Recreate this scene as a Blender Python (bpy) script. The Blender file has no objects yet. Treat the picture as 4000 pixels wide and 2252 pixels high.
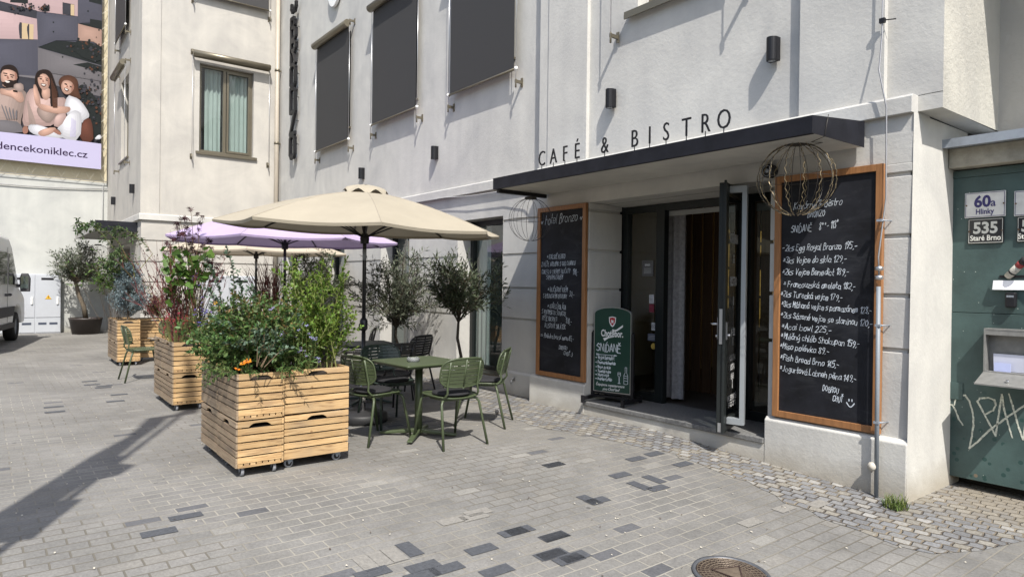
import bpy, bmesh, math, random, unicodedata
import numpy as np
from mathutils import Vector, Matrix
R_ = random.Random(7)
NR = np.random.default_rng(7)
SC = bpy.context.scene
COL = SC.collection
rad = math.radians
# ---------------------------------------------------------------- camera solved from the photograph's vanishing points
FPX = 2630.185
CR = Vector((0.61066953, 0.79178278, 0.01275726))
CU = Vector((-0.01249032, -0.0064772, 0.99990101))
CB = Vector((0.79178704, -0.61076843, 0.00593419))
CAM = Vector((0, 0, 1.5))


def at(px, py, ax, v):
    """point where the sight line through a photo pixel meets the plane axis = v"""
    d = CR * ((px - 2000) / FPX) - CU * ((py - 1126) / FPX) - CB
    return CAM + d * ((v - CAM[ax]) / d[ax])


def gz(x):
    """height of the pavement: level, then falling a little towards the gate"""
    if x < -4.6: return 0.0
    if x < -2.2: return -0.12 * (x + 4.6) / 2.4
    return -0.12 - 0.012 * min(x + 2.2, 6)


cam = bpy.data.cameras.new('camera')
cam.sensor_width = 36
cam.lens = FPX / 4000 * 36
cam.clip_start = 0.05
cam.clip_end = 500
co = bpy.data.objects.new('camera', cam)
COL.objects.link(co)
m = Matrix.Identity(4)
for i in range(3):
    m[i][0] = CR[i]; m[i][1] = CU[i]; m[i][2] = CB[i]; m[i][3] = CAM[i]
co.matrix_world = m
SC.camera = co

# ---------------------------------------------------------------- light
SUN = Vector((-1, 0.46, -1.42)).normalized()      # travel direction of the sunlight
el = math.asin(-SUN.z)
w = bpy.data.worlds.new('World')
SC.world = w
w.use_nodes = True
nt = w.node_tree
sky = nt.nodes.new('ShaderNodeTexSky')
sky.sky_type = 'NISHITA'
sky.sun_disc = False
sky.sun_elevation = el
sky.sun_rotation = math.atan2(-SUN.x, -SUN.y)
sky.air_density = 1.2
sky.dust_density = 2.0
nt.links.new(sky.outputs[0], nt.nodes['Background'].inputs[0])
nt.nodes['Background'].inputs[1].default_value = 0.14
sl = bpy.data.lights.new('sun', 'SUN')
sl.energy = 4.2
sl.angle = rad(0.53)
sl.color = (1.0, 0.955, 0.89)
so = bpy.data.objects.new('sun', sl)
COL.objects.link(so)
so.rotation_euler = SUN.to_track_quat('-Z', 'Y').to_euler()
so.location = (10, -6, 14)
SC.view_settings.view_transform = 'Standard'
SC.view_settings.look = 'None'
SC.view_settings.exposure = 0.68
SC.view_settings.gamma = 1.0
SC.cycles.max_bounces = 8
SC.cycles.transparent_max_bounces = 12
SC.cycles.caustics_reflective = False
SC.cycles.caustics_refractive = False
try:
    SC.cycles.use_denoising = True
except Exception:
    pass

# ---------------------------------------------------------------- materials
MATS = {}


def M(name, base, rough=0.6, metal=0.0, var=0.08, vs=4.0, bump=0.0, bs=60.0, island=0.0, spec=0.5, emit=0.0, trans=0.0, hue=None, coat=0.0, stretch=None):
    """principled material with noise mottling, optional per-leaf variation, bump, translucency"""
    if name in MATS: return MATS[name]
    mt = bpy.data.materials.new(name)
    mt.use_nodes = True
    t = mt.node_tree; N = t.nodes; L = t.links
    p = N['Principled BSDF']
    p.inputs['Roughness'].default_value = rough
    p.inputs['Metallic'].default_value = metal
    p.inputs['Specular IOR Level'].default_value = spec
    if coat: p.inputs['Coat Weight'].default_value = coat
    tc = N.new('ShaderNodeTexCoord')
    src = tc.outputs['Object']
    if stretch:
        mp = N.new('ShaderNodeMapping'); mp.inputs['Scale'].default_value = stretch
        L.new(src, mp.inputs[0]); src = mp.outputs[0]
    n = N.new('ShaderNodeTexNoise'); n.inputs['Scale'].default_value = vs; n.inputs['Detail'].default_value = 6
    n.inputs['Roughness'].default_value = 0.65
    L.new(src, n.inputs['Vector'])
    mx = N.new('ShaderNodeMix'); mx.data_type = 'RGBA'
    b = base
    mr = N.new('ShaderNodeMapRange'); mr.inputs[1].default_value = 0.3; mr.inputs[2].default_value = 0.7
    L.new(n.outputs['Fac'], mr.inputs[0]); L.new(mr.outputs[0], mx.inputs[0])
    mx.inputs['A'].default_value = [max(0, c * (1 - var)) for c in b] + [1]
    mx.inputs['B'].default_value = [min(1, c * (1 + var)) for c in b] + [1]
    out = mx.outputs['Result']
    if island:
        g = N.new('ShaderNodeNewGeometry')
        hs = N.new('ShaderNodeHueSaturation')
        m1 = N.new('ShaderNodeMapRange'); m1.inputs[3].default_value = 1 - island; m1.inputs[4].default_value = 1 + island
        L.new(g.outputs['Random Per Island'], m1.inputs[0]); L.new(m1.outputs[0], hs.inputs['Value'])
        if hue:
            mul = N.new('ShaderNodeMath'); mul.operation = 'MULTIPLY'; mul.inputs[1].default_value = 7.31
            fr = N.new('ShaderNodeMath'); fr.operation = 'FRACT'
            L.new(g.outputs['Random Per Island'], mul.inputs[0]); L.new(mul.outputs[0], fr.inputs[0])
            m2 = N.new('ShaderNodeMapRange'); m2.inputs[3].default_value = 0.5 - hue; m2.inputs[4].default_value = 0.5 + hue
            L.new(fr.outputs[0], m2.inputs[0]); L.new(m2.outputs[0], hs.inputs['Hue'])
        L.new(out, hs.inputs['Color']); out = hs.outputs['Color']
    L.new(out, p.inputs['Base Color'])
    if emit:
        L.new(out, p.inputs['Emission Color']); p.inputs['Emission Strength'].default_value = emit
    if bump:
        n2 = N.new('ShaderNodeTexNoise'); n2.inputs['Scale'].default_value = bs; n2.inputs['Detail'].default_value = 5
        L.new(src, n2.inputs['Vector'])
        bp = N.new('ShaderNodeBump'); bp.inputs['Strength'].default_value = bump; bp.inputs['Distance'].default_value = 0.01
        L.new(n2.outputs['Fac'], bp.inputs['Height']); L.new(bp.outputs[0], p.inputs['Normal'])
    if trans:
        tr = N.new('ShaderNodeBsdfTranslucent'); L.new(out, tr.inputs[0])
        ms = N.new('ShaderNodeMixShader'); ms.inputs[0].default_value = trans
        L.new(p.outputs[0], ms.inputs[1]); L.new(tr.outputs[0], ms.inputs[2])
        L.new(ms.outputs[0], N['Material Output'].inputs[0])
    MATS[name] = mt
    return mt


def glass_mat(name, tint=(1, 1, 1), ior=1.5, refl=2.3):
    if name in MATS: return MATS[name]
    mt = bpy.data.materials.new(name); mt.use_nodes = True
    t = mt.node_tree; N = t.nodes; L = t.links
    N.remove(N['Principled BSDF'])
    tr = N.new('ShaderNodeBsdfTransparent'); tr.inputs[0].default_value = (*tint, 1)
    gl = N.new('ShaderNodeBsdfGlossy'); gl.inputs['Roughness'].default_value = 0.01
    fr = N.new('ShaderNodeFresnel')
    gm_ = N.new('ShaderNodeNewGeometry'); mi = N.new('ShaderNodeMapRange')      # same reflection from either side of the sheet
    mi.inputs[3].default_value = ior; mi.inputs[4].default_value = 1 / ior
    L.new(gm_.outputs['Backfacing'], mi.inputs[0]); L.new(mi.outputs[0], fr.inputs[0])
    ms = N.new('ShaderNodeMixShader')
    bo = N.new('ShaderNodeMath'); bo.operation = 'MULTIPLY'; bo.inputs[1].default_value = refl; bo.use_clamp = True
    L.new(fr.outputs[0], bo.inputs[0]); L.new(bo.outputs[0], ms.inputs[0]); L.new(tr.outputs[0], ms.inputs[1]); L.new(gl.outputs[0], ms.inputs[2])
    L.new(ms.outputs[0], N['Material Output'].inputs[0])
    MATS[name] = mt
    return mt


# ---------------------------------------------------------------- mesh builder
class MB:
    def __init__(s): s.v = []; s.f = []; s.mi = []; s.m = 0; s.smooth = False; s.sm = []

    def add(s, vs, fs):
        o = len(s.v)
        s.v += [tuple(a) for a in vs]
        for f in fs:
            s.f.append([i + o for i in f]); s.mi.append(s.m); s.sm.append(s.smooth)

    def box(s, x0, x1, y0, y1, z0, z1):
        if x0 > x1: x0, x1 = x1, x0
        if y0 > y1: y0, y1 = y1, y0
        if z0 > z1: z0, z1 = z1, z0
        s.add([(x0, y0, z0), (x1, y0, z0), (x1, y1, z0), (x0, y1, z0), (x0, y0, z1), (x1, y0, z1), (x1, y1, z1), (x0, y1, z1)],
              [(0, 3, 2, 1), (4, 5, 6, 7), (0, 1, 5, 4), (1, 2, 6, 5), (2, 3, 7, 6), (3, 0, 4, 7)])
        return s

    def quad(s, a, b, c, d): s.add([a, b, c, d], [(0, 1, 2, 3)]); return s

    def prism(s, poly, O, U, V, N, d0, d1):
        """polygon in (u,v) extruded from d0 to d1 along N"""
        O, U, V, N = Vector(O), Vector(U), Vector(V), Vector(N)
        n = len(poly)
        a = [O + U * p[0] + V * p[1] + N * d0 for p in poly]
        b = [O + U * p[0] + V * p[1] + N * d1 for p in poly]
        s.add(a + b, [list(range(n))[::-1], list(range(n, 2 * n))] + [(i, (i + 1) % n, n + (i + 1) % n, n + i) for i in range(n)])
        return s

    def tube(s, pts, r, sides=8, cap=True, closed=False):
        pts = [Vector(p) for p in pts]
        n = len(pts)
        if not hasattr(r, '__len__'): r = [r] * n
        vs = []; fs = []
        prev = None
        for i, p in enumerate(pts):
            if closed: d = pts[(i + 1) % n] - pts[i - 1]
            else: d = pts[min(i + 1, n - 1)] - pts[max(i - 1, 0)]
            if d.length < 1e-9: d = Vector((0, 0, 1))
            d.normalize()
            if prev is None:
                a = Vector((0, 0, 1)) if abs(d.z) < 0.9 else Vector((1, 0, 0))
                x = d.cross(a).normalized()
            else:
                x = (prev - d * prev.dot(d))
                x = x.normalized() if x.length > 1e-6 else d.orthogonal().normalized()
            prev = x
            y = d.cross(x)
            for k in range(sides):
                a = 2 * math.pi * k / sides
                vs.append(p + (x * math.cos(a) + y * math.sin(a)) * r[i])
        m = n if closed else n - 1
        for i in range(m):
            j = (i + 1) % n
            for k in range(sides):
                k2 = (k + 1) % sides
                fs.append((i * sides + k, i * sides + k2, j * sides + k2, j * sides + k))
        sm = s.smooth; s.smooth = sides > 4
        s.add(vs, fs)
        s.smooth = sm
        if cap and not closed:
            o = len(vs)
            s.add(vs[:sides], [list(range(sides))[::-1]])
            s.add(vs[-sides:], [list(range(sides))])
        return s

    def lathe(s, prof, c, seg=24, axis='z'):
        """profile of (radius, height) turned round a vertical axis through c"""
        vs = []; fs = []
        n = len(prof)
        for k in range(seg):
            a = 2 * math.pi * k / seg
            for (r, h) in prof:
                if axis == 'z': vs.append((c[0] + r * math.cos(a), c[1] + r * math.sin(a), c[2] + h))
                elif axis == 'y': vs.append((c[0] + r * math.cos(a), c[1] + h, c[2] + r * math.sin(a)))
                else: vs.append((c[0] + h, c[1] + r * math.cos(a), c[2] + r * math.sin(a)))
        for k in range(seg):
            k2 = (k + 1) % seg
            for i in range(n - 1):
                fs.append((k * n + i, k2 * n + i, k2 * n + i + 1, k * n + i + 1))
        sm = s.smooth; s.smooth = True
        s.add(vs, fs); s.smooth = sm
        return s

    def build(s, name, mats, parent=None, bevel=0.0, loc=None, rot=None, merge=True):
        me = bpy.data.meshes.new(name)
        me.from_pydata(s.v, [], s.f)
        if not isinstance(mats, (list, tuple)): mats = [mats]
        for mt in mats: me.materials.append(mt)
        me.polygons.foreach_set('material_index', s.mi)
        me.polygons.foreach_set('use_smooth', s.sm)
        bm = bmesh.new(); bm.from_mesh(me)
        if merge: bmesh.ops.remove_doubles(bm, verts=bm.verts, dist=1e-5)
        bmesh.ops.recalc_face_normals(bm, faces=bm.faces)
        bm.to_mesh(me); bm.free()
        me.update()
        o = bpy.data.objects.new(name, me)
        COL.objects.link(o)
        if parent: o.parent = parent
        if loc: o.location = loc
        if rot: o.rotation_euler = rot
        if bevel:
            bv = o.modifiers.new('bevel', 'BEVEL'); bv.width = bevel; bv.segments = 2; bv.limit_method = 'ANGLE'; bv.angle_limit = rad(40)
        return o


def B(*a): return MB().box(*a)


def tag(o, label=None, cat=None, group=None, kind=None):
    if label: o['label'] = label
    if cat: o['category'] = cat
    if group: o['group'] = group
    if kind: o['kind'] = kind
    return o


def thing(name, label, cat, loc=(0, 0, 0), rz=0.0, group=None):
    o = bpy.data.objects.new(name, None)
    o.empty_display_size = 0.1
    COL.objects.link(o)
    o.location = loc; o.rotation_euler = (0, 0, rz)
    return tag(o, label, cat, group)


def dup(o, loc=None, rz=None, label=None, parent=None):
    """a copy of a thing with copies of its parts and sub-parts; meshes shared"""
    c = o.copy(); COL.objects.link(c)
    c.parent = parent
    if loc is not None: c.location = loc
    if rz is not None: c.rotation_euler = (0, 0, rz)
    if label: c['label'] = label
    for ch in list(o.children): dup(ch, parent=c)
    return c


# ---------------------------------------------------------------- handwriting: single strokes on a small grid
GL = {
 'a': '45 36 16 04 03 12 32 43|46 43 52', 'b': '09 02|05 26 46 54 43 32 12 03', 'c': '45 36 16 04 12 32 43', 'd': '45 26 15 03 12 32 44|49 42',
 'e': '04 44 45 36 16 05 03 12 32 43', 'f': '39 29 18 12|06 36', 'g': '45 36 16 04 13 33 45|46 41 30 10 01', 'h': '09 02|05 16 36 45 42',
 'i': '06 03 12|08 18', 'j': '26 21 10 00|28 38', 'k': '09 02|46 04 42', 'l': '09 03 12', 'm': '06 02|05 16 25 22|25 36 45 42', 'n': '06 02|05 16 36 45 42',
 'o': '16 05 03 12 32 43 45 36 16', 'p': '06 00|05 16 36 45 43 32 12 03', 'r': '06 02|04 16 36', 's': '46 16 05 14 34 43 32 02', 't': '19 13 22 32|06 36',
 'u': '06 03 12 32 43|46 42', 'v': '06 22 46', 'w': '06 12 24 32 46', 'x': '06 42|46 02', 'y': '06 03 13 34|46 41 30 10', 'z': '06 46 02 42',
 'A': '02 29 42|14 34', 'B': '02 09 29 38 37 26 06|26 45 43 32 02', 'C': '48 29 08 03 22 43', 'D': '02 09 29 47 44 22 02', 'E': '49 09 02 42|06 36',
 'F': '49 09 02|06 36', 'G': '48 29 07 04 22 43 45 25', 'H': '09 02|49 42|06 46', 'I': '09 02', 'J': '39 33 22 02', 'K': '09 02|49 06 42', 'L': '09 02 42',
 'M': '02 09 25 49 42', 'N': '02 09 42 49', 'O': '29 07 04 22 44 47 29', 'P': '02 09 39 48 47 36 06', 'R': '02 09 39 48 47 36 06|26 42',
 'S': '48 29 18 07 45 43 22 03', 'T': '09 49|29 22', 'U': '09 04 22 44 49', 'V': '09 22 49', 'W': '09 12 26 32 49', 'Y': '09 26 49|26 22', 'Z': '09 49 02 42',
 '0': '29 07 04 22 44 47 29', '1': '07 29 22', '2': '08 29 48 46 02 42', '3': '08 29 48 26 44 32 03', '4': '39 04 44|39 32', '5': '49 09 06 36 44 32 02',
 '6': '39 05 03 22 43 45 26 05', '7': '09 49 12', '8': '26 08 29 48 26 03 22 43 26', '9': '45 26 07 29 48 45 22', '-': '05 35', ',': '12 01', '.': '02 12',
 '*': '14 37|34 17|05 45', '&': '42 08 29 38 04 12 22 45', ':': '05 15|02 12', '=': '04 44|06 46', '>': '07 45 03', ')': '09 25 01', '\u00b0': '19 08 17 28 19', '~': '04 15 23 34 45',
}
ADV = {'i': 2.4, 'I': 1.6, 'l': 2.4, 'j': 3.6, '.': 2.2, ',': 2.4, ' ': 3.2, '1': 3.4, 'm': 6, 'b': 6, 't': 4.2, 'f': 4.0, 'r': 4.4, ':': 2.4}


def strokes(txt, slant=0.0, jit=0.0, rng=None, adv=None):
    """polylines in cap-height units (cap height 1) and the total width"""
    out = []; x = 0.0
    for ch in txt:
        d = unicodedata.normalize('NFD', ch)
        b = d[0]
        dy = rng.uniform(-jit, jit) if rng else 0
        if rng and jit: x += rng.uniform(-.35, .5)
        dx = rng.uniform(-jit, jit) if rng else 0
        up = b.isupper() or b.isdigit()
        for st in (GL.get(b, '').split('|') if b in GL else []):
            pl = [((int(c[0])), int(c[1]) - 2) for c in st.split()]
            out.append([((x + px + dx + slant * py) / 7, (py + dy) / 7) for px, py in pl])
        for k in d[1:]:
            ty = 8.0 if up else 5.4
            if k == '\u0301': pl = [(1.6, ty), (3, ty + 1.6)]
            elif k == '\u030c': pl = [(0.8, ty + 1.5), (2, ty), (3.2, ty + 1.5)]
            else: pl = [(1.4, ty + .6), (2, ty + 1.2), (2.6, ty + .6), (2, ty), (1.4, ty + .6)]
            out.append([((x + px + dx + slant * py) / 7, (py + dy) / 7) for px, py in pl])
        x += adv if adv else ADV.get(b, 5.6)
    return out, x / 7


_K = [0]


def lift(k=9, st=0.00013):
    _K[0] += 1
    return (_K[0] % k) * st


def ribbon(mb, pl, fr, wd):
    """flat chalk line along polyline pl (list of (u,v)) in frame fr = (O,U,V,N,d)"""
    O, U, V, N, d = fr
    for a, b in zip(pl[:-1], pl[1:]):
        dx, dy = b[0] - a[0], b[1] - a[1]
        l = math.hypot(dx, dy)
        if l < 1e-6: continue
        tx, ty = dx / l * wd * .5, dy / l * wd * .5
        e = lift()
        nx, ny = -ty, tx
        q = [(a[0] - tx + nx, a[1] - ty + ny), (a[0] - tx - nx, a[1] - ty - ny), (b[0] + tx - nx, b[1] + ty - ny), (b[0] + tx + nx, b[1] + ty + ny)]
        mb.add([O + U * p[0] + V * p[1] + N * (d + e) for p in q], [(0, 1, 2, 3)])


def bar3d(mb, pl, fr, wd, d0, d1):
    """solid letter stroke"""
    O, U, V, N, d = fr
    for a, b in zip(pl[:-1], pl[1:]):
        dx, dy = b[0] - a[0], b[1] - a[1]
        l = math.hypot(dx, dy)
        if l < 1e-6: continue
        tx, ty = dx / l * wd * .42, dy / l * wd * .42
        nx, ny = -dy / l * wd * .5, dx / l * wd * .5
        mb.prism([(a[0] - tx + nx, a[1] - ty + ny), (a[0] - tx - nx, a[1] - ty - ny), (b[0] + tx - nx, b[1] + ty - ny), (b[0] + tx + nx, b[1] + ty + ny)], O, U, V, N, d0, d1 + lift(5, .0006))


def frame(O, U, N):
    O, U, N = Vector(O), Vector(U).normalized(), Vector(N).normalized()
    return (O, U, Vector((0, 0, 1)), N, 0.0)


def write(mb, txt, fr, a, b, wd, size=None, slant=0.12, d=0.0015, jit=.3):
    """handwritten line from (u,v) a to b in frame fr; cap height follows from the length unless given"""
    st, W = strokes(txt, slant, jit, R_)
    L = math.hypot(b[0] - a[0], b[1] - a[1])
    sx = L / W
    sy = size or sx
    c, s_ = (b[0] - a[0]) / L, (b[1] - a[1]) / L
    f2 = (fr[0], fr[1], fr[2], fr[3], d)
    for pl in st:
        w2 = wd * (R_.uniform(.65, 1.2) if jit else 1)
        ribbon(mb, [(a[0] + p[0] * sx * c, a[1] + p[0] * sx * s_ + p[1] * sy + (.004 * math.sin(p[0] * 2.3) if jit else 0)) for p in pl], f2, w2)


def type_text(name, body, size, mt, fr, pos, parent, bold=0.0, depth=0.0, d=0.002, align='LEFT', sx=1.0, shear=0.0):
    """printed lettering: the built-in typeface turned into a mesh on the plane of frame fr"""
    cu = bpy.data.curves.new(name, 'FONT')
    cu.body = body; cu.size = size; cu.align_x = align; cu.offset = bold * size; cu.extrude = depth; cu.shear = shear
    cu.resolution_u = 3
    ob = bpy.data.objects.new(name, cu); COL.objects.link(ob)
    dg = bpy.context.evaluated_depsgraph_get()
    me = bpy.data.meshes.new_from_object(ob.evaluated_get(dg))
    bpy.data.objects.remove(ob); bpy.data.curves.remove(cu)
    O, U, V, N, _ = fr
    for v in me.vertices:
        p = v.co
        v.co = O + U * (pos[0] + p.x * sx) + V * (pos[1] + p.y) + N * (d + p.z + depth)
    me.materials.clear(); me.materials.append(mt)
    o = bpy.data.objects.new(name, me); COL.objects.link(o)
    if parent: o.parent = parent
    return o
# ---------------------------------------------------------------- shared materials
def stucco(name, base, warm=0.0, bump=.35):
    """trowelled render: broad cloudy mottling, faint vertical wash marks, fine grain"""
    mt = bpy.data.materials.new(name); mt.use_nodes = True
    t = mt.node_tree; N = t.nodes; L = t.links; p = N['Principled BSDF']
    p.inputs['Roughness'].default_value = .88; p.inputs['Specular IOR Level'].default_value = .25
    tc = N.new('ShaderNodeTexCoord')
    n1 = N.new('ShaderNodeTexNoise'); n1.inputs['Scale'].default_value = 1.3; n1.inputs['Detail'].default_value = 8; n1.inputs['Roughness'].default_value = .62; n1.inputs['Distortion'].default_value = .6
    mp = N.new('ShaderNodeMapping'); mp.inputs['Scale'].default_value = (3.5, 3.5, .35)
    n2 = N.new('ShaderNodeTexNoise'); n2.inputs['Scale'].default_value = 1.5; n2.inputs['Detail'].default_value = 5
    L.new(tc.outputs['Object'], n1.inputs['Vector']); L.new(tc.outputs['Object'], mp.inputs[0]); L.new(mp.outputs[0], n2.inputs['Vector'])
    ad = N.new('ShaderNodeMath'); ad.operation = 'ADD'
    m2 = N.new('ShaderNodeMath'); m2.operation = 'MULTIPLY'; m2.inputs[1].default_value = .34
    L.new(n2.outputs['Fac'], m2.inputs[0]); L.new(n1.outputs['Fac'], ad.inputs[0]); L.new(m2.outputs[0], ad.inputs[1])
    mr = N.new('ShaderNodeMapRange'); mr.inputs[1].default_value = .44; mr.inputs[2].default_value = .90
    L.new(ad.outputs[0], mr.inputs[0])
    mx = N.new('ShaderNodeMix'); mx.data_type = 'RGBA'
    mx.inputs['A'].default_value = (base[0] * .82, base[1] * .825, base[2] * .835, 1)
    mx.inputs['B'].default_value = (min(1, base[0] * 1.1), min(1, base[1] * 1.1), min(1, base[2] * 1.08), 1)
    L.new(mr.outputs[0], mx.inputs[0])
    # splash dirt close to the pavement
    sx = N.new('ShaderNodeSeparateXYZ'); L.new(tc.outputs['Object'], sx.inputs[0])
    dz = N.new('ShaderNodeMath'); dz.operation = 'MULTIPLY_ADD'; dz.inputs[1].default_value = .35; dz.inputs[2].default_value = -.17
    L.new(n1.outputs['Fac'], dz.inputs[0])
    zz = N.new('ShaderNodeMath'); zz.operation = 'ADD'; L.new(sx.outputs['Z'], zz.inputs[0]); L.new(dz.outputs[0], zz.inputs[1])
    dm = N.new('ShaderNodeMapRange'); dm.inputs[1].default_value = -.1; dm.inputs[2].default_value = .16; dm.inputs[3].default_value = .75; dm.inputs[4].default_value = 0
    L.new(zz.outputs[0], dm.inputs[0])
    m3 = N.new('ShaderNodeMix'); m3.data_type = 'RGBA'; m3.inputs['B'].default_value = (base[0] * .62, base[1] * .56, base[2] * .46, 1)
    L.new(dm.outputs[0], m3.inputs[0]); L.new(mx.outputs['Result'], m3.inputs['A'])
    L.new(m3.outputs['Result'], p.inputs['Base Color'])
    n3 = N.new('ShaderNodeTexNoise'); n3.inputs['Scale'].default_value = 22; n3.inputs['Detail'].default_value = 8; n3.inputs['Roughness'].default_value = .7
    L.new(tc.outputs['Object'], n3.inputs['Vector'])
    bp = N.new('ShaderNodeBump'); bp.inputs['Strength'].default_value = bump; bp.inputs['Distance'].default_value = .012
    L.new(n3.outputs['Fac'], bp.inputs['Height']); L.new(bp.outputs[0], p.inputs['Normal'])
    MATS[name] = mt
    return mt


STUC = stucco('stucco', (.50, .49, .465))
STUC2 = stucco('stucco_white', (.52, .51, .48))
ROUGH = stucco('stucco_rough', (.46, .445, .40), bump=1.0)
BLACK = M('black_metal', (.012, .012, .014), .45, var=.2, spec=.3)
NAVY = M('dark_sheet', (.012, .0125, .017), .55, var=.35, vs=6, spec=.22)
ANTH = M('anthracite_frame', (.013, .016, .016), .42, spec=.35)
BRZ = M('bronze_aluminium', (.17, .15, .11), .38, .55, var=.06)
STEEL = M('brushed_steel', (.55, .56, .57), .32, .9, var=.05)
ALU = M('alu_satin', (.30, .325, .34), .45, .35, var=.04)
GALV = M('galvanised', (.27, .30, .34), .5, .25, var=.15, vs=9)
WHITE = M('white_paint', (.78, .78, .76), .5, var=.03)
CHALK = M('chalk', (.56, .61, .66), .9, var=.25, vs=30)
CURT = M('curtain_white', (.50, .56, .54), .85, var=.05, trans=.3)
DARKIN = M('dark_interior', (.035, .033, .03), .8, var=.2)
GLASS = glass_mat('window_glass', (.86, .92, .90), 1.52)
GLASSD = glass_mat('tinted_glass', (.62, .68, .66), 1.55, 3.6)
SCREEN = M('blind_fabric', (.034, .033, .033), .75, var=.05, vs=120, bump=.12, bs=400)
X, Y, Zv = Vector((1, 0, 0)), Vector((0, 1, 0)), Vector((0, 0, 1))
yM, yB, yP, yPier, yPl, xW, yC = 5.66, 5.58, 5.545, 5.52, 5.47, -16.97, 2.615
GR = [2.385, 1.91, 1.45, 1.03]       # rustication joints of the ground floor
TOP = 9.6

hotel = thing('hotel_building', 'pale grey rendered hotel with a jutting left wing, banded ground floor and cafe entrance', 'building')


def wall(mb, P, u0, u1, z0, z1, holes=(), grooves=(), gd=.022, gh=.017):
    us = sorted({u0, u1} | {h[0] for h in holes} | {h[1] for h in holes})
    gs = [g for g in grooves if z0 < g < z1]
    zs = sorted({z0, z1} | {h[2] for h in holes} | {h[3] for h in holes} | {g - gh for g in gs} | {g + gh for g in gs})
    us = [u for u in us if u0 <= u <= u1]; zs = [z for z in zs if z0 <= z <= z1]
    dep = {}
    for j in range(len(zs) - 1):
        zc = (zs[j] + zs[j + 1]) / 2
        d = gd if any(abs(zc - g) < gh for g in gs) else 0
        for i in range(len(us) - 1):
            uc = (us[i] + us[i + 1]) / 2
            dep[i, j] = None if any(h[0] < uc < h[1] and h[2] < zc < h[3] for h in holes) else d
    for (i, j), d in dep.items():
        if d is None: continue
        a, b, c, e = us[i], us[i + 1], zs[j], zs[j + 1]
        mb.quad(P(a, d, c), P(b, d, c), P(b, d, e), P(a, d, e))
        d2 = dep.get((i, j + 1))
        if d2 is not None and d2 != d:
            mb.quad(P(a, d, e), P(b, d, e), P(b, d2, e), P(a, d2, e))
    for (a, b, c, e, dp) in holes:
        mb.quad(P(a, 0, c), P(a, dp, c), P(a, dp, e), P(a, 0, e)); mb.quad(P(b, 0, c), P(b, dp, c), P(b, dp, e), P(b, 0, e))
        mb.quad(P(a, 0, e), P(b, 0, e), P(b, dp, e), P(a, dp, e)); mb.quad(P(a, 0, c), P(b, 0, c), P(b, dp, c), P(a, dp, c))


def PY(y): return lambda u, d, z: (u, y + d, z)        # wall facing the street (-y)
def PX(x): return lambda u, d, z: (x - d, u, z)        # wall facing +x


def pbox(mb, P, u0, u1, d0, d1, z0, z1):
    a, b = P(u0, d0, z0), P(u1, d1, z1)
    mb.box(a[0], b[0], a[1], b[1], a[2], b[2])


def window(P, u0, u1, z0, z1, d, parent, fm, fw=.07, mull=(), curtain=None, glass=None, back=.55, backm=None, sash=None):
    f = MB()
    pbox(f, P, u0, u0 + fw, d - .02, d + .05, z0, z1); pbox(f, P, u1 - fw, u1, d - .02, d + .05, z0, z1)
    pbox(f, P, u0 + fw, u1 - fw, d - .02, d + .05, z1 - fw, z1); pbox(f, P, u0 + fw, u1 - fw, d - .02, d + .05, z0, z0 + fw)
    for q in mull: pbox(f, P, q - fw * .55, q + fw * .55, d - .025, d + .05, z0 + fw, z1 - fw)
    if sash:
        a, b = sash
        s = fw * .75
        pbox(f, P, a, a + s, d - .035, d + .02, z0 + fw, z1 - fw); pbox(f, P, b - s, b, d - .035, d + .02, z0 + fw, z1 - fw)
        pbox(f, P, a + s, b - s, d - .035, d + .02, z1 - fw - s, z1 - fw); pbox(f, P, a + s, b - s, d - .035, d + .02, z0 + fw, z0 + fw + s)
    w_ = f.build('window', fm, parent)
    g = MB(); g.quad(P(u0 + fw, d + .02, z0 + fw), P(u1 - fw, d + .02, z0 + fw), P(u1 - fw, d + .02, z1 - fw), P(u0 + fw, d + .02, z1 - fw))
    g.build('pane', glass or GLASS, w_)
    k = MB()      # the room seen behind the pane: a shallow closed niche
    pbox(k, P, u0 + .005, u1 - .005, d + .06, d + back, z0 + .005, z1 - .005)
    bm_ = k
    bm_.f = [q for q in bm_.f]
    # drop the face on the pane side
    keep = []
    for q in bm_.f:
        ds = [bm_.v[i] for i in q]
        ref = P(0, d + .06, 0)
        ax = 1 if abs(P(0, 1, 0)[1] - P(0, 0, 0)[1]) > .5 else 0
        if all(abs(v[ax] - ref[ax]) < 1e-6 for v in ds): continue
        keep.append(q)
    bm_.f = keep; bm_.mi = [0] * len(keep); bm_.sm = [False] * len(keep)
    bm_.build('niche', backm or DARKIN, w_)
    if curtain:
        for (a, b) in curtain:
            c = MB(); n = int((b - a) / .012)
            for i in range(n):
                ua, ub = a + (b - a) * i / n, a + (b - a) * (i + 1) / n
                f_ = lambda u: d + .12 + .022 * math.sin(u * 62) + .012 * math.sin(u * 151 + 1)
                c.smooth = True
                c.quad(P(ua, f_(ua), z0 + .03), P(ub, f_(ub), z0 + .03), P(ub, f_(ub), z1 - .02), P(ua, f_(ua), z1 - .02))
            c.build('curtain', CURT, w_)
    return w_


# ---- street wall of the main range, left of the entrance bay
xl1 = -6.66
gw = [(-8.72, -7.56), (-11.31, -10.24), (-14.0, -12.93), (-16.6, -15.6)]
uw = [(-8.65, -7.37), (-11.35, -10.04), (-14.1, -12.73)]
mb = MB()
wall(mb, PY(yM), xW, -6.3, -.1, 2.84, [(a, b, .2, 2.46, .27) for a, b in gw], GR)
wall(mb, PY(yM), xW, xl1, 2.98, TOP, [(a, b, 4.62, 6.55, .22) for a, b in uw])
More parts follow.
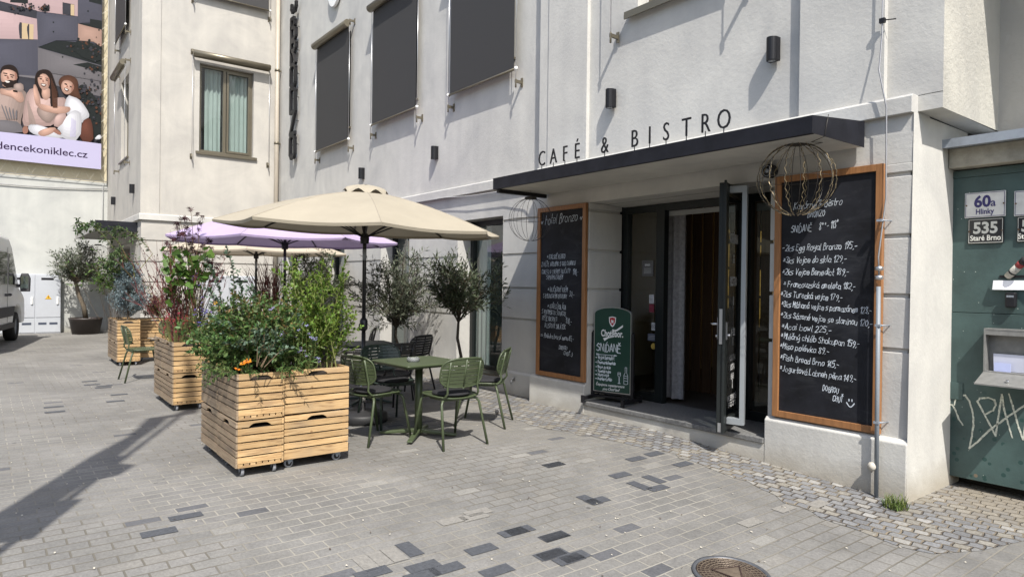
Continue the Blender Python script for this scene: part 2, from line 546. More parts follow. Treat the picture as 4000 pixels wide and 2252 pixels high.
# entrance bay: upper panels and pilaster strips
wall(mb, PY(yB + .02), -6.55, -2.03, 2.98, TOP, [(-5.06, -3.9, 4.53, 6.6, .22)])
mb.box(-6.685, -6.5, yP + .022, yM + .05, 2.98, TOP); mb.box(-6.5, -5.80, yP + .006, yM + .05, 2.98, TOP)
mb.box(-3.135, -2.43, yP, yM + .05, 2.98, TOP)
# lintel above the doorway
mb.box(-6.6, -2.2, yPier + .004, yPier + .3, 2.47, 2.70)
mb.box(-6.6, -2.2, yPier + .012, yPier + .3, 2.70, 2.86)
mb.build('facade_wall', STUC, hotel)
# piers either side of the doorway with joints cut round their edges
for (a, b) in ((-6.64, -5.69), (-3.375, -2.2)):
    p = MB()
    zz = [0.34] + sorted(GR[0:4]) + [2.468]
    for i in range(len(zz) - 1):
        p.box(a, b, yPier, yPier + .55, zz[i] + (.016 if i else 0), zz[i + 1] - (.016 if i < len(zz) - 2 else 0))
    p.box(a + .02, b - .02, yPier + .02, yPier + .54, .3, 2.46)
    p.build('pier', STUC, hotel, bevel=.006)
# plinths
pp = [(0, -.3), (0, .325), (.03, .356), (.35, .356), (.35, -.3)]
for a, b in ((-6.703, -5.69), (-3.375, -2.19)): MB().prism(pp, (a, yPl, 0), Y, Zv, X, 0, b - a).build('plinth', STUC2, hotel, bevel=.008)
p = MB()
pm = [(0, -.3), (0, .29), (.02, .315), (.3, .315), (.3, -.3)]
us = [xW] + [q for ab in sorted(gw) for q in ab] + [-6.71]
for i in range(0, len(us), 2): p.prism(pm, (us[i], yM - .035, 0), Y, Zv, X, 0, us[i + 1] - us[i])
for a, b in gw: p.box(a, b, yM - .03, yM + .3, -.3, .197)
p.build('plinth', STUC2, hotel, bevel=.008)
# string course between the floors
c = MB()
cp = [(0, 2.842), (0, 2.965), (.012, 2.983), (.14, 2.983), (.14, 2.842)]
c.prism(cp, (xW + .001, yM - .055, 0), Y, Zv, X, 0, -xW - 6.62)
c.prism(cp, (-6.63, yPier - .03, 0), Y, Zv, X, 0, 6.63 - 2.2)
# round the wing
c.prism([(0, 2.842), (0, 2.965), (-.012, 2.983), (-.1, 2.983), (-.1, 2.842)], (xW + .05, yC - .05, 0), X, Zv, Y, 0, yM - yC - .01)
c.prism([(0, 2.842), (0, 2.965), (.012, 2.983), (.1, 2.983), (.1, 2.842)], (-22.6, yC - .052, 0), Y, Zv, X, 0, 22.6 + xW + .04)
c.build('string_course', STUC, hotel, bevel=.004)

# ---- wing
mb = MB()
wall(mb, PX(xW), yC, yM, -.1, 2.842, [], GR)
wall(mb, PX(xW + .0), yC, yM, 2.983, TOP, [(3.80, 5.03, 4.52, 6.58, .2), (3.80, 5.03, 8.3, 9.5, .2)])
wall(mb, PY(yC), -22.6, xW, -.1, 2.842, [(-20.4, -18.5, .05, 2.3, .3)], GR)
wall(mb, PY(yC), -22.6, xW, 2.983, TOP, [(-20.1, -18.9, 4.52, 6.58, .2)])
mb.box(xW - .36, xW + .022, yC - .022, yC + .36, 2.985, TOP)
wn = mb.build('wing_wall', stucco('stucco_cream_dimmed', (.44, .42, .385)), hotel)  # cream tint, also darkened to offset the stronger sunlight on the wing
r = MB(); r.box(-22.6, -2.1, yM + .3, 16, TOP - .1, TOP); r.box(-22.6, xW - .3, yC + .3, yM + .3, TOP - .1, TOP); r.box(-22.6, -2.1, 15.8, 16, -.1, TOP - .1)
r.build('roof', M('roof_sheet', (.2, .2, .2), .7), hotel)
# right hand side of the building, its upper storey overhanging
s = MB()
s.add([(-2.188, yPl, -.3), (-2.198, yPier + .004, 2.845), (-2.198, 6.6, 2.845), (-2.188, 6.6, -.3)], [(0, 1, 2, 3)])
s.quad((-2.2, yB + .02, 2.862), (-2.03, yB + .02, 2.862), (-2.03, 6.9, 2.845), (-2.2, 6.9, 2.845))
s.quad((-2.2, yB + .02, 2.862), (-2.2, yB + .02, 2.985), (-2.03, yB + .02, 2.985), (-2.03, yB + .02, 2.862))
s.build('side_wall', STUC2, hotel)
s = MB(); s.quad((-2.03, yB + .02, 2.86), (-2.03, 16, 2.84), (-2.03, 16, TOP), (-2.03, yB + .02, TOP))
s.build('upper_side_wall', ROUGH, hotel)

# ---- windows
P = PY(yM)
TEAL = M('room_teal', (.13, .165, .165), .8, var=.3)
for i, (a, b) in enumerate(gw):
    window(P, a, b, .2, 2.46, .26, hotel, ANTH, .075, curtain=[(a + .09, a + .34)] if i != 1 else [(a + .3, b - .1)], back=.8, backm=TEAL, glass=GLASS)
for a, b in uw:
    window(P, a, b, 4.62, 6.55, .2, hotel, BRZ, .07, mull=[(a + b) / 2])
w1 = window(PX(xW), 3.80, 5.03, 4.52, 6.58, .13, hotel, BRZ, .06, mull=[4.38], sash=(4.43, 4.97), curtain=[(3.97, 4.32), (4.46, 4.93)], glass=GLASS, back=.5)
window(PX(xW), 3.80, 5.03, 8.3, 9.5, .13, hotel, BRZ, .06, mull=[4.38])
window(PY(yC), -20.1, -18.9, 4.52, 6.58, .16, hotel, BRZ, .06, mull=[-19.5])
window(PY(yB + .02), -5.06, -3.9, 4.53, 6.6, .2, hotel, BRZ, .07, mull=[-4.5])
S_ = lambda *bx: [q.build('sill', BRZ, hotel) for q in [MB()] if [q.box(*b) for b in bx]]
S_((xW - .1, xW + .05, 3.72, 5.11, 4.485, 4.515), (xW + .035, xW + .05, 3.72, 5.11, 4.45, 4.486))
S_((-20.2, -18.8, yC - .05, yC + .1, 4.485, 4.515))
S_((-5.19, -3.8, yB - .06, yB + .1, 4.495, 4.527), (-5.19, -3.8, yB - .062, yB - .045, 4.45, 4.5))
for a, b in uw: S_((a - .05, b + .05, yM - .05, yM + .1, 4.585, 4.615))
for a, b in gw: S_((a + .005, b - .005, yM - .04, yM + .24, .2, .222))

# ---- doorway: granite step, recess, glazed front
STONE = M('granite', (.145, .145, .142), .75, var=.35, vs=45, bump=.25, bs=160)
s = MB(); s.box(-5.688, -3.378, yPl - .016, 6.2, .108, .155); s.build('door_step', STONE, hotel, bevel=.006)
s = MB(); s.box(-5.69, -3.375, yPl + .004, 6.1, -.3, .106); s.build('step_riser', STUC2, hotel)
yF = 6.12
rv = MB()
rv.quad((-5.688, yPier + .3, 2.468), (-3.377, yPier + .3, 2.468), (-3.377, yF + .05, 2.45), (-5.688, yF + .05, 2.45))
rv.build('soffit', STUC2, hotel)
f = MB()
for (a, b) in ((-5.69, -5.61), (-5.17, -5.05), (-4.06, -3.94), (-3.45, -3.376)): f.box(a, b, yF - .03, yF + .05, .155, 2.45)
f.box(-5.61, -3.45, yF - .028, yF + .048, 2.37, 2.448)
for (a, b) in ((-5.61, -5.17), (-3.94, -3.45)): f.box(a, b, yF - .026, yF + .046, .157, .25)
gf = f.build('glazed_front', ANTH, hotel, bevel=.004)
for (a, b) in ((-5.61, -5.17), (-3.94, -3.45)):
    g = MB(); g.quad((a, yF + .01, .25), (b, yF + .01, .25), (b, yF + .01, 2.37), (a, yF + .01, 2.37)); g.build('pane', GLASSD, gf)
GS = M('grey_strip', (.3, .3, .29), .6)
B(-5.05, -4.06, yF + .052, yF + .07, 2.31, 2.365).build('head_strip', GS, gf); B(-3.93, -3.46, yF + .052, yF + .06, 2.28, 2.36).build('head_strip', GS, gf)
# stickers on the left side light
smt = [M('grey_sticker', (.10, .095, .092), .6), M('white_sticker', (.55, .55, .55), .5), M('red_sticker', (.2, .03, .05), .5), M('blue_sticker', (.12, .13, .17), .5), M('gold_sticker', (.5, .36, .08), .5), M('ink', (.08, .08, .1), .6)]


def sticker(mi, x0, x1, z0, z1, lines=(), inkm=5, rnd=False):
    k = MB(); k.m = mi
    if rnd: k.prism([((x0 + x1) / 2 + (x1 - x0) / 2 * math.cos(q * .5236), (z0 + z1) / 2 + (z1 - z0) / 2 * math.sin(q * .5236)) for q in range(12)], (0, yF, 0), X, Zv, Y, -.002, .004)
    else: k.box(x0, x1, yF - .002, yF + .004, z0, z1)
    k.m = inkm; fr = frame((x0, yF - .003, z0), X, -Y); f2 = (fr[0], fr[1], fr[2], fr[3], .0008)
    for pl, wd in lines: ribbon(k, pl, f2, wd)
    if mi == 0: write(k, 'BRONZO', fr, (.045, .12), (.125, .12), .004, .02, 0, .0008, 0)
    k.build('sticker', smt, gf)


sticker(0, -5.40, -5.23, 1.62, 1.80, [([(.03, .09 - q * .014), (.14, .09 - q * .014)], .003) for q in range(5)], 1)
sticker(1, -5.285, -5.215, 1.30, 1.40, [([(.01, .085 - q * .016), (.055, .085 - q * .016)], .004) for q in range(5)])
sticker(2, -5.285, -5.215, 1.195, 1.292)
sticker(1, -5.245, -5.18, .985, 1.075, [([(.032 + .024 * math.cos(q * .4), .045 + .024 * math.sin(q * .4)) for q in range(17)], .004), ([(.016, .029), (.048, .061)], .004), ([(.016, .055), (.044, .031)], .003)])
sticker(3, -5.30, -5.18, .86, .945, [([(.012, .06 - q * .017), (.105, .06 - q * .017)], .004) for q in range(3)], 1)
sticker(4, -5.25, -5.18, .765, .835, (), 5, True)
# cafe room
rm = MB()
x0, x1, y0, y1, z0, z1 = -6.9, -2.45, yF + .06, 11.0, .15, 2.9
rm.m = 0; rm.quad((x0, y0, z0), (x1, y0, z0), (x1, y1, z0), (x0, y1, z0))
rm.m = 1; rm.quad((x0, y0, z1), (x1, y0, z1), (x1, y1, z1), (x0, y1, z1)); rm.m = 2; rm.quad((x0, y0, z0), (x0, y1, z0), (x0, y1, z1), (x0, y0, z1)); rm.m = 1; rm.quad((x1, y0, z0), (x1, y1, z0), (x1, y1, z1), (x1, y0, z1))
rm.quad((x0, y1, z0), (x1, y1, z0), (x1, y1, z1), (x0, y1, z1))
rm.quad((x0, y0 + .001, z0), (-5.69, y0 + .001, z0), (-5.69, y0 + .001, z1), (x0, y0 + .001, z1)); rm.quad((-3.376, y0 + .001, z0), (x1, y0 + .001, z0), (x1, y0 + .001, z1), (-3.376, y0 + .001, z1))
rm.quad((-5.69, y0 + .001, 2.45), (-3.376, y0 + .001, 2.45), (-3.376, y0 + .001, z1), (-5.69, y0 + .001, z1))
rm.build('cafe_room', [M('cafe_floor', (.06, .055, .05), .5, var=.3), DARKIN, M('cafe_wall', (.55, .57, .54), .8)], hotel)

# open door leaf: hinged on the right, swung out over the step
H, F = Vector((-4.02, 6.09, 0)), Vector((-3.70, 5.275, 0))
T = (H - F).normalized(); Nn = Vector((-T.y, T.x, 0));
if Nn.x < 0: Nn = -Nn
LW = (H - F).length
rot = Matrix((( T.x, Nn.x, 0, F.x), (T.y, Nn.y, 0, F.y), (0, 0, 1, 0), (0, 0, 0, 1)))


def leafpart(mb, name, mt, parent, bevel=0):
    mb.v = [tuple(rot @ Vector(v)) for v in mb.v]
    return mb.build(name, mt, parent, bevel)


d = MB()
for (a, b) in ((0, .085), (LW - .085, LW)): d.box(a, b, -.035, .035, .168, 2.455)
d.box(.085, LW - .085, -.034, .034, 2.37, 2.454); d.box(.085, LW - .085, -.034, .034, .169, .27)
d.box(-.018, -.001, .012, .034, .168, 2.475)      # rebate strip on the meeting edge
door = leafpart(d, 'door', ANTH, hotel, .004)
d = MB(); d.quad((.085, .004, .27), (LW - .085, .004, .27), (LW - .085, .004, 2.37), (.085, .004, 2.37)); leafpart(d, 'pane', glass_mat('door_glass', (.22, .24, .24), 1.6), door)
d = MB(); d.box(.09, .155, .15, .19, .24, 2.43); d.box(.09, .155, .036, .15, .24, .30); d.box(.09, .155, .036, .15, 2.37, 2.43); leafpart(d, 'pull_handle', ALU, door, .003)
d = MB(); d.box(-.004, -.0005, -.018, .01, .98, 1.30); d.box(-.004, -.0005, -.02, .012, .175, .26); leafpart(d, 'lock_plate', STEEL, door)
d = MB(); d.tube([(.045, -.036, 1.16), (.045, -.085, 1.16), (.06, -.1, 1.16), (.16, -.1, 1.155)], .011, 8); d.box(.03, .06, -.044, -.034, 1.02, 1.22); d.tube([(.045, -.04, 1.05), (.045, -.06, 1.05)], .012, 8); leafpart(d, 'lever_handle', STEEL, door)
d = MB(); d.box(.03, .06, .034, .046, 1.02, 1.18); d.tube([(.045, .04, 1.06), (.045, .07, 1.06)], .013, 8); leafpart(d, 'lock_rose', STEEL, door)
d = MB()
fr = frame(F + Nn * .0085, T, Nn)
for (tx, z, wd_, hh) in (('KAV\u00c1RNA', 1.93, .34, .075), ('&', 1.74, .05, .075), ('BISTRO', 1.52, .27, .075), ('8-22', 1.04, .17, .06), ('KAVA', .80, .24, .05), ('BISTRO', .71, .2, .05), ('BAR', .62, .12, .05), ('REZERVACE:', .42, .36, .045), ('542 213', .36, .3, .04)):
    write(d, tx, fr, (.42 - wd_ / 2, z), (.42 + wd_ / 2, z), .016 if hh > .05 else .01, hh, 0, .002, 0)
for z in (1.34, .95, .54): ribbon(d, [(.42, z), (.42, z + .06)], (fr[0], fr[1], fr[2], fr[3], .002), .025)
d.build('lettering', M('vinyl_white', (.62, .62, .62), .6), door)

# ---- entrance canopy
cxL, cxR, cyF, cyW = -6.475, -2.546, 4.69, 5.488
cn = thing('entrance_canopy', 'flat black-edged entrance canopy with pale underside over the cafe door', 'canopy')
k = MB()
for (xa, xb) in ((cxL, cxL + .006), (cxR - .006, cxR)):
    k.prism([(cyF + .006, 2.625), (cyF + .006, 2.752), (cyW, 2.832), (cyW, 2.625)], (xa, 0, 0), Y, Zv, X, 0, xb - xa)
k.box(cxL, cxR, cyF, cyF + .006, 2.622, 2.752)
k.box(cxL + .006, cxR - .006, cyF + .006, cyF + .04, 2.622, 2.63)
k.build('fascia', NAVY, cn)
k = MB(); k.quad((cxL + .006, cyF + .04, 2.632), (cxR - .006, cyF + .04, 2.632), (cxR - .006, cyW, 2.632), (cxL + .006, cyW, 2.632)); k.build('soffit', STUC2, cn)
k = MB(); k.quad((cxL, cyF, 2.753), (cxR, cyF, 2.753), (cxR, cyW, 2.833), (cxL, cyW, 2.833)); k.build('top_sheet', GALV, cn)
k = MB(); k.box(cxL + .006, cxL + .05, cyF + .05, cyW, 2.585, 2.628); k.build('edge_bar', BLACK, cn)

# letters standing on the canopy edge
lt = thing('cafe_sign', 'thin black standing letters reading CAF\u00c9 & BISTRO along the canopy edge', 'sign', (0, 0, 0))
u0 = at(2117, 655, 1, cyF + .02).x; u1 = at(2826, 490, 1, cyF + .02).x
msg = 'CAF\u00c9 & BISTRO'
step = (u1 - u0) / 11.6
px_ = [2117, 2162, 2207, 2254, None, 2362, None, 2478, 2537, 2601, 2680, 2754, 2826]
for i, ch in enumerate(msg):
    if ch == ' ': continue
    xx = at(px_[i], 600, 1, cyF + .02).x
    fr = frame((xx, cyF + .02, 2.79), X, -Y)
    type_text('letter', ch, .232, BLACK, fr, (0, 0), lt, bold=-.007, depth=.006, d=-.006, align='CENTER', sx=.74)
    k = MB(); k.box(xx - .003, xx + .003, cyF + .017, cyF + .023, 2.745, 2.80); k.build('support_pin', BLACK, lt)
# ---------------------------------------------------------------- roller blinds
FR = lambda P: None


def blind(P, u0, u1, zb, zt, d, label, open_=False):
    """outdoor roller blind: cassette tube, fabric, weighted bar, two guide cables in wall brackets (d = distance of fabric from wall, outward)"""
    t = thing('roller_blind', label, 'blind', group='outdoor roller blinds on the hotel walls')
    o = lambda u, q, z: Vector(P(u, -q, z))
    k = MB(); k.tube([o(u0, d + .035, zt), o(u1, d + .035, zt)], .072, 16); k.build('cassette', BRZ, t)
    if not open_:
        k = MB(); k.quad(o(u0 + .045, d - .012, zb), o(u1 - .045, d - .012, zb), o(u1 - .045, d - .012, zt), o(u0 + .045, d - .012, zt)); k.build('fabric', SCREEN, t)
        k = MB(); k.tube([o(u0 + .012, d - .012, zb), o(u1 - .012, d - .012, zb)], .017, 8); k.build('bottom_bar', BRZ, t)
        k = MB()
        for u in (u0, u1): k.lathe([(0, -.02), (.024, -.02), (.024, .02), (0, .02)], o(u, d - .012, zb), 10)
        k.build('end_cap', WHITE, t)
    else:
        k = MB(); k.tube([o(u0 + .012, d - .01, zt - .075), o(u1 - .012, d - .01, zt - .075)], .017, 8); k.build('bottom_bar', BRZ, t)
    zl = zb - .22
    for u in (u0, u1):
        k = MB(); k.tube([o(u, d - .01, zl), o(u, d - .01, zt)], .0055, 5); k.build('guide_cable', STEEL, t)
        for z in ((zl + .05), zt + .06):
            k = MB()
            a, b = o(u - .012, .012, z - .02), o(u + .012, d, z + .02)
            k.box(a.x, b.x, a.y, b.y, a.z, b.z)
            a, b = o(u - .02, 0, z - .06), o(u + .02, .012, z + .06)
            k.box(a.x, b.x, a.y, b.y, a.z, b.z)
            k.tube([o(u, d - .01, z - .085), o(u, d - .01, z + .03)], .012, 7)
            k.build('bracket', BRZ, t)
    return t


blind(PY(yM), -14.29, -12.55, 4.33, 6.61, .12, 'lowered charcoal roller blind nearest the vertical black letter sign')
blind(PY(yM), -11.56, -9.84, 4.42, 6.57, .12, 'lowered charcoal roller blind in the middle of the three over the terrace')
blind(PY(yM), -8.87, -7.17, 4.40, 6.57, .12, 'lowered charcoal roller blind above the left end of the entrance canopy')
blind(PX(xW), 3.62, 5.37, 4.55, 6.74, .13, 'rolled-up bronze roller blind above the curtained wing window', True)
blind(PX(xW), 3.62, 5.37, 8.15, 10.2, .13, 'charcoal roller blind at the upper edge of the wing wall')
blind(PY(yC), -20.35, -18.62, 4.5, 6.74, .13, 'rolled-up roller blind on the narrow end face of the wing beside the banner', True)
blind(PY(yC), -20.35, -18.62, 7.65, 9.5, .13, 'lowered dark roller blind high on the end face of the wing')
blind(PY(yB), -5.33, -3.66, 4.47, 6.7, .13, 'rolled-up roller blind with steel guide cables beside the upper right window', True)

# ---------------------------------------------------------------- wall lamps
lampM = M('lamp_black', (.010, .010, .012), .42, spec=.3)


def lamp(P, u, z, label):
    t = thing('wall_lamp', label, 'lamp', group='black up and down wall lamps')
    o = lambda uu, q, zz: P(uu, -q, zz)
    base = Vector(P(u, 0, z))
    k = MB(); O, N = base, (Vector(P(u, -1, z)) - base); U = Vector(P(u + 1, 0, z)) - base
    prof = [(-.05, .0), (-.05, .05)] + [(.05 * math.cos(a), .05 + .055 * math.sin(a)) for a in [math.pi * (1 - q / 10) for q in range(1, 10)]] + [(.05, .05), (.05, 0)]
    k.prism(prof, O, U, N, Zv, -.105, .105); k.build('housing', lampM, t, bevel=.003)
    k = MB(); k.prism([(.033 * math.cos(q * .5236), .055 + .033 * math.sin(q * .5236)) for q in range(12)], O, U, N, Zv, -.1065, -.104); k.build('lens', M('lamp_lens', (.2, .2, .2), .2), t)


for (px, py, P, pl, lb) in ((2383, 385, PY(yB), ('y', yB), 'black wall lamp above the letters of the entrance canopy'),
                            (3017, 193, PY(yB), ('y', yB), 'black wall lamp high above the right end of the canopy'),
                            (1696, 597, PY(yM), ('y', yM), 'black wall lamp under the blind nearest the canopy'),
                            (1411, 677, PY(yM), ('y', yM), 'black wall lamp just over the top of the beige umbrella'),
                            (515, 737, PY(yC), ('y', yC), 'black wall lamp on the wing end face nearer the corner'),
                            (442, 784, PY(yC), ('y', yC), 'black wall lamp on the wing end face next to the white side wall')):
    p = at(px, py, 1, pl[1] - .05)
    lamp(P, p.x, p.z, lb)

# ---------------------------------------------------------------- letters HOTEL BRONZO on the wall
sg = thing('hotel_sign', 'black block letters BRONZO mounted one above the other down the wall', 'sign')
fr = frame((-15.86, yM - .1, 0), X, -Y)
zt = 7.72; lh = .505
for i, ch in enumerate('BRONZO'):
    k = MB(); st_, W = strokes(ch)
    if ch in 'O': st_ = [[(.12, 1), (.0, .85), (0, .15), (.12, 0), (.45, 0), (.57, .15), (.57, .85), (.45, 1), (.12, 1)]]
    if ch == 'N': st_ = [[(0, 0), (0, 1), (.42, 1), (.57, .85), (.57, 0)]]
    for pl in st_: bar3d(k, [(p[0] * lh * 1.0, zt - (i + 1) * (lh + .045) + p[1] * lh) for p in pl], fr, .085, -.03, .03)
    for uu in (.05, .25): k.tube([(-15.86 + uu, yM - .08, zt - (i + 1) * (lh + .045) + .3), (-15.86 + uu, yM, zt - (i + 1) * (lh + .045) + .3)], .008, 5)
    k.build('letter', BLACK, sg)
k = MB()
for pl in [[(.0, .3), (0, .15), (.12, 0), (.45, 0), (.57, .15), (.57, .3)]]: bar3d(k, [(p[0] * lh, zt + .13 + p[1] * lh) for p in pl], fr, .085, -.03, .03)
k.build('letter', BLACK, sg)
k = MB()
k.prism([(.30 * math.cos(a * .2618), .36 * math.sin(a * .2618)) for a in range(24)], (-13.47, yM, 7.62), X, Zv, -Y, .02, .075)
k2 = k
ring = MB()
oc = [(.30 * math.cos(a * .2618), .40 * math.sin(a * .2618)) for a in range(25)]; ic = [(.16 * math.cos(a * .2618), .25 * math.sin(a * .2618)) for a in range(25)]
for i in range(24): ring.prism([oc[i], oc[i + 1], ic[i + 1], ic[i]], (-13.45, yM, 7.64), X, Zv, -Y, .03, .085 + (i % 2) * .0007)
tag(ring.build('ring_sign', WHITE), 'white ring-shaped letter on the wall between the black letters and the blinds', 'sign')

# ---------------------------------------------------------------- rainwater pipe in the corner
t = thing('downpipe', 'beige rainwater downpipe in the corner of the wing and the street front', 'pipe')
k = MB(); k.tube([(xW + .12, yM - .1, .1), (xW + .12, yM - .1, TOP)], .055, 12); k.build('pipe', M('pipe_beige', (.36, .32, .26), .5), t)
for z in (3.3, 4.9, 6.7):
    k = MB(); k.tube([(xW + .12, yM - .1, z), (xW + .12, yM - .1, z + .05)], .066, 12); k.box(xW + .11, xW + .13, yM - .1, yM, z, z + .04); k.build('pipe_clip', BRZ, t)

# ---------------------------------------------------------------- chalkboards
WOODF = M('board_frame_wood', (.27, .125, .048), .5, var=.25, vs=3, stretch=(14, 14, 1.2))
SLATE = M('chalkboard', (.011, .0118, .0155), .65, var=.85, vs=1.6, spec=.25)
RNGB = random.Random(3)
_t = SLATE.node_tree; _p = _t.nodes['Principled BSDF']; _src = _p.inputs['Base Color'].links[0].from_socket
_tc = _t.nodes.new('ShaderNodeTexCoord'); _mp = _t.nodes.new('ShaderNodeMapping'); _mp.inputs['Scale'].default_value = (1.1, 1, 3.2); _mp.inputs['Rotation'].default_value = (0, .5, 0)
_n = _t.nodes.new('ShaderNodeTexNoise'); _n.inputs['Scale'].default_value = 2.0; _n.inputs['Detail'].default_value = 9; _n.inputs['Roughness'].default_value = .7; _n.inputs['Distortion'].default_value = .8
_r = _t.nodes.new('ShaderNodeMapRange'); _r.inputs[1].default_value = .52; _r.inputs[2].default_value = .85; _r.inputs[4].default_value = .22
_m = _t.nodes.new('ShaderNodeMix'); _m.data_type = 'RGBA'; _m.inputs['B'].default_value = (.16, .17, .18, 1)      # wiped chalk haze
_t.links.new(_tc.outputs['Object'], _mp.inputs[0]); _t.links.new(_mp.outputs[0], _n.inputs['Vector']); _t.links.new(_n.outputs['Fac'], _r.inputs[0]); _t.links.new(_r.outputs[0], _m.inputs[0]); _t.links.new(_src, _m.inputs['A']); _t.links.new(_m.outputs['Result'], _p.inputs['Base Color'])


def board(x0, x1, z0, z1, label, lines, pxw):
    t = thing('chalkboard', label, 'chalkboard')
    y = yPier - .006; fwid = .055
    k = MB(); k.box(x0, x0 + fwid, y - .042, y, z0, z1); k.box(x1 - fwid, x1, y - .042, y, z0, z1); k.box(x0 + fwid, x1 - fwid, y - .041, y, z1 - fwid, z1); k.box(x0 + fwid, x1 - fwid, y - .041, y, z0, z0 + fwid)
    k.build('frame', WOODF, t, bevel=.003)
    k = MB(); k.box(x0 + fwid - .004, x1 - fwid + .004, y - .022, y - .004, z0 + fwid - .004, z1 - fwid + .004); k.build('slate', SLATE, t)
    k = MB(); fr = frame((0, y - .022, 0), X, -Y)
    for (txt, a, b, sz, sl) in lines:
        A, Bq = at(a[0], a[1], 1, y - .022), at(b[0], b[1], 1, y - .022)
        write(k, txt, fr, (A.x, A.z), (Bq.x, Bq.z), pxw, sz * .92, sl + .12)
    return t, k, fr


z8 = lambda a, b: (2950 + a * .4138, 1100 + b * .4138)
z7 = lambda a, b: (2950 + a * .3793, 600 + b * .3793)
RL = [('Kav\u00e1rna & Bistro', z7(395, 578), z7(905, 522), .062, .2), ('BRONZO', z7(540, 660), z7(720, 640), .055, .15), ('SN\u00cdDAN\u011a', z7(370, 815), z7(590, 795), .06, .05), ('8\u00b0\u00b0- 11\u00b3\u00b0'.replace('\u00b3', '3'), z7(660, 790), z7(865, 755), .065, .1),
 ('-2ks Egg Royal Bronzo 195,-', z7(280, 1005), z7(1060, 975), .06, .18), ('*3ks Vejce do skla 129,-', z7(285, 1128), z7(950, 1112), .058, .18), ('*2ks Vejce Benedict 189,-', z7(275, 1245), z7(975, 1250), .058, .18),
 ('* Francouzsk\u00e1 omeleta 182,-', z8(265, 45), z8(955, 72), .055, .15), ('*2ks Tureck\u00e1 vejce 179,-', z8(240, 138), z8(830, 180), .056, .15), ('*3ks M\u00edchan\u00e1 vejce s parmaz\u00e1nem 123,-', z8(245, 232), z8(1108, 302), .055, .15),
 ('*2ks S\u00e1zen\u00e9 vejce se slaninou 120,-', z8(240, 333), z8(1113, 425), .055, .15), ('*Acai bowl 225,-', z8(245, 440), z8(730, 487), .056, .15), ('*Ml\u00e9\u010dn\u00fd chl\u00e9b Shokupan 159,-', z8(240, 532), z8(995, 620), .056, .15),
 ('*Miso pol\u00e9vka 89,-', z8(235, 625), z8(705, 688), .056, .15), ('*Fish Bread Brno 145,-', z8(235, 732), z8(800, 815), .056, .15), ('*Jogurtov\u00e1 Labneh p\u011bna 149,-', z8(230, 835), z8(960, 948), .056, .15),
 ('DOBROU', z8(635, 1025), z8(790, 1055), .05, .1), ('CHU\u0164', z8(730, 1125), z8(830, 1138), .05, .1)]
t, k, fr = board(-3.305, -2.392, .368, 2.478, 'wide chalkboard with the egg breakfast price list, right of the open door', RL, .0046)
p = at(*z8(900, 1130), 1, yPier - .028)
ribbon(k, [(p.x - .03 + .06 * q / 8, p.z - .012 - .03 * math.sin(math.pi * q / 8)) for q in range(9)], (fr[0], fr[1], fr[2], fr[3], .0015), .008)
for s in (-.012, .012): ribbon(k, [(p.x + s, p.z + .005), (p.x + s, p.z + .018)], (fr[0], fr[1], fr[2], fr[3], .0015), .008)
k.build('lettering', CHALK, t)
zl = lambda a, b: (2050 + a * .5172, 750 + b * .5172)
LL = [('* ITALSK\u00c9 RIZOTO', zl(168, 505), zl(308, 500), .058, .05), ('Z R\u00dd\u017dE ARBORIO S GRILOVANOU', zl(127, 562), zl(385, 550), .055, .05), ('CUKETU A CHERRY RAJ\u010cATY', zl(130, 618), zl(345, 610), .055, .05), ('190,-', zl(362, 622), zl(408, 624), .075, .1), ('S PARMAZ\u00c1NEM', zl(162, 660), zl(290, 657), .058, .05),
 ('* RAJ\u010cATOV\u00dd KR\u00c9M', zl(175, 750), zl(325, 755), .06, .05), ('S BYLINKOV\u00ddMI KRUTONY', zl(140, 797), zl(320, 803), .055, .05), ('30,-', zl(338, 788), zl(378, 792), .07, .1),
 ('* KU\u0158EC\u00cd ROL\u00c1DA', zl(172, 874), zl(313, 886), .06, .05), ('S PARMSKOU \u0160UNKOU,', zl(130, 915), zl(315, 936), .058, .05), ('R\u00dd\u017dE BASMATI', zl(133, 966), zl(245, 976), .058, .05), ('190,-', zl(310, 990), zl(358, 1000), .075, .1), ('A LISTOV\u00dd SAL\u00c1TEK', zl(150, 1020), zl(310, 1036), .06, .05),
 ('=> Pol\u00e9vka bez pl menu 65,-', zl(120, 1092), zl(372, 1124), .06, .15), ('DOBROU', zl(258, 1185), zl(322, 1192), .05, .1), ('CHU\u0164 :)', zl(295, 1228), zl(368, 1242), .05, .1)]
t, k, fr = board(-6.585, -5.703, .366, 2.466, 'narrow chalkboard with a cursive heading and lunch menu, left of the doorway', LL, .0042)
a, b = at(*zl(122, 262), 1, yPier - .028), at(*zl(440, 224), 1, yPier - .028)
write(k, '~ hotel Bronzo ~', fr, (a.x, a.z + .02), (b.x, b.z + .02), .0065, .115, .35)
k.build('lettering', CHALK, t)

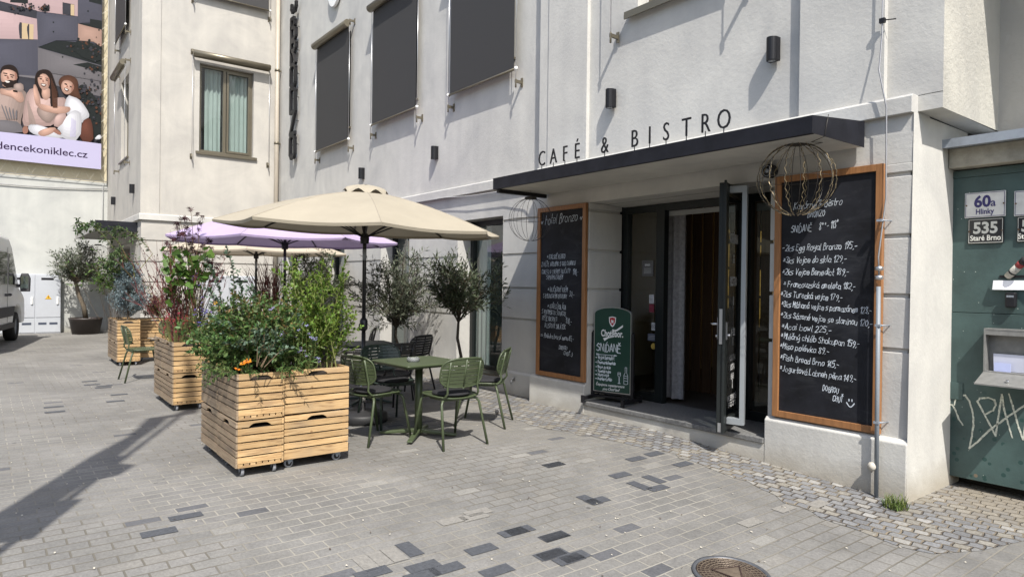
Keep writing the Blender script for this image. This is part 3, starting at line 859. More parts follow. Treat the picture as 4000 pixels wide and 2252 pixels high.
# ---------------------------------------------------------------- advertising board in the doorway
GREENB = M('sign_green', (.010, .042, .030), .35, var=.12)
sb = thing('pavement_sign', 'green arched menu sign on black stand feet standing on the door step', 'sign')
O = Vector((-5.655, 5.60, .155)); E_ = Vector((-5.195, 5.72, .155))
U = (E_ - O).normalized(); N = Vector((U.y, -U.x, 0)); Wd = (E_ - O).length
fr = (O, U, Zv, N, 0.0)
k = MB()
arch = [(.0, .12), (Wd, .12), (Wd, 1.02)] + [(Wd / 2 + Wd / 2 * math.cos(a), 1.02 + .075 * math.sin(a)) for a in [math.pi * q / 12 for q in range(1, 12)]] + [(0, 1.02)]
k.prism(arch, O, U, Zv, N, -.012, .012); k.build('panel', GREENB, sb)
k = MB()
edge = [(p[0], p[1]) for p in arch]
for a, b in zip(edge, edge[1:] + edge[:1]): bar3d(k, [a, b], fr, .008, -.014, .014)
k.build('panel_edge', STEEL, sb)
for u in (-.02, Wd + .02):
    k = MB(); c_ = O + U * u
    k.prism([(-.018, .05), (.018, .05), (.018, .79), (0, .82), (-.018, .79)], c_ - Vector((0, 0, 0)), U, Zv, N, -.016, .016)
    k.prism([(-.0165, .03), (.0165, .03), (.0165, .07), (-.0165, .07)], c_, U, Zv, N, -.19, .21)
    k.prism([(-.0185, 0), (.0185, 0), (.0185, .085), (-.0185, .085)], c_, U, Zv, N, .21, .235); k.prism([(-.0185, 0), (.0185, 0), (.0185, .085), (-.0185, .085)], c_, U, Zv, N, -.215, -.19)
    k.build('foot', BLACK, sb, bevel=.002)
k = MB(); k.prism([(0, .05), (Wd, .05), (Wd, .075), (0, .075)], O, U, Zv, N, -.012, .012); k.prism([(0, .095), (Wd, .095), (Wd, .125), (0, .125)], O, U, Zv, N, -.016, .016); k.build('crossbar', BLACK, sb)
PW = M('print_white', (.68, .70, .70), .5)
k = MB(); f2 = (fr[0], fr[1], fr[2], fr[3], .0145)
c_ = Wd / 2
k.m = 0; k.prism([(c_ - .046, .98), (c_ - .038, .985), (c_, .992), (c_ + .038, .985), (c_ + .046, .98), (c_ + .04, .92), (c_ + .02, .885), (c_, .87), (c_ - .02, .885), (c_ - .04, .92)], O, U, Zv, N, .0122, .0135)
k.m = 1; k.prism([(c_ - .036, .974), (c_, .982), (c_ + .036, .974), (c_ + .031, .924), (c_, .884), (c_ - .031, .924)], O, U, Zv, N, .0136, .0145)
k.m = 0; k.prism([(c_ - .016, .915), (c_ - .01, .93), (c_ - .018, .945), (c_ - .005, .957), (c_ + .002, .945), (c_ + .016, .95), (c_ + .012, .93), (c_ + .018, .912), (c_ + .008, .92), (c_ - .004, .918)], O, U, Zv, N, .0146, .0155)
k.prism([(c_ - .03, .822), (c_ + .055, .845), (c_ + .135, .90), (c_ + .135, .875), (c_ + .06, .825)], O, U, Zv, N, .0122, .0135)
k.prism([(c_ - .12, .735), (c_ - .1, .705), (c_ - .05, .74), (c_ + .03, .758), (c_ - .05, .757)], O, U, Zv, N, .0122, .0135)
k.build('emblem', [PW, M('print_red', (.35, .02, .025), .5)], sb)
type_text('brand_lettering', 'Chot\u011bbor.', .108, PW, fr, (c_ - .148, .76), sb, bold=.028, d=.014, sx=.62)
type_text('footer_lettering', '\u010cepujeme nepasterovan\u00e9', .043, PW, fr, (.028, .185), sb, bold=.014, d=.0125, sx=.84, shear=.2)
type_text('footer_lettering', 'pivo Chot\u011bbo\u0159', .043, PW, fr, (.12, .138), sb, bold=.014, d=.0125, sx=.84, shear=.2)
k = MB()
W = lambda tx, u, v, l, sz, wd: write(k, tx, fr, (u, v), (u + l, v), wd, sz, .05, .0128)
W('SN\u00cdDAN\u011a', .03, .585, .33, .085, .009)
ribbon(k, [(.035, .545), (.3, .545)], f2, .006); ribbon(k, [(.27, .553), (.3, .545), (.27, .537)], f2, .006)
for q in (0, .012, .024): ribbon(k, [(.03 + q, .555), (.042 + q, .545), (.03 + q, .535)], f2, .004)
for i, (tx, l, sz) in enumerate((('Vejce Benedict', .22, .042), ('Francouzsk\u00e1 omeleta', .235, .032), ('Vejce do skla', .17, .03), ('Tureck\u00e1 vejce', .175, .03), ('S\u00e1zen\u00e9 vejce', .15, .03), ('Avok\u00e1dov\u00fd chl\u00e9b', .19, .03))):
    v = (.46, .405, .352, .305, .262, .215)[i] + .035
    ribbon(k, [(.018, v + .012), (.04, v + .012)], f2, .005); ribbon(k, [(.033, v + .018), (.041, v + .012), (.033, v + .006)], f2, .004)
    W(tx, .052, v, l, sz, .0055)
W_ = lambda pl: ribbon(k, pl, f2, .005)
W_([(.395, .235), (.395, .33), (.41, .36), (.41, .42), (.43, .42), (.43, .36), (.445, .33), (.445, .235), (.42, .228), (.395, .235)]); W_([(.397, .325), (.443, .32)]); W_([(.397, .30), (.443, .297)]); W_([(.397, .27), (.443, .267)])
W_([(.318, .355), (.318, .325), (.332, .30), (.334, .24), (.32, .232), (.352, .232), (.338, .24), (.338, .30), (.352, .325), (.352, .355), (.318, .355)]); W_([(.318, .34), (.352, .336)])
k.build('chalk_drawing', CHALK, sb)

# ---------------------------------------------------------------- wire globes hung under the canopies
WIRE = M('wire_black', (.03, .026, .022), .5)
FAIRY = M('fairy_wire', (.24, .19, .11), .4, .4, var=.6, vs=60)


def globe(c, r, hang, label, fairy=False, nm=14):
    t = thing('wire_globe', label, 'hanging ornament', c, group='wire globes hung under the canopies')
    k = MB(); rr = random.Random(int(c[0] * 100))
    for q in range(nm):
        a = 2 * math.pi * q / nm + rr.uniform(-.06, .06)
        pts = [(r * math.sin(p_) * math.cos(a) * (1 + rr.uniform(-.008, .008)), r * math.sin(p_) * math.sin(a), r * .98 * math.cos(p_)) for p_ in [math.pi * (.04 + .92 * s / 16) for s in range(17)]]
        k.tube(pts, .0023, 4)
    k.tube([(r * math.cos(a), r * math.sin(a), 0) for a in [2 * math.pi * s / 28 for s in range(28)]], .002, 4, closed=True)
    k.build('wire_cage', WIRE, t)
    k = MB(); k.lathe([(0, -.012), (.075, -.012), (.07, .012), (0, .014)], (0, 0, r * .985), 14); k.build('crown_plate', WIRE, t)
    k = MB(); k.tube([(0, 0, r * .98), (0, 0, r + hang)], .002, 4); k.build('hanging_wire', WIRE, t)
    if fairy:
        k = MB()
        for q in range(nm):
            a = 2 * math.pi * q / nm + .03
            pts = []
            for s in range(34):
                p_ = math.pi * (.12 + .82 * s / 33)
                rw = r * 1.01 + .006 * rr.uniform(-1, 1)
                aw = a + .03 * math.sin(s * 1.9 + q)
                pts.append((rw * math.sin(p_) * math.cos(aw), rw * math.sin(p_) * math.sin(aw), rw * .98 * math.cos(p_)))
            k.tube(pts, .0024, 4)
        k.build('fairy_lights', FAIRY, t)
    return t


g1 = at(3110, 700, 1, 5.02); globe((g1.x, 5.02, g1.z), .287, .06, 'wire globe wrapped in fairy lights under the right end of the canopy', True)
g2 = at(2072, 858, 1, 5.12); globe((g2.x, 5.12, g2.z), .262, .10, 'bare wire globe under the left end of the entrance canopy', False, 12)
k = MB(); k.tube([(g1.x, 5.02, g1.z + .34), (g1.x + .1, 5.04, 2.612), (g1.x + .22, 5.0, 2.61), (cxR - .12, 4.9, 2.605), (cxR + .012, 4.85, 2.62), (cxR + .014, 4.87, 2.72), (cxR + .01, 4.9, 2.79)], .003, 5)
tag(k.build('lamp_cable', WIRE), 'thin black cable running from the fairy-light globe over the canopy edge', 'cable')
s = at(3003, 668, 1, yPier - .06)
t = thing('wall_speaker', 'round black loudspeaker on the wall over the wide chalkboard', 'speaker')
k = MB(); k.lathe([(0, 0), (.055, 0), (.062, .02), (.062, .075), (0, .075)], (s.x, yPier - .09, s.z), 20, 'y'); k.build('cone_housing', BLACK, t)
k = MB(); k.lathe([(0, -.004), (.018, -.004), (.02, .004)], (s.x, yPier - .09, s.z), 12, 'y'); k.tube([(s.x + .045 * math.cos(a), yPier - .092, s.z + .045 * math.sin(a)) for a in [.628 * q for q in range(10)]], .003, 5, closed=True); k.build('rim', GALV, t)

# ---------------------------------------------------------------- lightning conductor and small wall fittings
t = thing('lightning_conductor', 'steel lightning rod wire and grey protection pipe down the right pier', 'conductor')
xx = -2.375
k = MB(); k.tube([(-2.43, yP - .03, TOP), (-2.43, yP - .04, 3.5), (-2.425, yPier - .07, 3.2), (-2.37, yPier - .06, 2.9), (-2.365, yPier - .055, 2.2), (-2.395, yPl - .05, 1.75), (-2.39, yPl - .045, 1.6)], .006, 6); k.build('wire', M('wire_steel', (.30, .30, .31), .45, .4), t)
k = MB(); k.tube([(-2.385, yPl - .045, -.13), (-2.392, yPl - .045, 1.52)], .017, 8); k.build('pipe', M('pipe_bluegrey', (.19, .215, .24), .5), t)
for z in (1.66, 1.59):
    k = MB(); k.lathe([(0, -.022), (.03, -.012), (.03, .012), (0, .022)], (-2.39, yPl - .045, z), 12); k.build('coupler', STEEL, t)
for (z, y, mt) in ((3.60, yP, BLACK), (2.03, yPier, GALV), (1.22, yPier, GALV), (.47, yPier, GALV)):
    k = MB(); k.box(-2.408, -2.368, yPl - .064, yPl - .026, z - .009, z + .009) if z < 3 else k.box(-2.45, -2.41, y - .055, y - .025, z - .018, z + .018); k.tube([(-2.37 if z < 3 else -2.41, yPl - .045 if z < 3 else y - .04, z), (-2.345, y, z)], .005, 6); k.build('clamp', mt, t)
t = thing('outdoor_socket', 'small white socket box low on the wall beside the narrow chalkboard', 'socket')
k = MB(); k.box(-7.47, -7.385, yM - .075, yM - .0, .37, .465); k.build('box', WHITE, t, bevel=.006)
k = MB(); k.box(-7.46, -7.40, yM - .092, yM - .076, .385, .45); k.build('flap', BLACK, t, bevel=.004)
k = MB(); k.tube([(-7.21, yM - .03, .205), (-7.21, yM - .09, .205), (-7.21, yM - .1, .16)], .012, 7); k.lathe([(0, 0), (.03, 0), (.03, .01), (0, .01)], (-7.21, yM - .07, .225), 10)
tag(k.build('water_tap', STEEL), 'small rusty water tap on the plinth under the socket box', 'tap')
k = MB(); p = at(3407, 1820, 1, yPl - .05); k.lathe([(0, -.075), (.012, -.07), (.016, .0), (.03, .012), (.036, .03), (.028, .05), (0, .056)], (p.x, yPl - .035, p.z), 12, 'y')
k.v = [(v[0], 2 * (yPl - .035) - v[1] + .01, v[2]) for v in k.v]
tag(k.build('pipe_stub', M('knob_white', (.46, .43, .37), .6, var=.2, vs=60)), 'small white knob sticking out of the right plinth beside the pipe', 'knob')
k = MB(); k.tube([(-10.2, yM - .065, 2.85), (-9.0, yM - .065, 2.845), (-8.3, yM - .07, 2.80), (-7.4, yM - .07, 2.79), (-6.9, yM - .09, 2.77), (-6.5, yM - .15, 2.74)], .006, 5)
tag(k.build('wall_cable', M('grey_cable', (.4, .4, .4), .6)), 'grey cable along the string course left of the entrance canopy', 'cable')

# ---------------------------------------------------------------- canopy and globes on the wing
t = thing('side_canopy', 'flat canopy over the far side door on the end of the wing', 'canopy')
k = MB(); k.box(-17.46, -17.44, 1.785, yC, 2.585, 2.81); k.build('fascia', NAVY, t)
k = MB(); k.box(-21.9, -17.461, 1.785, 1.80, 2.585, 2.79); k.box(-21.9, -17.461, 1.80, yC, 2.60, 2.66); k.build('slab', M('concrete_pale', (.34, .33, .31), .85, var=.12), t)
globe((-18.9, 2.0, 2.0), .33, .25, 'wire globe under the far canopy nearer the wing corner', False, 16)
globe((-21.3, 2.0, 2.0), .36, .24, 'wire globe under the far canopy close to the white side wall', False, 16)
k = MB(); k.box(-20.4, -18.5, yC + .25, yC + .3, .05, 2.3); k.build('side_door', M('grey_door', (.13, .14, .145), .5), hotel)
# ---------------------------------------------------------------- white side wall with the banner
nb = thing('white_side_wall', 'tall white and cream side wall behind the van carrying the big banner', 'wall')
xD = -22.6
k = MB(); k.quad((xD, -14, -.1), (xD, yC + .05, -.1), (xD, yC + .05, 4.28), (xD, -14, 4.33)); k.build('lower_face', stucco('stucco_lightgrey', (.43, .435, .415), bump=.15), nb)
k = MB(); k.quad((xD, -14, 4.33), (xD, yC + .05, 4.28), (xD, yC + .05, 13), (xD, -14, 13)); k.box(xD - .5, xD - .01, -14, yC + .05, -.1, 13); k.build('upper_face', M('cream_render', (.53, .47, .33), .85, var=.08, vs=2, bump=.2), nb)

bn = thing('banner', 'large advertising banner of terraced flats with a seated family of three laced to the wall', 'banner')
bx = xD + .16
fr = frame((bx, 0, 0), Y, X)
cols = [('bg_slate', (.085, .085, .11)), ('pink_wall', (.50, .36, .36)), ('dark_wall', (.045, .045, .055)), ('peach_wall', (.40, .26, .21)), ('lilac_band', (.52, .49, .68)), ('navy_ink', (.035, .02, .06)),
        ('skin', (.50, .31, .24)), ('hair_dark', (.02, .012, .01)), ('beige_cloth', (.33, .25, .22)), ('rose_cloth', (.48, .34, .31)), ('white_cloth', (.62, .62, .66)), ('brown_cloth', (.12, .045, .03)), ('night_green', (.018, .022, .022)), ('hair_brown', (.10, .045, .028)), ('window_glow', (.55, .42, .26)), ('grey_wall', (.16, .15, .16)), ('skin_shade', (.30, .15, .11)), ('teeth', (.7, .66, .62))]
mats = [M('print_' + a, [c * .72 for c in b], .8, var=.22, vs=4, spec=.15) for a, b in cols]
ix = {a: i for i, (a, b) in enumerate(cols)}
zb = lambda a, b: (a * .49645, b * .49655)


def bp(pts):
    o = []
    for a, b in pts:
        p = at(a * .49645, b * .49655, 0, bx); o.append((p.y, p.z))
    return o


YR = at(397, 300, 0, bx).y
k = MB(); k.box(bx - .02, bx, -7.0, YR, 4.66, 12.6)
sh = k.build('sheet', mats[ix['bg_slate']], bn)
PV, PF, PC, lay = [], [], [], [0.0]
pal = {a: [c * .72 for c in b] for a, b in cols}
FIG = {'skin', 'beige_cloth', 'rose_cloth', 'white_cloth', 'brown_cloth', 'hair_brown'}


def poly(col, pts, sm=0, amt=None, hi=None):
    """one printed patch of the banner picture, toned from its edge to its middle like the photograph on it"""
    o = [(max(-6.9, min(YR - .001, u)), v) for u, v in bp(pts)]
    for _ in range(sm):
        q = []
        for a, b in zip(o, o[1:] + o[:1]):
            q += [(a[0] * .75 + b[0] * .25, a[1] * .75 + b[1] * .25), (a[0] * .25 + b[0] * .75, a[1] * .25 + b[1] * .75)]
        o = q
    if amt is None: amt = .42 if (col in FIG and sm) else (.16 if len(pts) > 3 and col in ('grey_wall', 'bg_slate', 'pink_wall', 'peach_wall', 'dark_wall') else 0)
    n = 6 if amt else 1
    cu_, cv_ = sum(p[0] for p in o) / len(o), sum(p[1] for p in o) / len(o)
    ext = max(p[1] for p in o) - min(p[1] for p in o)
    hu, hv = cu_ - .12 * ext, cv_ + .22 * ext
    c = pal[col]
    for q in range(n):
        f = 1 - q / n * .85
        g = 1 + amt * (1.3 * q / max(1, n - 1) - .62) if n > 1 else 1
        lay[0] += .00012
        i0 = len(PV)
        for p in o: PV.append((bx + .002 + lay[0], hu + (p[0] - hu) * f if q else p[0], hv + (p[1] - hv) * f if q else p[1]))
        PF.append(list(range(i0, len(PV)))); PC.append([min(1, x * g) for x in c])


poly('grey_wall', [(-300, 290), (297, 318), (300, 375), (800, 520), (800, 1130), (-300, 1040)])
poly('bg_slate', [(-300, 300), (297, 318), (300, 600), (-300, 560)])
poly('dark_wall', [(-300, 540), (290, 620), (520, 700), (800, 760), (800, 1130), (-300, 1050)])
poly('night_green', [(300, 372), (440, 318), (800, 350), (800, 515)])
poly('pink_wall', [(-300, -20), (0, 75), (290, 150), (297, 312), (-300, 300)]); poly('pink_wall', [(-300, -500), (612, -500), (612, 130), (300, 90), (-300, -60)])
poly('dark_wall', [(-300, -40), (-40, 0), (290, 85), (285, 148), (-300, 20)]); poly('night_green', [(100, -500), (220, -500), (220, 30), (80, 20)])
poly('window_glow', [(158, 178), (265, 195), (262, 312), (158, 306)]); poly('dark_wall', [(155, 176), (172, 180), (172, 306), (155, 305)]); poly('dark_wall', [(222, 190), (230, 192), (230, 310), (222, 309)])
poly('dark_wall', [(492, 20), (585, 38), (585, 128), (492, 112)]); poly('window_glow', [(556, 36), (584, 40), (584, 126), (556, 122)])
poly('bg_slate', [(616, -500), (800, -500), (800, 170), (616, 185)]); poly('bg_slate', [(300, 94), (612, 134), (612, 320), (440, 320), (300, 372)])
poly('night_green', [(320, 60), (345, 38), (385, 50), (390, 95), (318, 85)], 1)
poly('night_green', [(700, -500), (800, -500), (800, 40), (700, 15)]); poly('night_green', [(708, 150), (800, 165), (800, 232), (620, 188), (708, 186)])
poly('peach_wall', [(614, 188), (800, 236), (800, 375), (735, 330), (614, 320)]); poly('night_green', [(585, 330), (640, 318), (720, 340), (800, 365), (800, 510), (590, 430)], 1)
poly('grey_wall', [(300, 380), (800, 522), (800, 640), (300, 560)])
poly('night_green', [(575, 510), (690, 492), (800, 525), (800, 570), (690, 540)])
for (a, b) in ((420, 178), (420, 252), (492, 450), (776, 594), (778, 238), (692, 90)): poly('night_green', [(a + 7 * math.cos(q * 1.05), b + 7 * math.sin(q * 1.05)) for q in range(6)])
poly('night_green', [(640, 650), (690, 700), (770, 790), (800, 900), (800, 1115), (600, 1080), (560, 760)], 2)
rq = random.Random(8)
for (cx, cy, sx, sy, n_) in ((660, 360, 60, 22, 40), (760, 400, 30, 40, 30), (720, 820, 55, 90, 90), (650, 700, 25, 30, 20), (350, 70, 22, 14, 16), (180, 60, 60, 20, 24), (740, 540, 40, 14, 16)):
    for q in range(n_):
        x, y, r = rq.gauss(cx, sx), rq.gauss(cy, sy), rq.uniform(4, 13)
        poly(rq.choice(('night_green', 'night_green', 'dark_wall', 'hair_brown')), [(x + r * math.cos(t_ * 1.26 + r), y + r * math.sin(t_ * 1.26 + r)) for t_ in range(5)], 0, 0)
# father
poly('beige_cloth', [(-200, 740), (60, 690), (170, 700), (215, 740), (190, 860), (160, 960), (175, 1050), (-200, 1040)], 1)
poly('grey_wall', [(-200, 950), (120, 945), (180, 1000), (175, 1056), (-200, 1040)], 1)
poly('skin', [(20, 690), (110, 690), (115, 640), (20, 640)], 1)
poly('skin', [(5, 560), (30, 535), (110, 540), (140, 600), (132, 650), (90, 690), (40, 690), (5, 640)], 2)
poly('hair_dark', [(5, 640), (28, 652), (70, 630), (118, 640), (138, 610), (132, 660), (90, 694), (38, 690)], 1); poly('hair_dark', [(0, 560), (20, 520), (90, 508), (140, 545), (146, 610), (132, 615), (125, 570), (70, 548), (20, 552), (6, 590)], 2)
poly('teeth', [(34, 636), (82, 644), (68, 656), (46, 652)], 1); poly('hair_dark', [(26, 574), (58, 580), (58, 588), (26, 583)]); poly('hair_dark', [(78, 586), (112, 594), (112, 602), (78, 594)]); poly('hair_dark', [(32, 592), (54, 596), (50, 604), (34, 600)]); poly('hair_dark', [(82, 604), (104, 608), (102, 616), (84, 611)]); poly('skin_shade', [(118, 560), (138, 600), (128, 640), (116, 620)], 1); poly('skin_shade', [(58, 590), (70, 612), (72, 626), (50, 622)], 1)
poly('skin', [(0, 690), (60, 720), (150, 690), (185, 760), (190, 800), (150, 815), (100, 770), (30, 750), (0, 745)], 1); poly('beige_cloth', [(110, 660), (180, 655), (190, 720), (140, 730), (105, 700)], 1); poly('hair_dark', [(100, 710), (135, 716), (140, 732), (104, 726)])
# mother
poly('hair_dark', [(280, 570), (340, 545), (400, 560), (430, 640), (460, 740), (455, 880), (400, 900), (290, 800), (270, 660)], 2)
poly('rose_cloth', [(215, 710), (290, 690), (330, 800), (440, 770), (520, 770), (530, 850), (470, 900), (430, 990), (300, 1000), (240, 1000), (170, 990), (190, 830)], 1)
poly('skin', [(330, 690), (390, 690), (400, 760), (360, 800), (325, 760)], 1)
poly('skin', [(295, 600), (330, 572), (380, 590), (396, 640), (385, 690), (350, 718), (318, 700), (296, 650)], 2)
poly('hair_dark', [(285, 600), (310, 558), (370, 552), (405, 600), (412, 700), (430, 850), (395, 870), (392, 640), (370, 590), (325, 580), (300, 620)], 1)
poly('brown_cloth', [(314, 656), (370, 666), (352, 690), (328, 684)], 1); poly('teeth', [(320, 662), (362, 669), (350, 680), (332, 676)], 1); poly('hair_dark', [(304, 606), (334, 608), (334, 613), (304, 612)]); poly('hair_dark', [(356, 614), (386, 624), (386, 629), (356, 620)]); poly('hair_dark', [(310, 618), (332, 622), (328, 631), (312, 628)]); poly('hair_dark', [(358, 628), (380, 634), (378, 643), (360, 638)]); poly('skin_shade', [(378, 600), (394, 640), (384, 690), (372, 660)], 1); poly('skin_shade', [(336, 622), (346, 645), (344, 652), (330, 648)], 1)
poly('skin', [(258, 670), (285, 668), (315, 780), (320, 830), (285, 840), (268, 780)], 1)
poly('beige_cloth', [(280, 860), (330, 830), (470, 850), (430, 930), (380, 980), (310, 930)], 1)
# child
poly('white_cloth', [(530, 750), (580, 760), (640, 800), (700, 890), (700, 930), (640, 980), (540, 930), (500, 850)], 1)
poly('hair_brown', [(455, 650), (480, 605), (550, 590), (615, 630), (612, 710), (645, 790), (590, 770), (530, 750), (470, 690)], 2)
poly('skin', [(478, 670), (500, 632), (560, 640), (586, 690), (560, 735), (520, 752), (484, 720)], 2)
poly('brown_cloth', [(500, 690), (545, 707), (530, 728), (508, 716)], 1); poly('teeth', [(506, 696), (536, 708), (528, 718), (512, 710)], 1); poly('hair_dark', [(506, 658), (528, 664), (525, 674), (506, 668)]); poly('hair_dark', [(548, 678), (570, 688), (566, 697), (548, 688)]); poly('skin_shade', [(566, 655), (586, 692), (560, 736), (560, 700)], 1); poly('skin_shade', [(528, 668), (534, 688), (530, 694), (518, 690)], 1)
poly('skin', [(280, 820), (300, 812), (420, 860), (540, 835), (560, 870), (500, 905), (420, 895), (320, 870)], 1)
poly('brown_cloth', [(640, 960), (705, 920), (730, 1000), (735, 1125), (620, 1110)], 1)
# mother's crossed legs
poly('white_cloth', [(215, 1000), (250, 972), (320, 990), (380, 1010), (500, 1060), (490, 1095), (330, 1080), (240, 1050)], 1)
poly('white_cloth', [(440, 1010), (560, 880), (600, 868), (645, 900), (630, 1110), (495, 1100), (480, 1040)], 1)
poly('skin', [(290, 1050), (330, 1020), (420, 1000), (450, 1020), (400, 1060), (330, 1080)], 1); poly('rose_cloth', [(410, 990), (440, 900), (540, 890), (470, 1010)], 1); poly('skin_shade', [(410, 1035), (440, 1015), (485, 1050), (470, 1070)], 1); poly('skin_shade', [(175, 1000), (220, 995), (222, 1050), (180, 1060)], 1)
for q in range(5):      # folds in the clothes
    poly('grey_wall', [(10 + q * 30, 830 + q * 10), (15 + q * 30, 826 + q * 10), (60 + q * 18, 940), (50 + q * 18, 940)])
    poly('beige_cloth', [(212 + q * 8, 800 + q * 22), (222 + q * 8, 796 + q * 22), (236 + q * 12, 980), (228 + q * 12, 985)])
    poly('lilac_band', [(560 + q * 8, 930 + q * 6), (564 + q * 8, 928 + q * 6), (556 + q * 9, 1080), (551 + q * 9, 1080)])
for q in range(6): poly('hair_brown', [(400 + q * 9, 620 + q * 20), (404 + q * 9, 620 + q * 20), (420 + q * 6, 850), (414 + q * 6, 850)])
poly('white_cloth', [(735, 1100), (770, 1062), (800, 1066), (800, 1100)], 1)
poly('lilac_band', [(-600, 975), (-300, 1005), (0, 1040), (400, 1082), (800, 1135), (800, 1335), (400, 1295), (0, 1253), (-600, 1190)])
pmesh = bpy.data.meshes.new('print'); pmesh.from_pydata(PV, [], PF)
ca = pmesh.color_attributes.new('ink', 'FLOAT_COLOR', 'CORNER')
li = 0
for f_, c_ in zip(PF, PC):
    for _ in f_: ca.data[li].color = (*c_, 1); li += 1
pm = M('banner_print', (.5, .5, .5), .8, spec=.15)
vn = pm.node_tree.nodes.new('ShaderNodeVertexColor'); vn.layer_name = 'ink'
pm.node_tree.links.new(vn.outputs[0], pm.node_tree.nodes['Principled BSDF'].inputs['Base Color'])
pmesh.materials.append(pm)
po = bpy.data.objects.new('print', pmesh); COL.objects.link(po); po.parent = bn
k = MB()
A, Bq = bp([(-172, 1166)])[0], bp([(687, 1248)])[0]
to = type_text('lettering', 'residencekoniklec.cz', .28, mats[ix['navy_ink']], (fr[0], fr[1], fr[2], fr[3], 0), (0, 0), bn, bold=.012, d=lay[0] + .003)
us_ = [v.co.y for v in to.data.vertices]; u0_, u1_ = min(us_), max(us_)
# fitted so that its last letters end where they do on the banner
sc_ = (Bq[0] + .02 - at(0, 585, 0, bx).y) / ((u1_ - u0_) * .80)
for v in to.data.vertices:
    v.co.y = Bq[0] - (u1_ - v.co.y) * sc_
    v.co.z = Bq[1] + .01 + (v.co.z) * .98
k = MB()
z0b = at(397, 662, 0, bx).z
yy = -6.5; i = 0
pts = []
while yy < YR:
    pts.append((bx, yy, z0b + .03)); pts.append((bx - .08, yy + .17, z0b - .30)); yy += .34
k.tube(pts, .006, 4)
pts = []; zz = z0b
while zz < 12:
    pts.append((bx, YR - .02, zz)); pts.append((bx - .1, YR + .16, zz + .22)); zz += .44
k.tube(pts, .006, 4); k.build('lacing', M('lacing_rope', (.55, .52, .44), .8), bn)
k = MB(); k.tube([(bx - .1, YR + .17, 4.2), (bx - .1, YR + .17, 12.5)], .012, 6); k.tube([(bx - .08, -6.8, z0b - .31), (bx - .08, YR + .17, z0b - .33)], .012, 6)
k.build('tension_cable', M('cable_grey', (.28, .28, .28), .6), bn)
k = MB(); k.tube([(xD + .04, -6, 4.12)] + [(xD + .04, -6 + 8.6 * q / 14, 4.1 - .10 * math.sin(math.pi * ((q * 2 / 14) % 1))) for q in range(1, 15)], .014, 5)
tag(k.build('slack_cable', MATS['cable_grey']), 'sagging grey cable on the white wall under the banner', 'cable')
k = MB(); k.tube([(xD + .05, yC - .12, 2.75), (xD + .05, yC - .12, 4.25)], .008, 5); k.build('wall_wire', MATS['cable_grey']);
tag(bpy.data.objects['wall_wire'], 'thin vertical wire where the white side wall meets the wing', 'cable')

# ---------------------------------------------------------------- electricity cabinets
CABM = M('cabinet_white', (.43, .45, .48), .45, var=.03)
YEL = M('warning_yellow', (.62, .36, .02), .5)


def cabinet(name, P, u0, u1, z1, label, split):
    t = thing(name, label, 'cabinet')
    k = MB(); pbox(k, P, u0, u1, -.22, 0, .0, z1); k.build('housing', CABM, t, bevel=.008)
    us = [u0] + split + [u1]
    for a, b in zip(us[:-1], us[1:]):
        k = MB(); pbox(k, P, a + .012, b - .012, -.235, -.221, .44, z1 - .03); dd = k.build('door', CABM, t, bevel=.005)
        k = MB(); pbox(k, P, b - .10, b - .06, -.265, -.236, .80, 1.0); k.build('handle', WHITE, dd)
        c = (a + b) / 2
        o = Vector(P(c, -.2365, 1.0)); U = Vector(P(c + 1, -.2365, 1.0)) - o; N = Vector(P(c, -1.2365, 1.0)) - o
        k = MB(); k.m = 0; k.prism([(-.07, -.06), (.07, -.06), (0, .06)], o, U, Zv, N, 0, .002)
        k.m = 1; k.prism([(.004, .025), (-.018, -.012), (.0, -.008), (-.006, -.045), (.02, .004), (.002, .0)], o, U, Zv, N, .0021, .004)
        for q in ((-.078, -.066, .078, -.06), ): k.prism([(q[0], q[1]), (q[2], q[1]), (q[2], q[3]), (q[0], q[3])], o, U, Zv, N, 0, .002)
        k.build('warning_sign', [YEL, BLACK], dd)
        k = MB(); pbox(k, P, c - .16, c + .12, -.2385, -.2355, 1.46, 1.52) if z1 > 1.55 else pbox(k, P, c - .14, c + .1, -.2385, -.2355, 1.34, 1.40); k.build('label_plate', BLACK, dd)
        k = MB(); pbox(k, P, a + .012, b - .012, -.233, -.221, .03, .42); pn = k.build('lower_panel', CABM, t, bevel=.004)
        k = MB()
        for q in (a + (b - a) * .12, a + (b - a) * .55): pbox(k, P, q, q + (b - a) * .32, -.2355, -.2335, .24, .30)
        k.build('vent', M('vent_dark', (.05, .06, .09), .5), pn)
    return t


cabinet('meter_cabinet', PX(xD), -.42, 1.50, 1.62, 'white double electricity cabinet with yellow warning triangles on the side wall behind the van', [.27, .92])
cabinet('wall_cabinet', PX(xW), 3.85, 5.05, 1.62, 'pale blue cabinet against the wing wall behind the planters', [4.45])

# ---------------------------------------------------------------- delivery van at the left edge
vp = Vector((-20.2, .48, 0))
va = math.atan2(.19, -.98)      # the nose points this way
van = thing('delivery_van', 'white delivery van parked nose to the white side wall, cut by the left edge', 'van', (vp.x, vp.y, 0), va)
VW = M('van_white', (.82, .82, .81), .3, var=.02)
RUB = M('rubber_black', (.018, .018, .018), .8, var=.2)
TRIM = M('van_trim', (.05, .05, .055), .6)
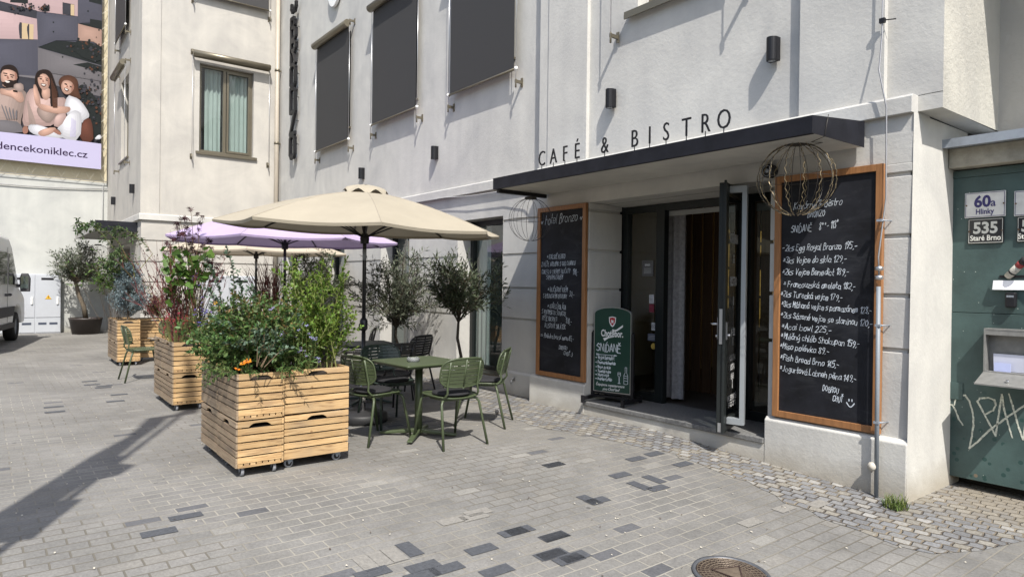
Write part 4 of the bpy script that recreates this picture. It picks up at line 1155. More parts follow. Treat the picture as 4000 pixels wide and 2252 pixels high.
# local axes: +x towards the nose, right flank at y = 0, body towards +y (left flank at y = 2.0); front axle at x = 0
VGL = M('van_window', (.015, .018, .02), .06, var=.1)
prof = [(-4.9, .42), (-.50, .42), (-.42, .62), (-.28, .78), (0, .84), (.28, .78), (.42, .60), (.46, .40), (.86, .38), (.92, .62), (.86, 1.02), (.60, 1.16), (.18, 1.28), (-.62, 2.22), (-.95, 2.42), (-4.9, 2.52)]
k = MB(); k.prism(prof, (0, 0.0, 0), X, Zv, Y, 0, 1.98); k.build('body', VW, van, bevel=.06)
for yy, s_ in ((-.012, 1), (1.992, -1)):
    k = MB(); k.prism([(-.10, 1.34), (-1.02, 1.36), (-1.02, 2.06), (-.66, 2.06)], (0, yy, 0), X, Zv, Y * s_, 0, .02); k.build('side_window', VGL, van)
    k = MB(); k.prism([(-1.22, 1.36), (-2.3, 1.38), (-2.3, 2.08), (-1.22, 2.08)], (0, yy, 0), X, Zv, Y * s_, 0, .02); k.build('side_window', VGL, van)
    k = MB(); k.prism([(-4.1, .62), (-.52, .62), (-.44, .84), (-4.1, .86)], (0, yy - .012 * s_, 0), X, Zv, Y * s_, 0, .03); k.prism([(-4.1, .36), (-.60, .36), (-.55, .46), (-4.1, .46)], (0, yy - .04 * s_, 0), X, Zv, Y * s_, 0, .06); k.build('side_trim', TRIM, van)
k = MB(); k.add([(.155, .1, 1.32), (.155, 1.88, 1.32), (-.615, 1.78, 2.235), (-.615, .2, 2.235)], [(0, 1, 2, 3)]); k.v = [(v[0] + .02, v[1], v[2] + .01) for v in k.v]; k.build('windscreen', VGL, van)
for q in (-.95, -1.3):
    k = MB(); k.box(q - .09, q + .02, -.055, -.03, 1.10, 1.14); k.box(q - .1, q - .08, -.055, 0, 1.09, 1.15); k.build('door_handle', TRIM, van)
k = MB()
for q in (-1.12, -2.4): k.box(q - .006, q + .006, -.004, .02, .5, 2.2)
k.build('door_gap', BLACK, van)
k = MB(); k.prism([(-.10, -.02), (.08, -.02), (.10, .3), (.06, .42), (-.06, .42), (-.11, .3)], (-.13, -.36, 1.20), Y, Zv, X, -.05, .09); k.v = [(v[0], v[1] + .2, v[2]) for v in k.v]
k.box(-.15, -.05, -.14, .02, 1.28, 1.36); mi_ = k.build('wing_mirror', TRIM, van, bevel=.015)
k = MB(); k.box(-.187, -.182, -.24, -.09, 1.26, 1.55); k.build('mirror_glass', M('mirror_glass', (.25, .32, .33), .08, .9), mi_)
for (wx, wy) in ((0, .02), (-3.75, .02), (0, 1.74), (-3.75, 1.74)):
    k = MB(); k.lathe([(.2, 0), (.33, .0), (.345, .03), (.345, .19), (.33, .22), (.2, .22)], (wx, wy, .345), 28, 'y'); wh = k.build('wheel', RUB, van)
    k = MB(); k.lathe([(0, .03), (.06, .02), (.19, .035), (.205, .01), (.205, .2), (0, .2)], (wx, wy, .345), 20, 'y'); k.build('rim', GALV, wh)
k = MB(); k.box(-4.915, -4.9, .03, .975, .62, 2.3); k.box(-4.915, -4.9, 1.005, 1.95, .62, 2.3); k.build('rear_door', VW, van)
k = MB(); k.box(-4.93, -4.9, .0, .12, .9, 1.4); k.build('tail_light', M('tail_red', (.3, .02, .02), .3), van); k = MB(); k.box(-4.93, -4.9, 1.86, 1.98, .9, 1.4); k.build('tail_light', MATS['tail_red'], van)
k = MB(); k.box(.80, .935, .04, .42, .78, 1.0); k.box(.80, .935, 1.56, 1.94, .78, 1.0); k.build('headlight', M('lamp_clear', (.6, .62, .64), .1), van, bevel=.02)

# ---------------------------------------------------------------- the gate and the wall to the right
yG = 6.3
gt = thing('neighbour_wall', 'shaded grey wall and concrete lintel over the green gate at the right edge', 'wall')
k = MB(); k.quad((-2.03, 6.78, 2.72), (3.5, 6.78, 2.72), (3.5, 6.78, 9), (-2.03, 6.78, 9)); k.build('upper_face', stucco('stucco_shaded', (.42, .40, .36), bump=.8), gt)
k = MB(); k.box(-2.195, 3.5, 6.18, 6.9, 2.49, 2.65); k.build('lintel', M('raw_concrete', (.30, .28, .23), .9, var=.3, vs=7, bump=.6, bs=30), gt, bevel=.01)
k = MB(); k.add([(-2.24, 6.06, 2.64), (3.5, 6.06, 2.64), (3.5, 6.06, 2.71), (-2.24, 6.06, 2.71), (-2.24, 6.9, 2.80), (3.5, 6.9, 2.80)], [(0, 1, 2, 3), (3, 2, 5, 4)]); k.quad((-2.24, 6.06, 2.64), (-2.24, 6.06, 2.71), (-2.24, 6.9, 2.80), (-2.24, 6.9, 2.70)); k.quad((-2.24, 6.06, 2.641), (3.5, 6.06, 2.641), (3.5, 6.2, 2.651), (-2.24, 6.2, 2.651)); k.build('sheet_cover', GALV, gt)
k = MB(); k.box(-1.9, 3.5, 6.15, 6.8, 4.6, 4.75); k.build('shade_slab', M('shade_slab', (.25, .24, .22), .8), gt)  # unseen slab added only to shade the wall above the gate
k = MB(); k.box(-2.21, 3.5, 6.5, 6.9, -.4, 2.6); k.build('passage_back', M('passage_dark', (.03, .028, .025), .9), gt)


def gate_mat():
    mt = M('gate_green', (.046, .080, .076), .55, var=.34, vs=2.5, bump=.1, bs=40)
    t = mt.node_tree; N = t.nodes; L = t.links; p = N['Principled BSDF']
    src = p.inputs['Base Color'].links[0].from_socket
    tc = N.new('ShaderNodeTexCoord')
    prev = src
    for (scale, thr, col, seed, dens) in ((16, .13, (.018, .055, .05), 0, .35), (38, .11, (.40, .44, .40), 5, .93), (6, .06, (.16, .13, .09), 9, .8)):
        v = N.new('ShaderNodeTexVoronoi'); v.inputs['Scale'].default_value = scale
        mp = N.new('ShaderNodeMapping'); mp.inputs['Location'].default_value = (seed, seed * 2, seed)
        L.new(tc.outputs['Object'], mp.inputs[0]); L.new(mp.outputs[0], v.inputs['Vector'])
        lt_ = N.new('ShaderNodeMath'); lt_.operation = 'LESS_THAN'
        sp = N.new('ShaderNodeSeparateColor'); L.new(v.outputs['Color'], sp.inputs[0])
        sz = N.new('ShaderNodeMath'); sz.operation = 'MULTIPLY'; sz.inputs[1].default_value = thr * 2.4; L.new(sp.outputs[1], sz.inputs[0])
        L.new(v.outputs['Distance'], lt_.inputs[0]); L.new(sz.outputs[0], lt_.inputs[1])
        gt_ = N.new('ShaderNodeMath'); gt_.operation = 'GREATER_THAN'; gt_.inputs[1].default_value = dens; L.new(sp.outputs[0], gt_.inputs[0])
        mu = N.new('ShaderNodeMath'); mu.operation = 'MULTIPLY'; L.new(lt_.outputs[0], mu.inputs[0]); L.new(gt_.outputs[0], mu.inputs[1])
        if scale == 16:     # drops splashed on the lower half only
            sx = N.new('ShaderNodeSeparateXYZ'); L.new(tc.outputs['Object'], sx.inputs[0])
            lo = N.new('ShaderNodeMapRange'); lo.inputs[1].default_value = .75; lo.inputs[2].default_value = .55; L.new(sx.outputs['Z'], lo.inputs[0])
            m4 = N.new('ShaderNodeMath'); m4.operation = 'MULTIPLY'; L.new(mu.outputs[0], m4.inputs[0]); L.new(lo.outputs[0], m4.inputs[1]); mu = m4
        mx = N.new('ShaderNodeMix'); mx.data_type = 'RGBA'; mx.inputs['B'].default_value = (*col, 1)
        L.new(mu.outputs[0], mx.inputs[0]); L.new(prev, mx.inputs['A']); prev = mx.outputs['Result']
    L.new(prev, p.inputs['Base Color'])
    return mt


GREEN = gate_mat()
ga = thing('metal_gate', 'weathered dark green sheet metal gate with chalk scrawl right of the building corner', 'gate')
k = MB(); k.box(-2.235, 1.2, yG, yG + .03, -.035, 1.315); k.box(-2.235, 1.2, yG + .002, yG + .03, 1.319, 2.42); k.box(-2.24, 1.2, yG + .028, yG + .05, -.03, 2.42); k.box(-2.24, 1.2, yG - .006, yG + .04, 2.421, 2.48); k.build('leaf', GREEN, ga, bevel=.003)
k = MB(); k.box(-2.265, -2.236, yG + .005, yG + .06, -.14, 2.49); k.build('gate_frame', M('rust_frame', (.14, .085, .05), .9, var=.5, vs=20, bump=.5, bs=60), ga)
k = MB(); k.box(-2.235, -2.10, yG - .008, yG - .001, .60, .74); k.tube([(-2.245, yG - .012, .58), (-2.245, yG - .012, .76)], .012, 7); k.build('hinge', GREEN, ga, bevel=.003)
k = MB(); fr = frame((0, yG - .0005, 0), X, -Y)


def gp(pts): return [(at(a, b, 1, yG).x, at(a, b, 1, yG).z) for a, b in pts]


g2 = lambda a, b: (3550 + a * .7246, 950 + b * .7241)
RC = random.Random(5)


def chalk(pts, wd=.013):
    o = gp([g2(*q) for q in pts])
    fine = []
    for a, b in zip(o[:-1], o[1:]):
        n = max(2, int(math.hypot(b[0] - a[0], b[1] - a[1]) / .02))
        for q in range(n): fine.append((a[0] + (b[0] - a[0]) * q / n + RC.uniform(-.0015, .0015), a[1] + (b[1] - a[1]) * q / n + RC.uniform(-.0015, .0015)))
    fine.append(o[-1])
    for a, b in zip(fine[:-1], fine[1:]): ribbon(k, [a, b], (fr[0], fr[1], fr[2], fr[3], .001), wd * RC.uniform(.7, 1.15))


chalk([(190, 862), (235, 870), (252, 900), (270, 945), (292, 978)])
chalk([(245, 870), (255, 835), (280, 818), (305, 818), (328, 850), (345, 910), (350, 980), (340, 1040), (328, 1104), (370, 1070), (430, 1010), (540, 930), (621, 875), (680, 840)])
chalk([(468, 1035), (430, 960), (370, 850), (385, 835), (430, 832), (462, 845), (470, 870), (455, 900), (415, 920)])
chalk([(468, 1035), (480, 960), (502, 815), (515, 900), (558, 1045)]); chalk([(540, 812), (565, 890), (590, 980), (615, 1055)]); chalk([(615, 1055), (640, 900), (650, 830), (680, 1040)])
k.build('chalk_scrawl', M('chalk_scrawl', (.52, .54, .46), .95, var=.5, vs=60), ga)
k = MB(); k.box(-2.27, 3.5, 6.06, 6.30, -.4, -.125); k.build('rail', MATS['rust_frame'], ga)
k = MB()
for a, b in ((8, 150), (205, 420)): pass
# plates
EN1 = M('enamel_white', (.62, .62, .60), .28, var=.12, vs=14); EN2 = M('enamel_black', (.022, .022, .024), .28, var=.2, vs=14)
INKB = M('enamel_blue', (.03, .025, .13), .3); RUST = MATS['rust_frame']; ENW = M('enamel_letters', (.60, .60, .55), .35)


def plate(px0, px1, py0, py1, dark, big, small, label, small_a=None):
    a, b = at(px0, py0, 1, yG - .01), at(px1, py1, 1, yG - .01)
    x0, x1, z1, z0 = a.x, b.x, a.z, b.z
    t = thing('house_number_plate', label, 'sign', group='enamel number plates on the green gate')
    k = MB(); k.box(x0, x1, yG - .012, yG - .002, z0, z1); k.build('plate', EN2 if dark else EN1, t, bevel=.003)
    k = MB(); e = .008; fr = frame((x0, yG - .0125, z0), X, -Y); w_, h_ = x1 - x0, z1 - z0
    q = [(e, e), (w_ - e, e), (w_ - e, h_ - e), (e, h_ - e), (e, e)]
    for s_, f_ in zip(q, q[1:]): ribbon(k, [s_, f_], (fr[0], fr[1], fr[2], fr[3], .0008), .0035)
    k.build('border', ENW if dark else INKB, t)
    k = MB()
    for u, v in ((.012, h_ * .5), (w_ - .012, h_ * .5)): k.prism([(u + .007 * math.cos(c * 1.05), v + .007 * math.sin(c * 1.05)) for c in range(6)], fr[0], fr[1], fr[2], fr[3], 0, .004)
    k.build('screw_rust', RUST, t)
    mt = ENW if dark else INKB
    sz = h_ * .62
    type_text('number', big, sz, mt, fr, (w_ * (.5 if not small_a else .44), h_ * .42), t, bold=.035, d=.0015, align='CENTER', sx=.92)
    if small_a: type_text('number', small_a, sz * .72, mt, fr, (w_ * .64, h_ * .42), t, bold=.01, d=.0015, sx=.95)
    type_text('street_name', small, h_ * .30, mt, fr, (w_ * .5, h_ * .13), t, bold=.02, d=.0015, align='CENTER', sx=.8)
    return t


p1 = lambda a, b: (3550 + a * .4482, 350 + b * .4483)
plate(p1(490, 0)[0], p1(843, 0)[0], p1(0, 905)[1], p1(0, 1100)[1], False, '60', 'Hlinky', 'white enamel house number plate 60a Hlinky on the green gate', 'a')
plate(p1(517, 0)[0], p1(826, 0)[0], p1(0, 1130)[1], p1(0, 1335)[1], True, '535', 'Star\u00e9 Brno', 'black enamel house number plate 535 under the white plate 60a')
plate(p1(920, 0)[0], p1(1273, 0)[0], p1(0, 885)[1], p1(0, 1082)[1], False, '60', 'Hlinky', 'white enamel plate cut off by the right edge of the gate')
plate(p1(945, 0)[0], p1(1254, 0)[0], p1(0, 1108)[1], p1(0, 1318)[1], True, '536', 'Star\u00e9 Brno', 'black enamel plate cut off by the right edge of the gate')

# letter slot, leaflets, key safe, open letterbox
g2z = lambda a, b: at(*g2(a, b), 1, yG - .005)
k = MB(); a, b = g2z(488, 172), g2z(700, 186); k.box(a.x, b.x, yG - .003, yG - .0005, b.z, a.z); k.build('letter_slot', BLACK, ga)
k = MB(); a, b = g2z(458, 200), g2z(690, 252); n = 8
for i in range(n):
    xa, xb = a.x + (b.x - a.x) * i / n, a.x + (b.x - a.x) * (i + 1) / n
    f_ = lambda q: yG - .012 - .012 * math.sin(q * 23)
    k.quad((xa, f_(xa), a.z), (xb, f_(xb), a.z), (xb, f_(xb) - .02, b.z), (xa, f_(xa) - .02, b.z))
tag(k.build('paper_sheet', M('paper_white', (.75, .75, .78), .7)), 'strip of white paper hanging from the letter slot in the gate', 'paper')
c = g2z(575, 165)
t = thing('rolled_newspaper', 'rolled leaflet sticking out of the letter slot of the green gate', 'newspaper')
k = MB(); k.m = 0; a = Vector((c.x - .05, yG - .002, c.z - .02)); dv = Vector((.62, -.35, .6)).normalized()
k.tube([a, a + dv * .12], .028, 12); k.m = 1; k.tube([a + dv * .121, a + dv * .16], .0285, 12); k.m = 2; k.tube([a + dv * .045, a + dv * .06], .0283, 12); k.tube([a + dv * .161, a + dv * .2], .0284, 12)
k.build('roll', [M('newsprint', (.45, .43, .38), .8, var=.4, vs=50), M('news_red', (.25, .03, .03), .6), BLACK], t)
c = g2z(556, 305)
t = thing('key_safe', 'small black key safe with number dials on the gate under the paper strip', 'key safe')
k = MB(); k.box(c.x - .035, c.x + .037, yG - .05, yG - .001, c.z - .06, c.z + .06); k.build('case', BLACK, t, bevel=.012)
k = MB()
for q in range(4): k.box(c.x - .022 + q * .012, c.x - .013 + q * .012, yG - .053, yG - .049, c.z + .02, c.z + .036)
k.build('dial', GALV, t)
a, b = g2z(428, 455), g2z(430, 690)
t = thing('letterbox', 'open grey metal letterbox with its flap hanging down on the green gate', 'letterbox')
x0, x1, zt_, zb_ = a.x, a.x + .44, a.z, b.z
GB = M('box_grey', (.22, .22, .21), .5, .3, var=.15, vs=20)
k = MB(); dpt = .10
k.box(x0, x0 + .012, yG - dpt, yG - .001, zb_, zt_); k.box(x1 - .012, x1, yG - dpt, yG - .001, zb_, zt_); k.box(x0 + .012, x1 - .012, yG - dpt, yG - .001, zt_ - .012, zt_); k.box(x0 + .012, x1 - .012, yG - dpt, yG - .001, zb_, zb_ + .012); k.box(x0 + .012, x1 - .012, yG - .012, yG - .002, zb_ + .012, zt_ - .012)
k.box(x0 + .012, x1 - .012, yG - dpt + .002, yG - dpt + .012, zt_ - .05, zt_ - .013)
k.build('case', GB, t)
k = MB(); k.add([(x0, yG - dpt, zb_ + .004), (x1, yG - dpt, zb_ + .004), (x1, yG - dpt - .19, zb_ - .07), (x0, yG - dpt - .19, zb_ - .07), (x0, yG - dpt, zb_ - .004), (x1, yG - dpt, zb_ - .004), (x1, yG - dpt - .19, zb_ - .08), (x0, yG - dpt - .19, zb_ - .08)], [(0, 1, 2, 3), (7, 6, 5, 4), (0, 4, 5, 1), (1, 5, 6, 2), (2, 6, 7, 3), (3, 7, 4, 0)])
fl = k.build('flap', GB, t)
k = MB(); k.tube([(x0 + .2, yG - dpt - .13, zb_ - .05), (x0 + .2, yG - dpt - .14, zb_ - .03)], .012, 8); k.build('lock', STEEL, fl)
k = MB(); k.box(x0 + .05, x0 + .3, yG - .03, yG - .026, zb_ + .015, zb_ + .15); k.v = [(v[0], v[1] - (v[2] - zb_) * .1, v[2]) for v in k.v]
tag(k.build('letter', M('letter_paper', (.62, .64, .75), .7)), 'pale printed letter standing inside the open letterbox', 'letter')
k = MB(); k.box(x0 + .06, x0 + .17, yG - .06, yG - .055, zb_ + .014, zb_ + .08); tag(k.build('envelope', M('envelope_blue', (.45, .50, .75), .7)), 'small bluish envelope at the front of the open letterbox', 'envelope')

# ---------------------------------------------------------------- pavement
def paving():
    mt = bpy.data.materials.new('concrete_pavers'); mt.use_nodes = True
    t = mt.node_tree; N = t.nodes; L = t.links; p = N['Principled BSDF']
    p.inputs['Roughness'].default_value = .85; p.inputs['Specular IOR Level'].default_value = .3
    g = N.new('ShaderNodeNewGeometry')
    mp = N.new('ShaderNodeMapping'); mp.vector_type = 'POINT'; mp.inputs['Rotation'].default_value = (0, 0, rad(-90.6))
    L.new(g.outputs['Position'], mp.inputs[0])
    # slight waviness so the joints are not ruler-straight
    nz = N.new('ShaderNodeTexNoise'); nz.inputs['Scale'].default_value = 1.6; nz.inputs['Detail'].default_value = 3; L.new(mp.outputs[0], nz.inputs['Vector'])
    sub = N.new('ShaderNodeVectorMath'); sub.operation = 'MULTIPLY_ADD'; sub.inputs[1].default_value = (.022, .022, 0)
    L.new(nz.outputs['Color'], sub.inputs[0]); L.new(mp.outputs[0], sub.inputs[2])
    br = N.new('ShaderNodeTexBrick'); br.offset = .5
    br.inputs['Scale'].default_value = 1.0; br.inputs['Brick Width'].default_value = .202; br.inputs['Row Height'].default_value = .101
    br.inputs['Mortar Size'].default_value = .0062; br.inputs['Mortar Smooth'].default_value = .3
    br.inputs['Color1'].default_value = (0, 0, 0, 1); br.inputs['Color2'].default_value = (1, 1, 1, 1); br.inputs['Mortar'].default_value = (.5, .5, .5, 1)
    L.new(sub.outputs[0], br.inputs['Vector'])
    cr = N.new('ShaderNodeValToRGB'); e = cr.color_ramp.elements; cr.color_ramp.interpolation = 'CONSTANT'
    e[0].position = 0; e[0].color = (.176, .171, .160, 1); e[1].position = .988; e[1].color = (.225, .218, .20, 1)
    for ps, c in ((.10, (.186, .180, .168)), (.24, (.172, .167, .155)), (.38, (.180, .175, .162)), (.50, (.184, .176, .160)), (.58, (.173, .168, .158)), (.72, (.182, .176, .163)), (.85, (.164, .160, .150)), (.975, (.10, .101, .106))):
        q = e.new(ps); q.color = (*c, 1)
    L.new(br.outputs['Color'], cr.inputs[0])
    # broad wear and fine speckle
    n1 = N.new('ShaderNodeTexNoise'); n1.inputs['Scale'].default_value = .9; n1.inputs['Detail'].default_value = 7; n1.inputs['Roughness'].default_value = .6; L.new(g.outputs['Position'], n1.inputs['Vector'])
    n2 = N.new('ShaderNodeTexNoise'); n2.inputs['Scale'].default_value = 55; n2.inputs['Detail'].default_value = 5; n2.inputs['Roughness'].default_value = .75; L.new(g.outputs['Position'], n2.inputs['Vector'])
    r1 = N.new('ShaderNodeMapRange'); r1.inputs[1].default_value = .3; r1.inputs[2].default_value = .7; r1.inputs[3].default_value = .80; r1.inputs[4].default_value = 1.17; L.new(n1.outputs['Fac'], r1.inputs[0])
    r2 = N.new('ShaderNodeMapRange'); r2.inputs[1].default_value = .25; r2.inputs[2].default_value = .75; r2.inputs[3].default_value = .72; r2.inputs[4].default_value = 1.28; L.new(n2.outputs['Fac'], r2.inputs[0])
    mu = N.new('ShaderNodeMath'); mu.operation = 'MULTIPLY'; L.new(r1.outputs[0], mu.inputs[0]); L.new(r2.outputs[0], mu.inputs[1])
    vm = N.new('ShaderNodeVectorMath'); vm.operation = 'SCALE'; L.new(cr.outputs[0], vm.inputs[0]); L.new(mu.outputs[0], vm.inputs['Scale'])
    n7 = N.new('ShaderNodeTexNoise'); n7.inputs['Scale'].default_value = 3.1; n7.inputs['Detail'].default_value = 9; n7.inputs['Roughness'].default_value = .72; L.new(g.outputs['Position'], n7.inputs['Vector'])
    r7 = N.new('ShaderNodeMapRange'); r7.inputs[1].default_value = .3; r7.inputs[2].default_value = .7; r7.inputs[3].default_value = .84; r7.inputs[4].default_value = 1.14; L.new(n7.outputs['Fac'], r7.inputs[0])
    vg = N.new('ShaderNodeTexVoronoi'); vg.inputs['Scale'].default_value = 2.6; L.new(g.outputs['Position'], vg.inputs['Vector'])
    gm = N.new('ShaderNodeMapRange'); gm.inputs[1].default_value = .035; gm.inputs[2].default_value = .055; gm.inputs[3].default_value = .55; gm.inputs[4].default_value = 1; L.new(vg.outputs['Distance'], gm.inputs[0])
    m8 = N.new('ShaderNodeMath'); m8.operation = 'MULTIPLY'; L.new(mu.outputs[0], m8.inputs[0]); L.new(r7.outputs[0], m8.inputs[1])
    m9 = N.new('ShaderNodeMath'); m9.operation = 'MULTIPLY'; L.new(m8.outputs[0], m9.inputs[0]); L.new(gm.outputs[0], m9.inputs[1])
    L.new(m9.outputs[0], vm.inputs['Scale'])
    mo = N.new('ShaderNodeMix'); mo.data_type = 'RGBA'
    # joints: sandy in some places, dark and open in others
    n4 = N.new('ShaderNodeTexNoise'); n4.inputs['Scale'].default_value = .55; n4.inputs['Detail'].default_value = 4; L.new(g.outputs['Position'], n4.inputs['Vector'])
    jr = N.new('ShaderNodeValToRGB'); jr.color_ramp.elements[0].position = .42; jr.color_ramp.elements[0].color = (.27, .255, .22, 1); jr.color_ramp.elements[1].position = .6; jr.color_ramp.elements[1].color = (.125, .115, .095, 1)
    L.new(n4.outputs['Fac'], jr.inputs[0]); L.new(jr.outputs[0], mo.inputs['B'])
    L.new(br.outputs['Fac'], mo.inputs[0]); L.new(vm.outputs[0], mo.inputs['A'])
    L.new(mo.outputs['Result'], p.inputs['Base Color'])
    inv = N.new('ShaderNodeMath'); inv.operation = 'MULTIPLY_ADD'; inv.inputs[1].default_value = -1.0; inv.inputs[2].default_value = 1
    L.new(br.outputs['Fac'], inv.inputs[0])
    hh = N.new('ShaderNodeMath'); hh.operation = 'MULTIPLY_ADD'; hh.inputs[1].default_value = .18; L.new(n2.outputs['Fac'], hh.inputs[0]); L.new(inv.outputs[0], hh.inputs[2])
    bpn = N.new('ShaderNodeBump'); bpn.inputs['Strength'].default_value = .55; bpn.inputs['Distance'].default_value = .006
    L.new(hh.outputs[0], bpn.inputs['Height']); L.new(bpn.outputs[0], p.inputs['Normal'])
    return mt


xs = [-90, -30, -12, -4.6, -3.4, -2.2, -1, 0.5, 3.8, 90]
k = MB()
for a, b in zip(xs[:-1], xs[1:]):
    for c, d in ((-90, 0), (0, 90)): k.quad((a, c, gz(a)), (b, c, gz(b)), (b, d, gz(b)), (a, d, gz(a)))
k.smooth = False
tag(k.build('pavement', paving()), kind='structure')


# dark and pale replacement blocks, set into the paving grid seen in the photograph
def blk(px, py, mb, along=True):
    x = -3
    for _ in range(4):
        p = at(px, py, 2, gz(x)); x = p.x
    w2, l2 = (.047, .097) if along else (.097, .047)
    z = .004
    q = [(p.x - w2, p.y - l2), (p.x + w2, p.y - l2), (p.x + w2, p.y + l2), (p.x - w2, p.y + l2)]
    mb.add([(a, b, gz(a) + z) for a, b in q], [(0, 1, 2, 3)])


DARKB = [(2176, 1812), (2428, 1870), (2490, 1845), (2452, 1915), (2516, 1886), (2320, 1955), (2280, 1945), (2570, 1902), (2500, 1860), (1700, 1850 + 230), (2000, 2078), (2195, 2098), (2220, 2180), (1885, 2145), (2160, 1815)]
z1 = lambda a, b: (1400 + a * .31177, 1800 + b * .31177)
DARKB = [z1(2450, 45), z1(1940, 890), z1(1540, 1105), z1(2450, 945), z1(2400, 1170), z1(810, 1320), z1(1110, 1345), z1(1735, 1375), z1(180, 1400), z1(800, 1430), z1(2640, 1230)]
r5 = lambda a, b: (2000 + a * .7764, 1632 + b * .7764)
DARKB += [r5(210, 235), r5(625, 205), r5(715, 180), r5(545, 287), r5(430, 415), r5(40, 565), r5(215, 595), r5(205, 685), r5(315, 697), r5(735, 352), r5(860, 232)]
r6 = lambda a, b: (a * .7764, 1632 + b * .7764)
DARKB += [r6(935, 495), r6(800, 575)]
r3 = lambda a, b: (200 + a * .24135, 1450 + b * .24135)
DARKB += [r3(1100, 375), r3(1040, 482), r3(840, 262), r3(620, 160), r3(660, 215), r3(860, 235), r3(60, 655), r3(40, 575)]
mb = MB()
for q in DARKB: blk(q[0], q[1], mb)
for q in (z1(640, 1105), r5(390, 412), r5(640, 340), r5(715, 308)): blk(q[0], q[1], mb, False)
tag(mb.build('dark_paving_blocks', M('paver_dark', (.062, .066, .074), .85, var=.25, vs=45, bump=.3, bs=150)), kind='structure')
mb = MB()
for q in (r5(1200, 525), r5(1540, 432), r5(1370, 455), z1(1500, 640), z1(1450, 700), z1(1180, 745)): blk(q[0], q[1], mb)
for q in (z1(100, 1280), z1(270, 1220), z1(440, 1170)): blk(q[0], q[1], mb, False)
tag(mb.build('pale_paving_blocks', M('paver_pale', (.21, .20, .18), .85, var=.2, vs=45, bump=.3, bs=150)), kind='structure')


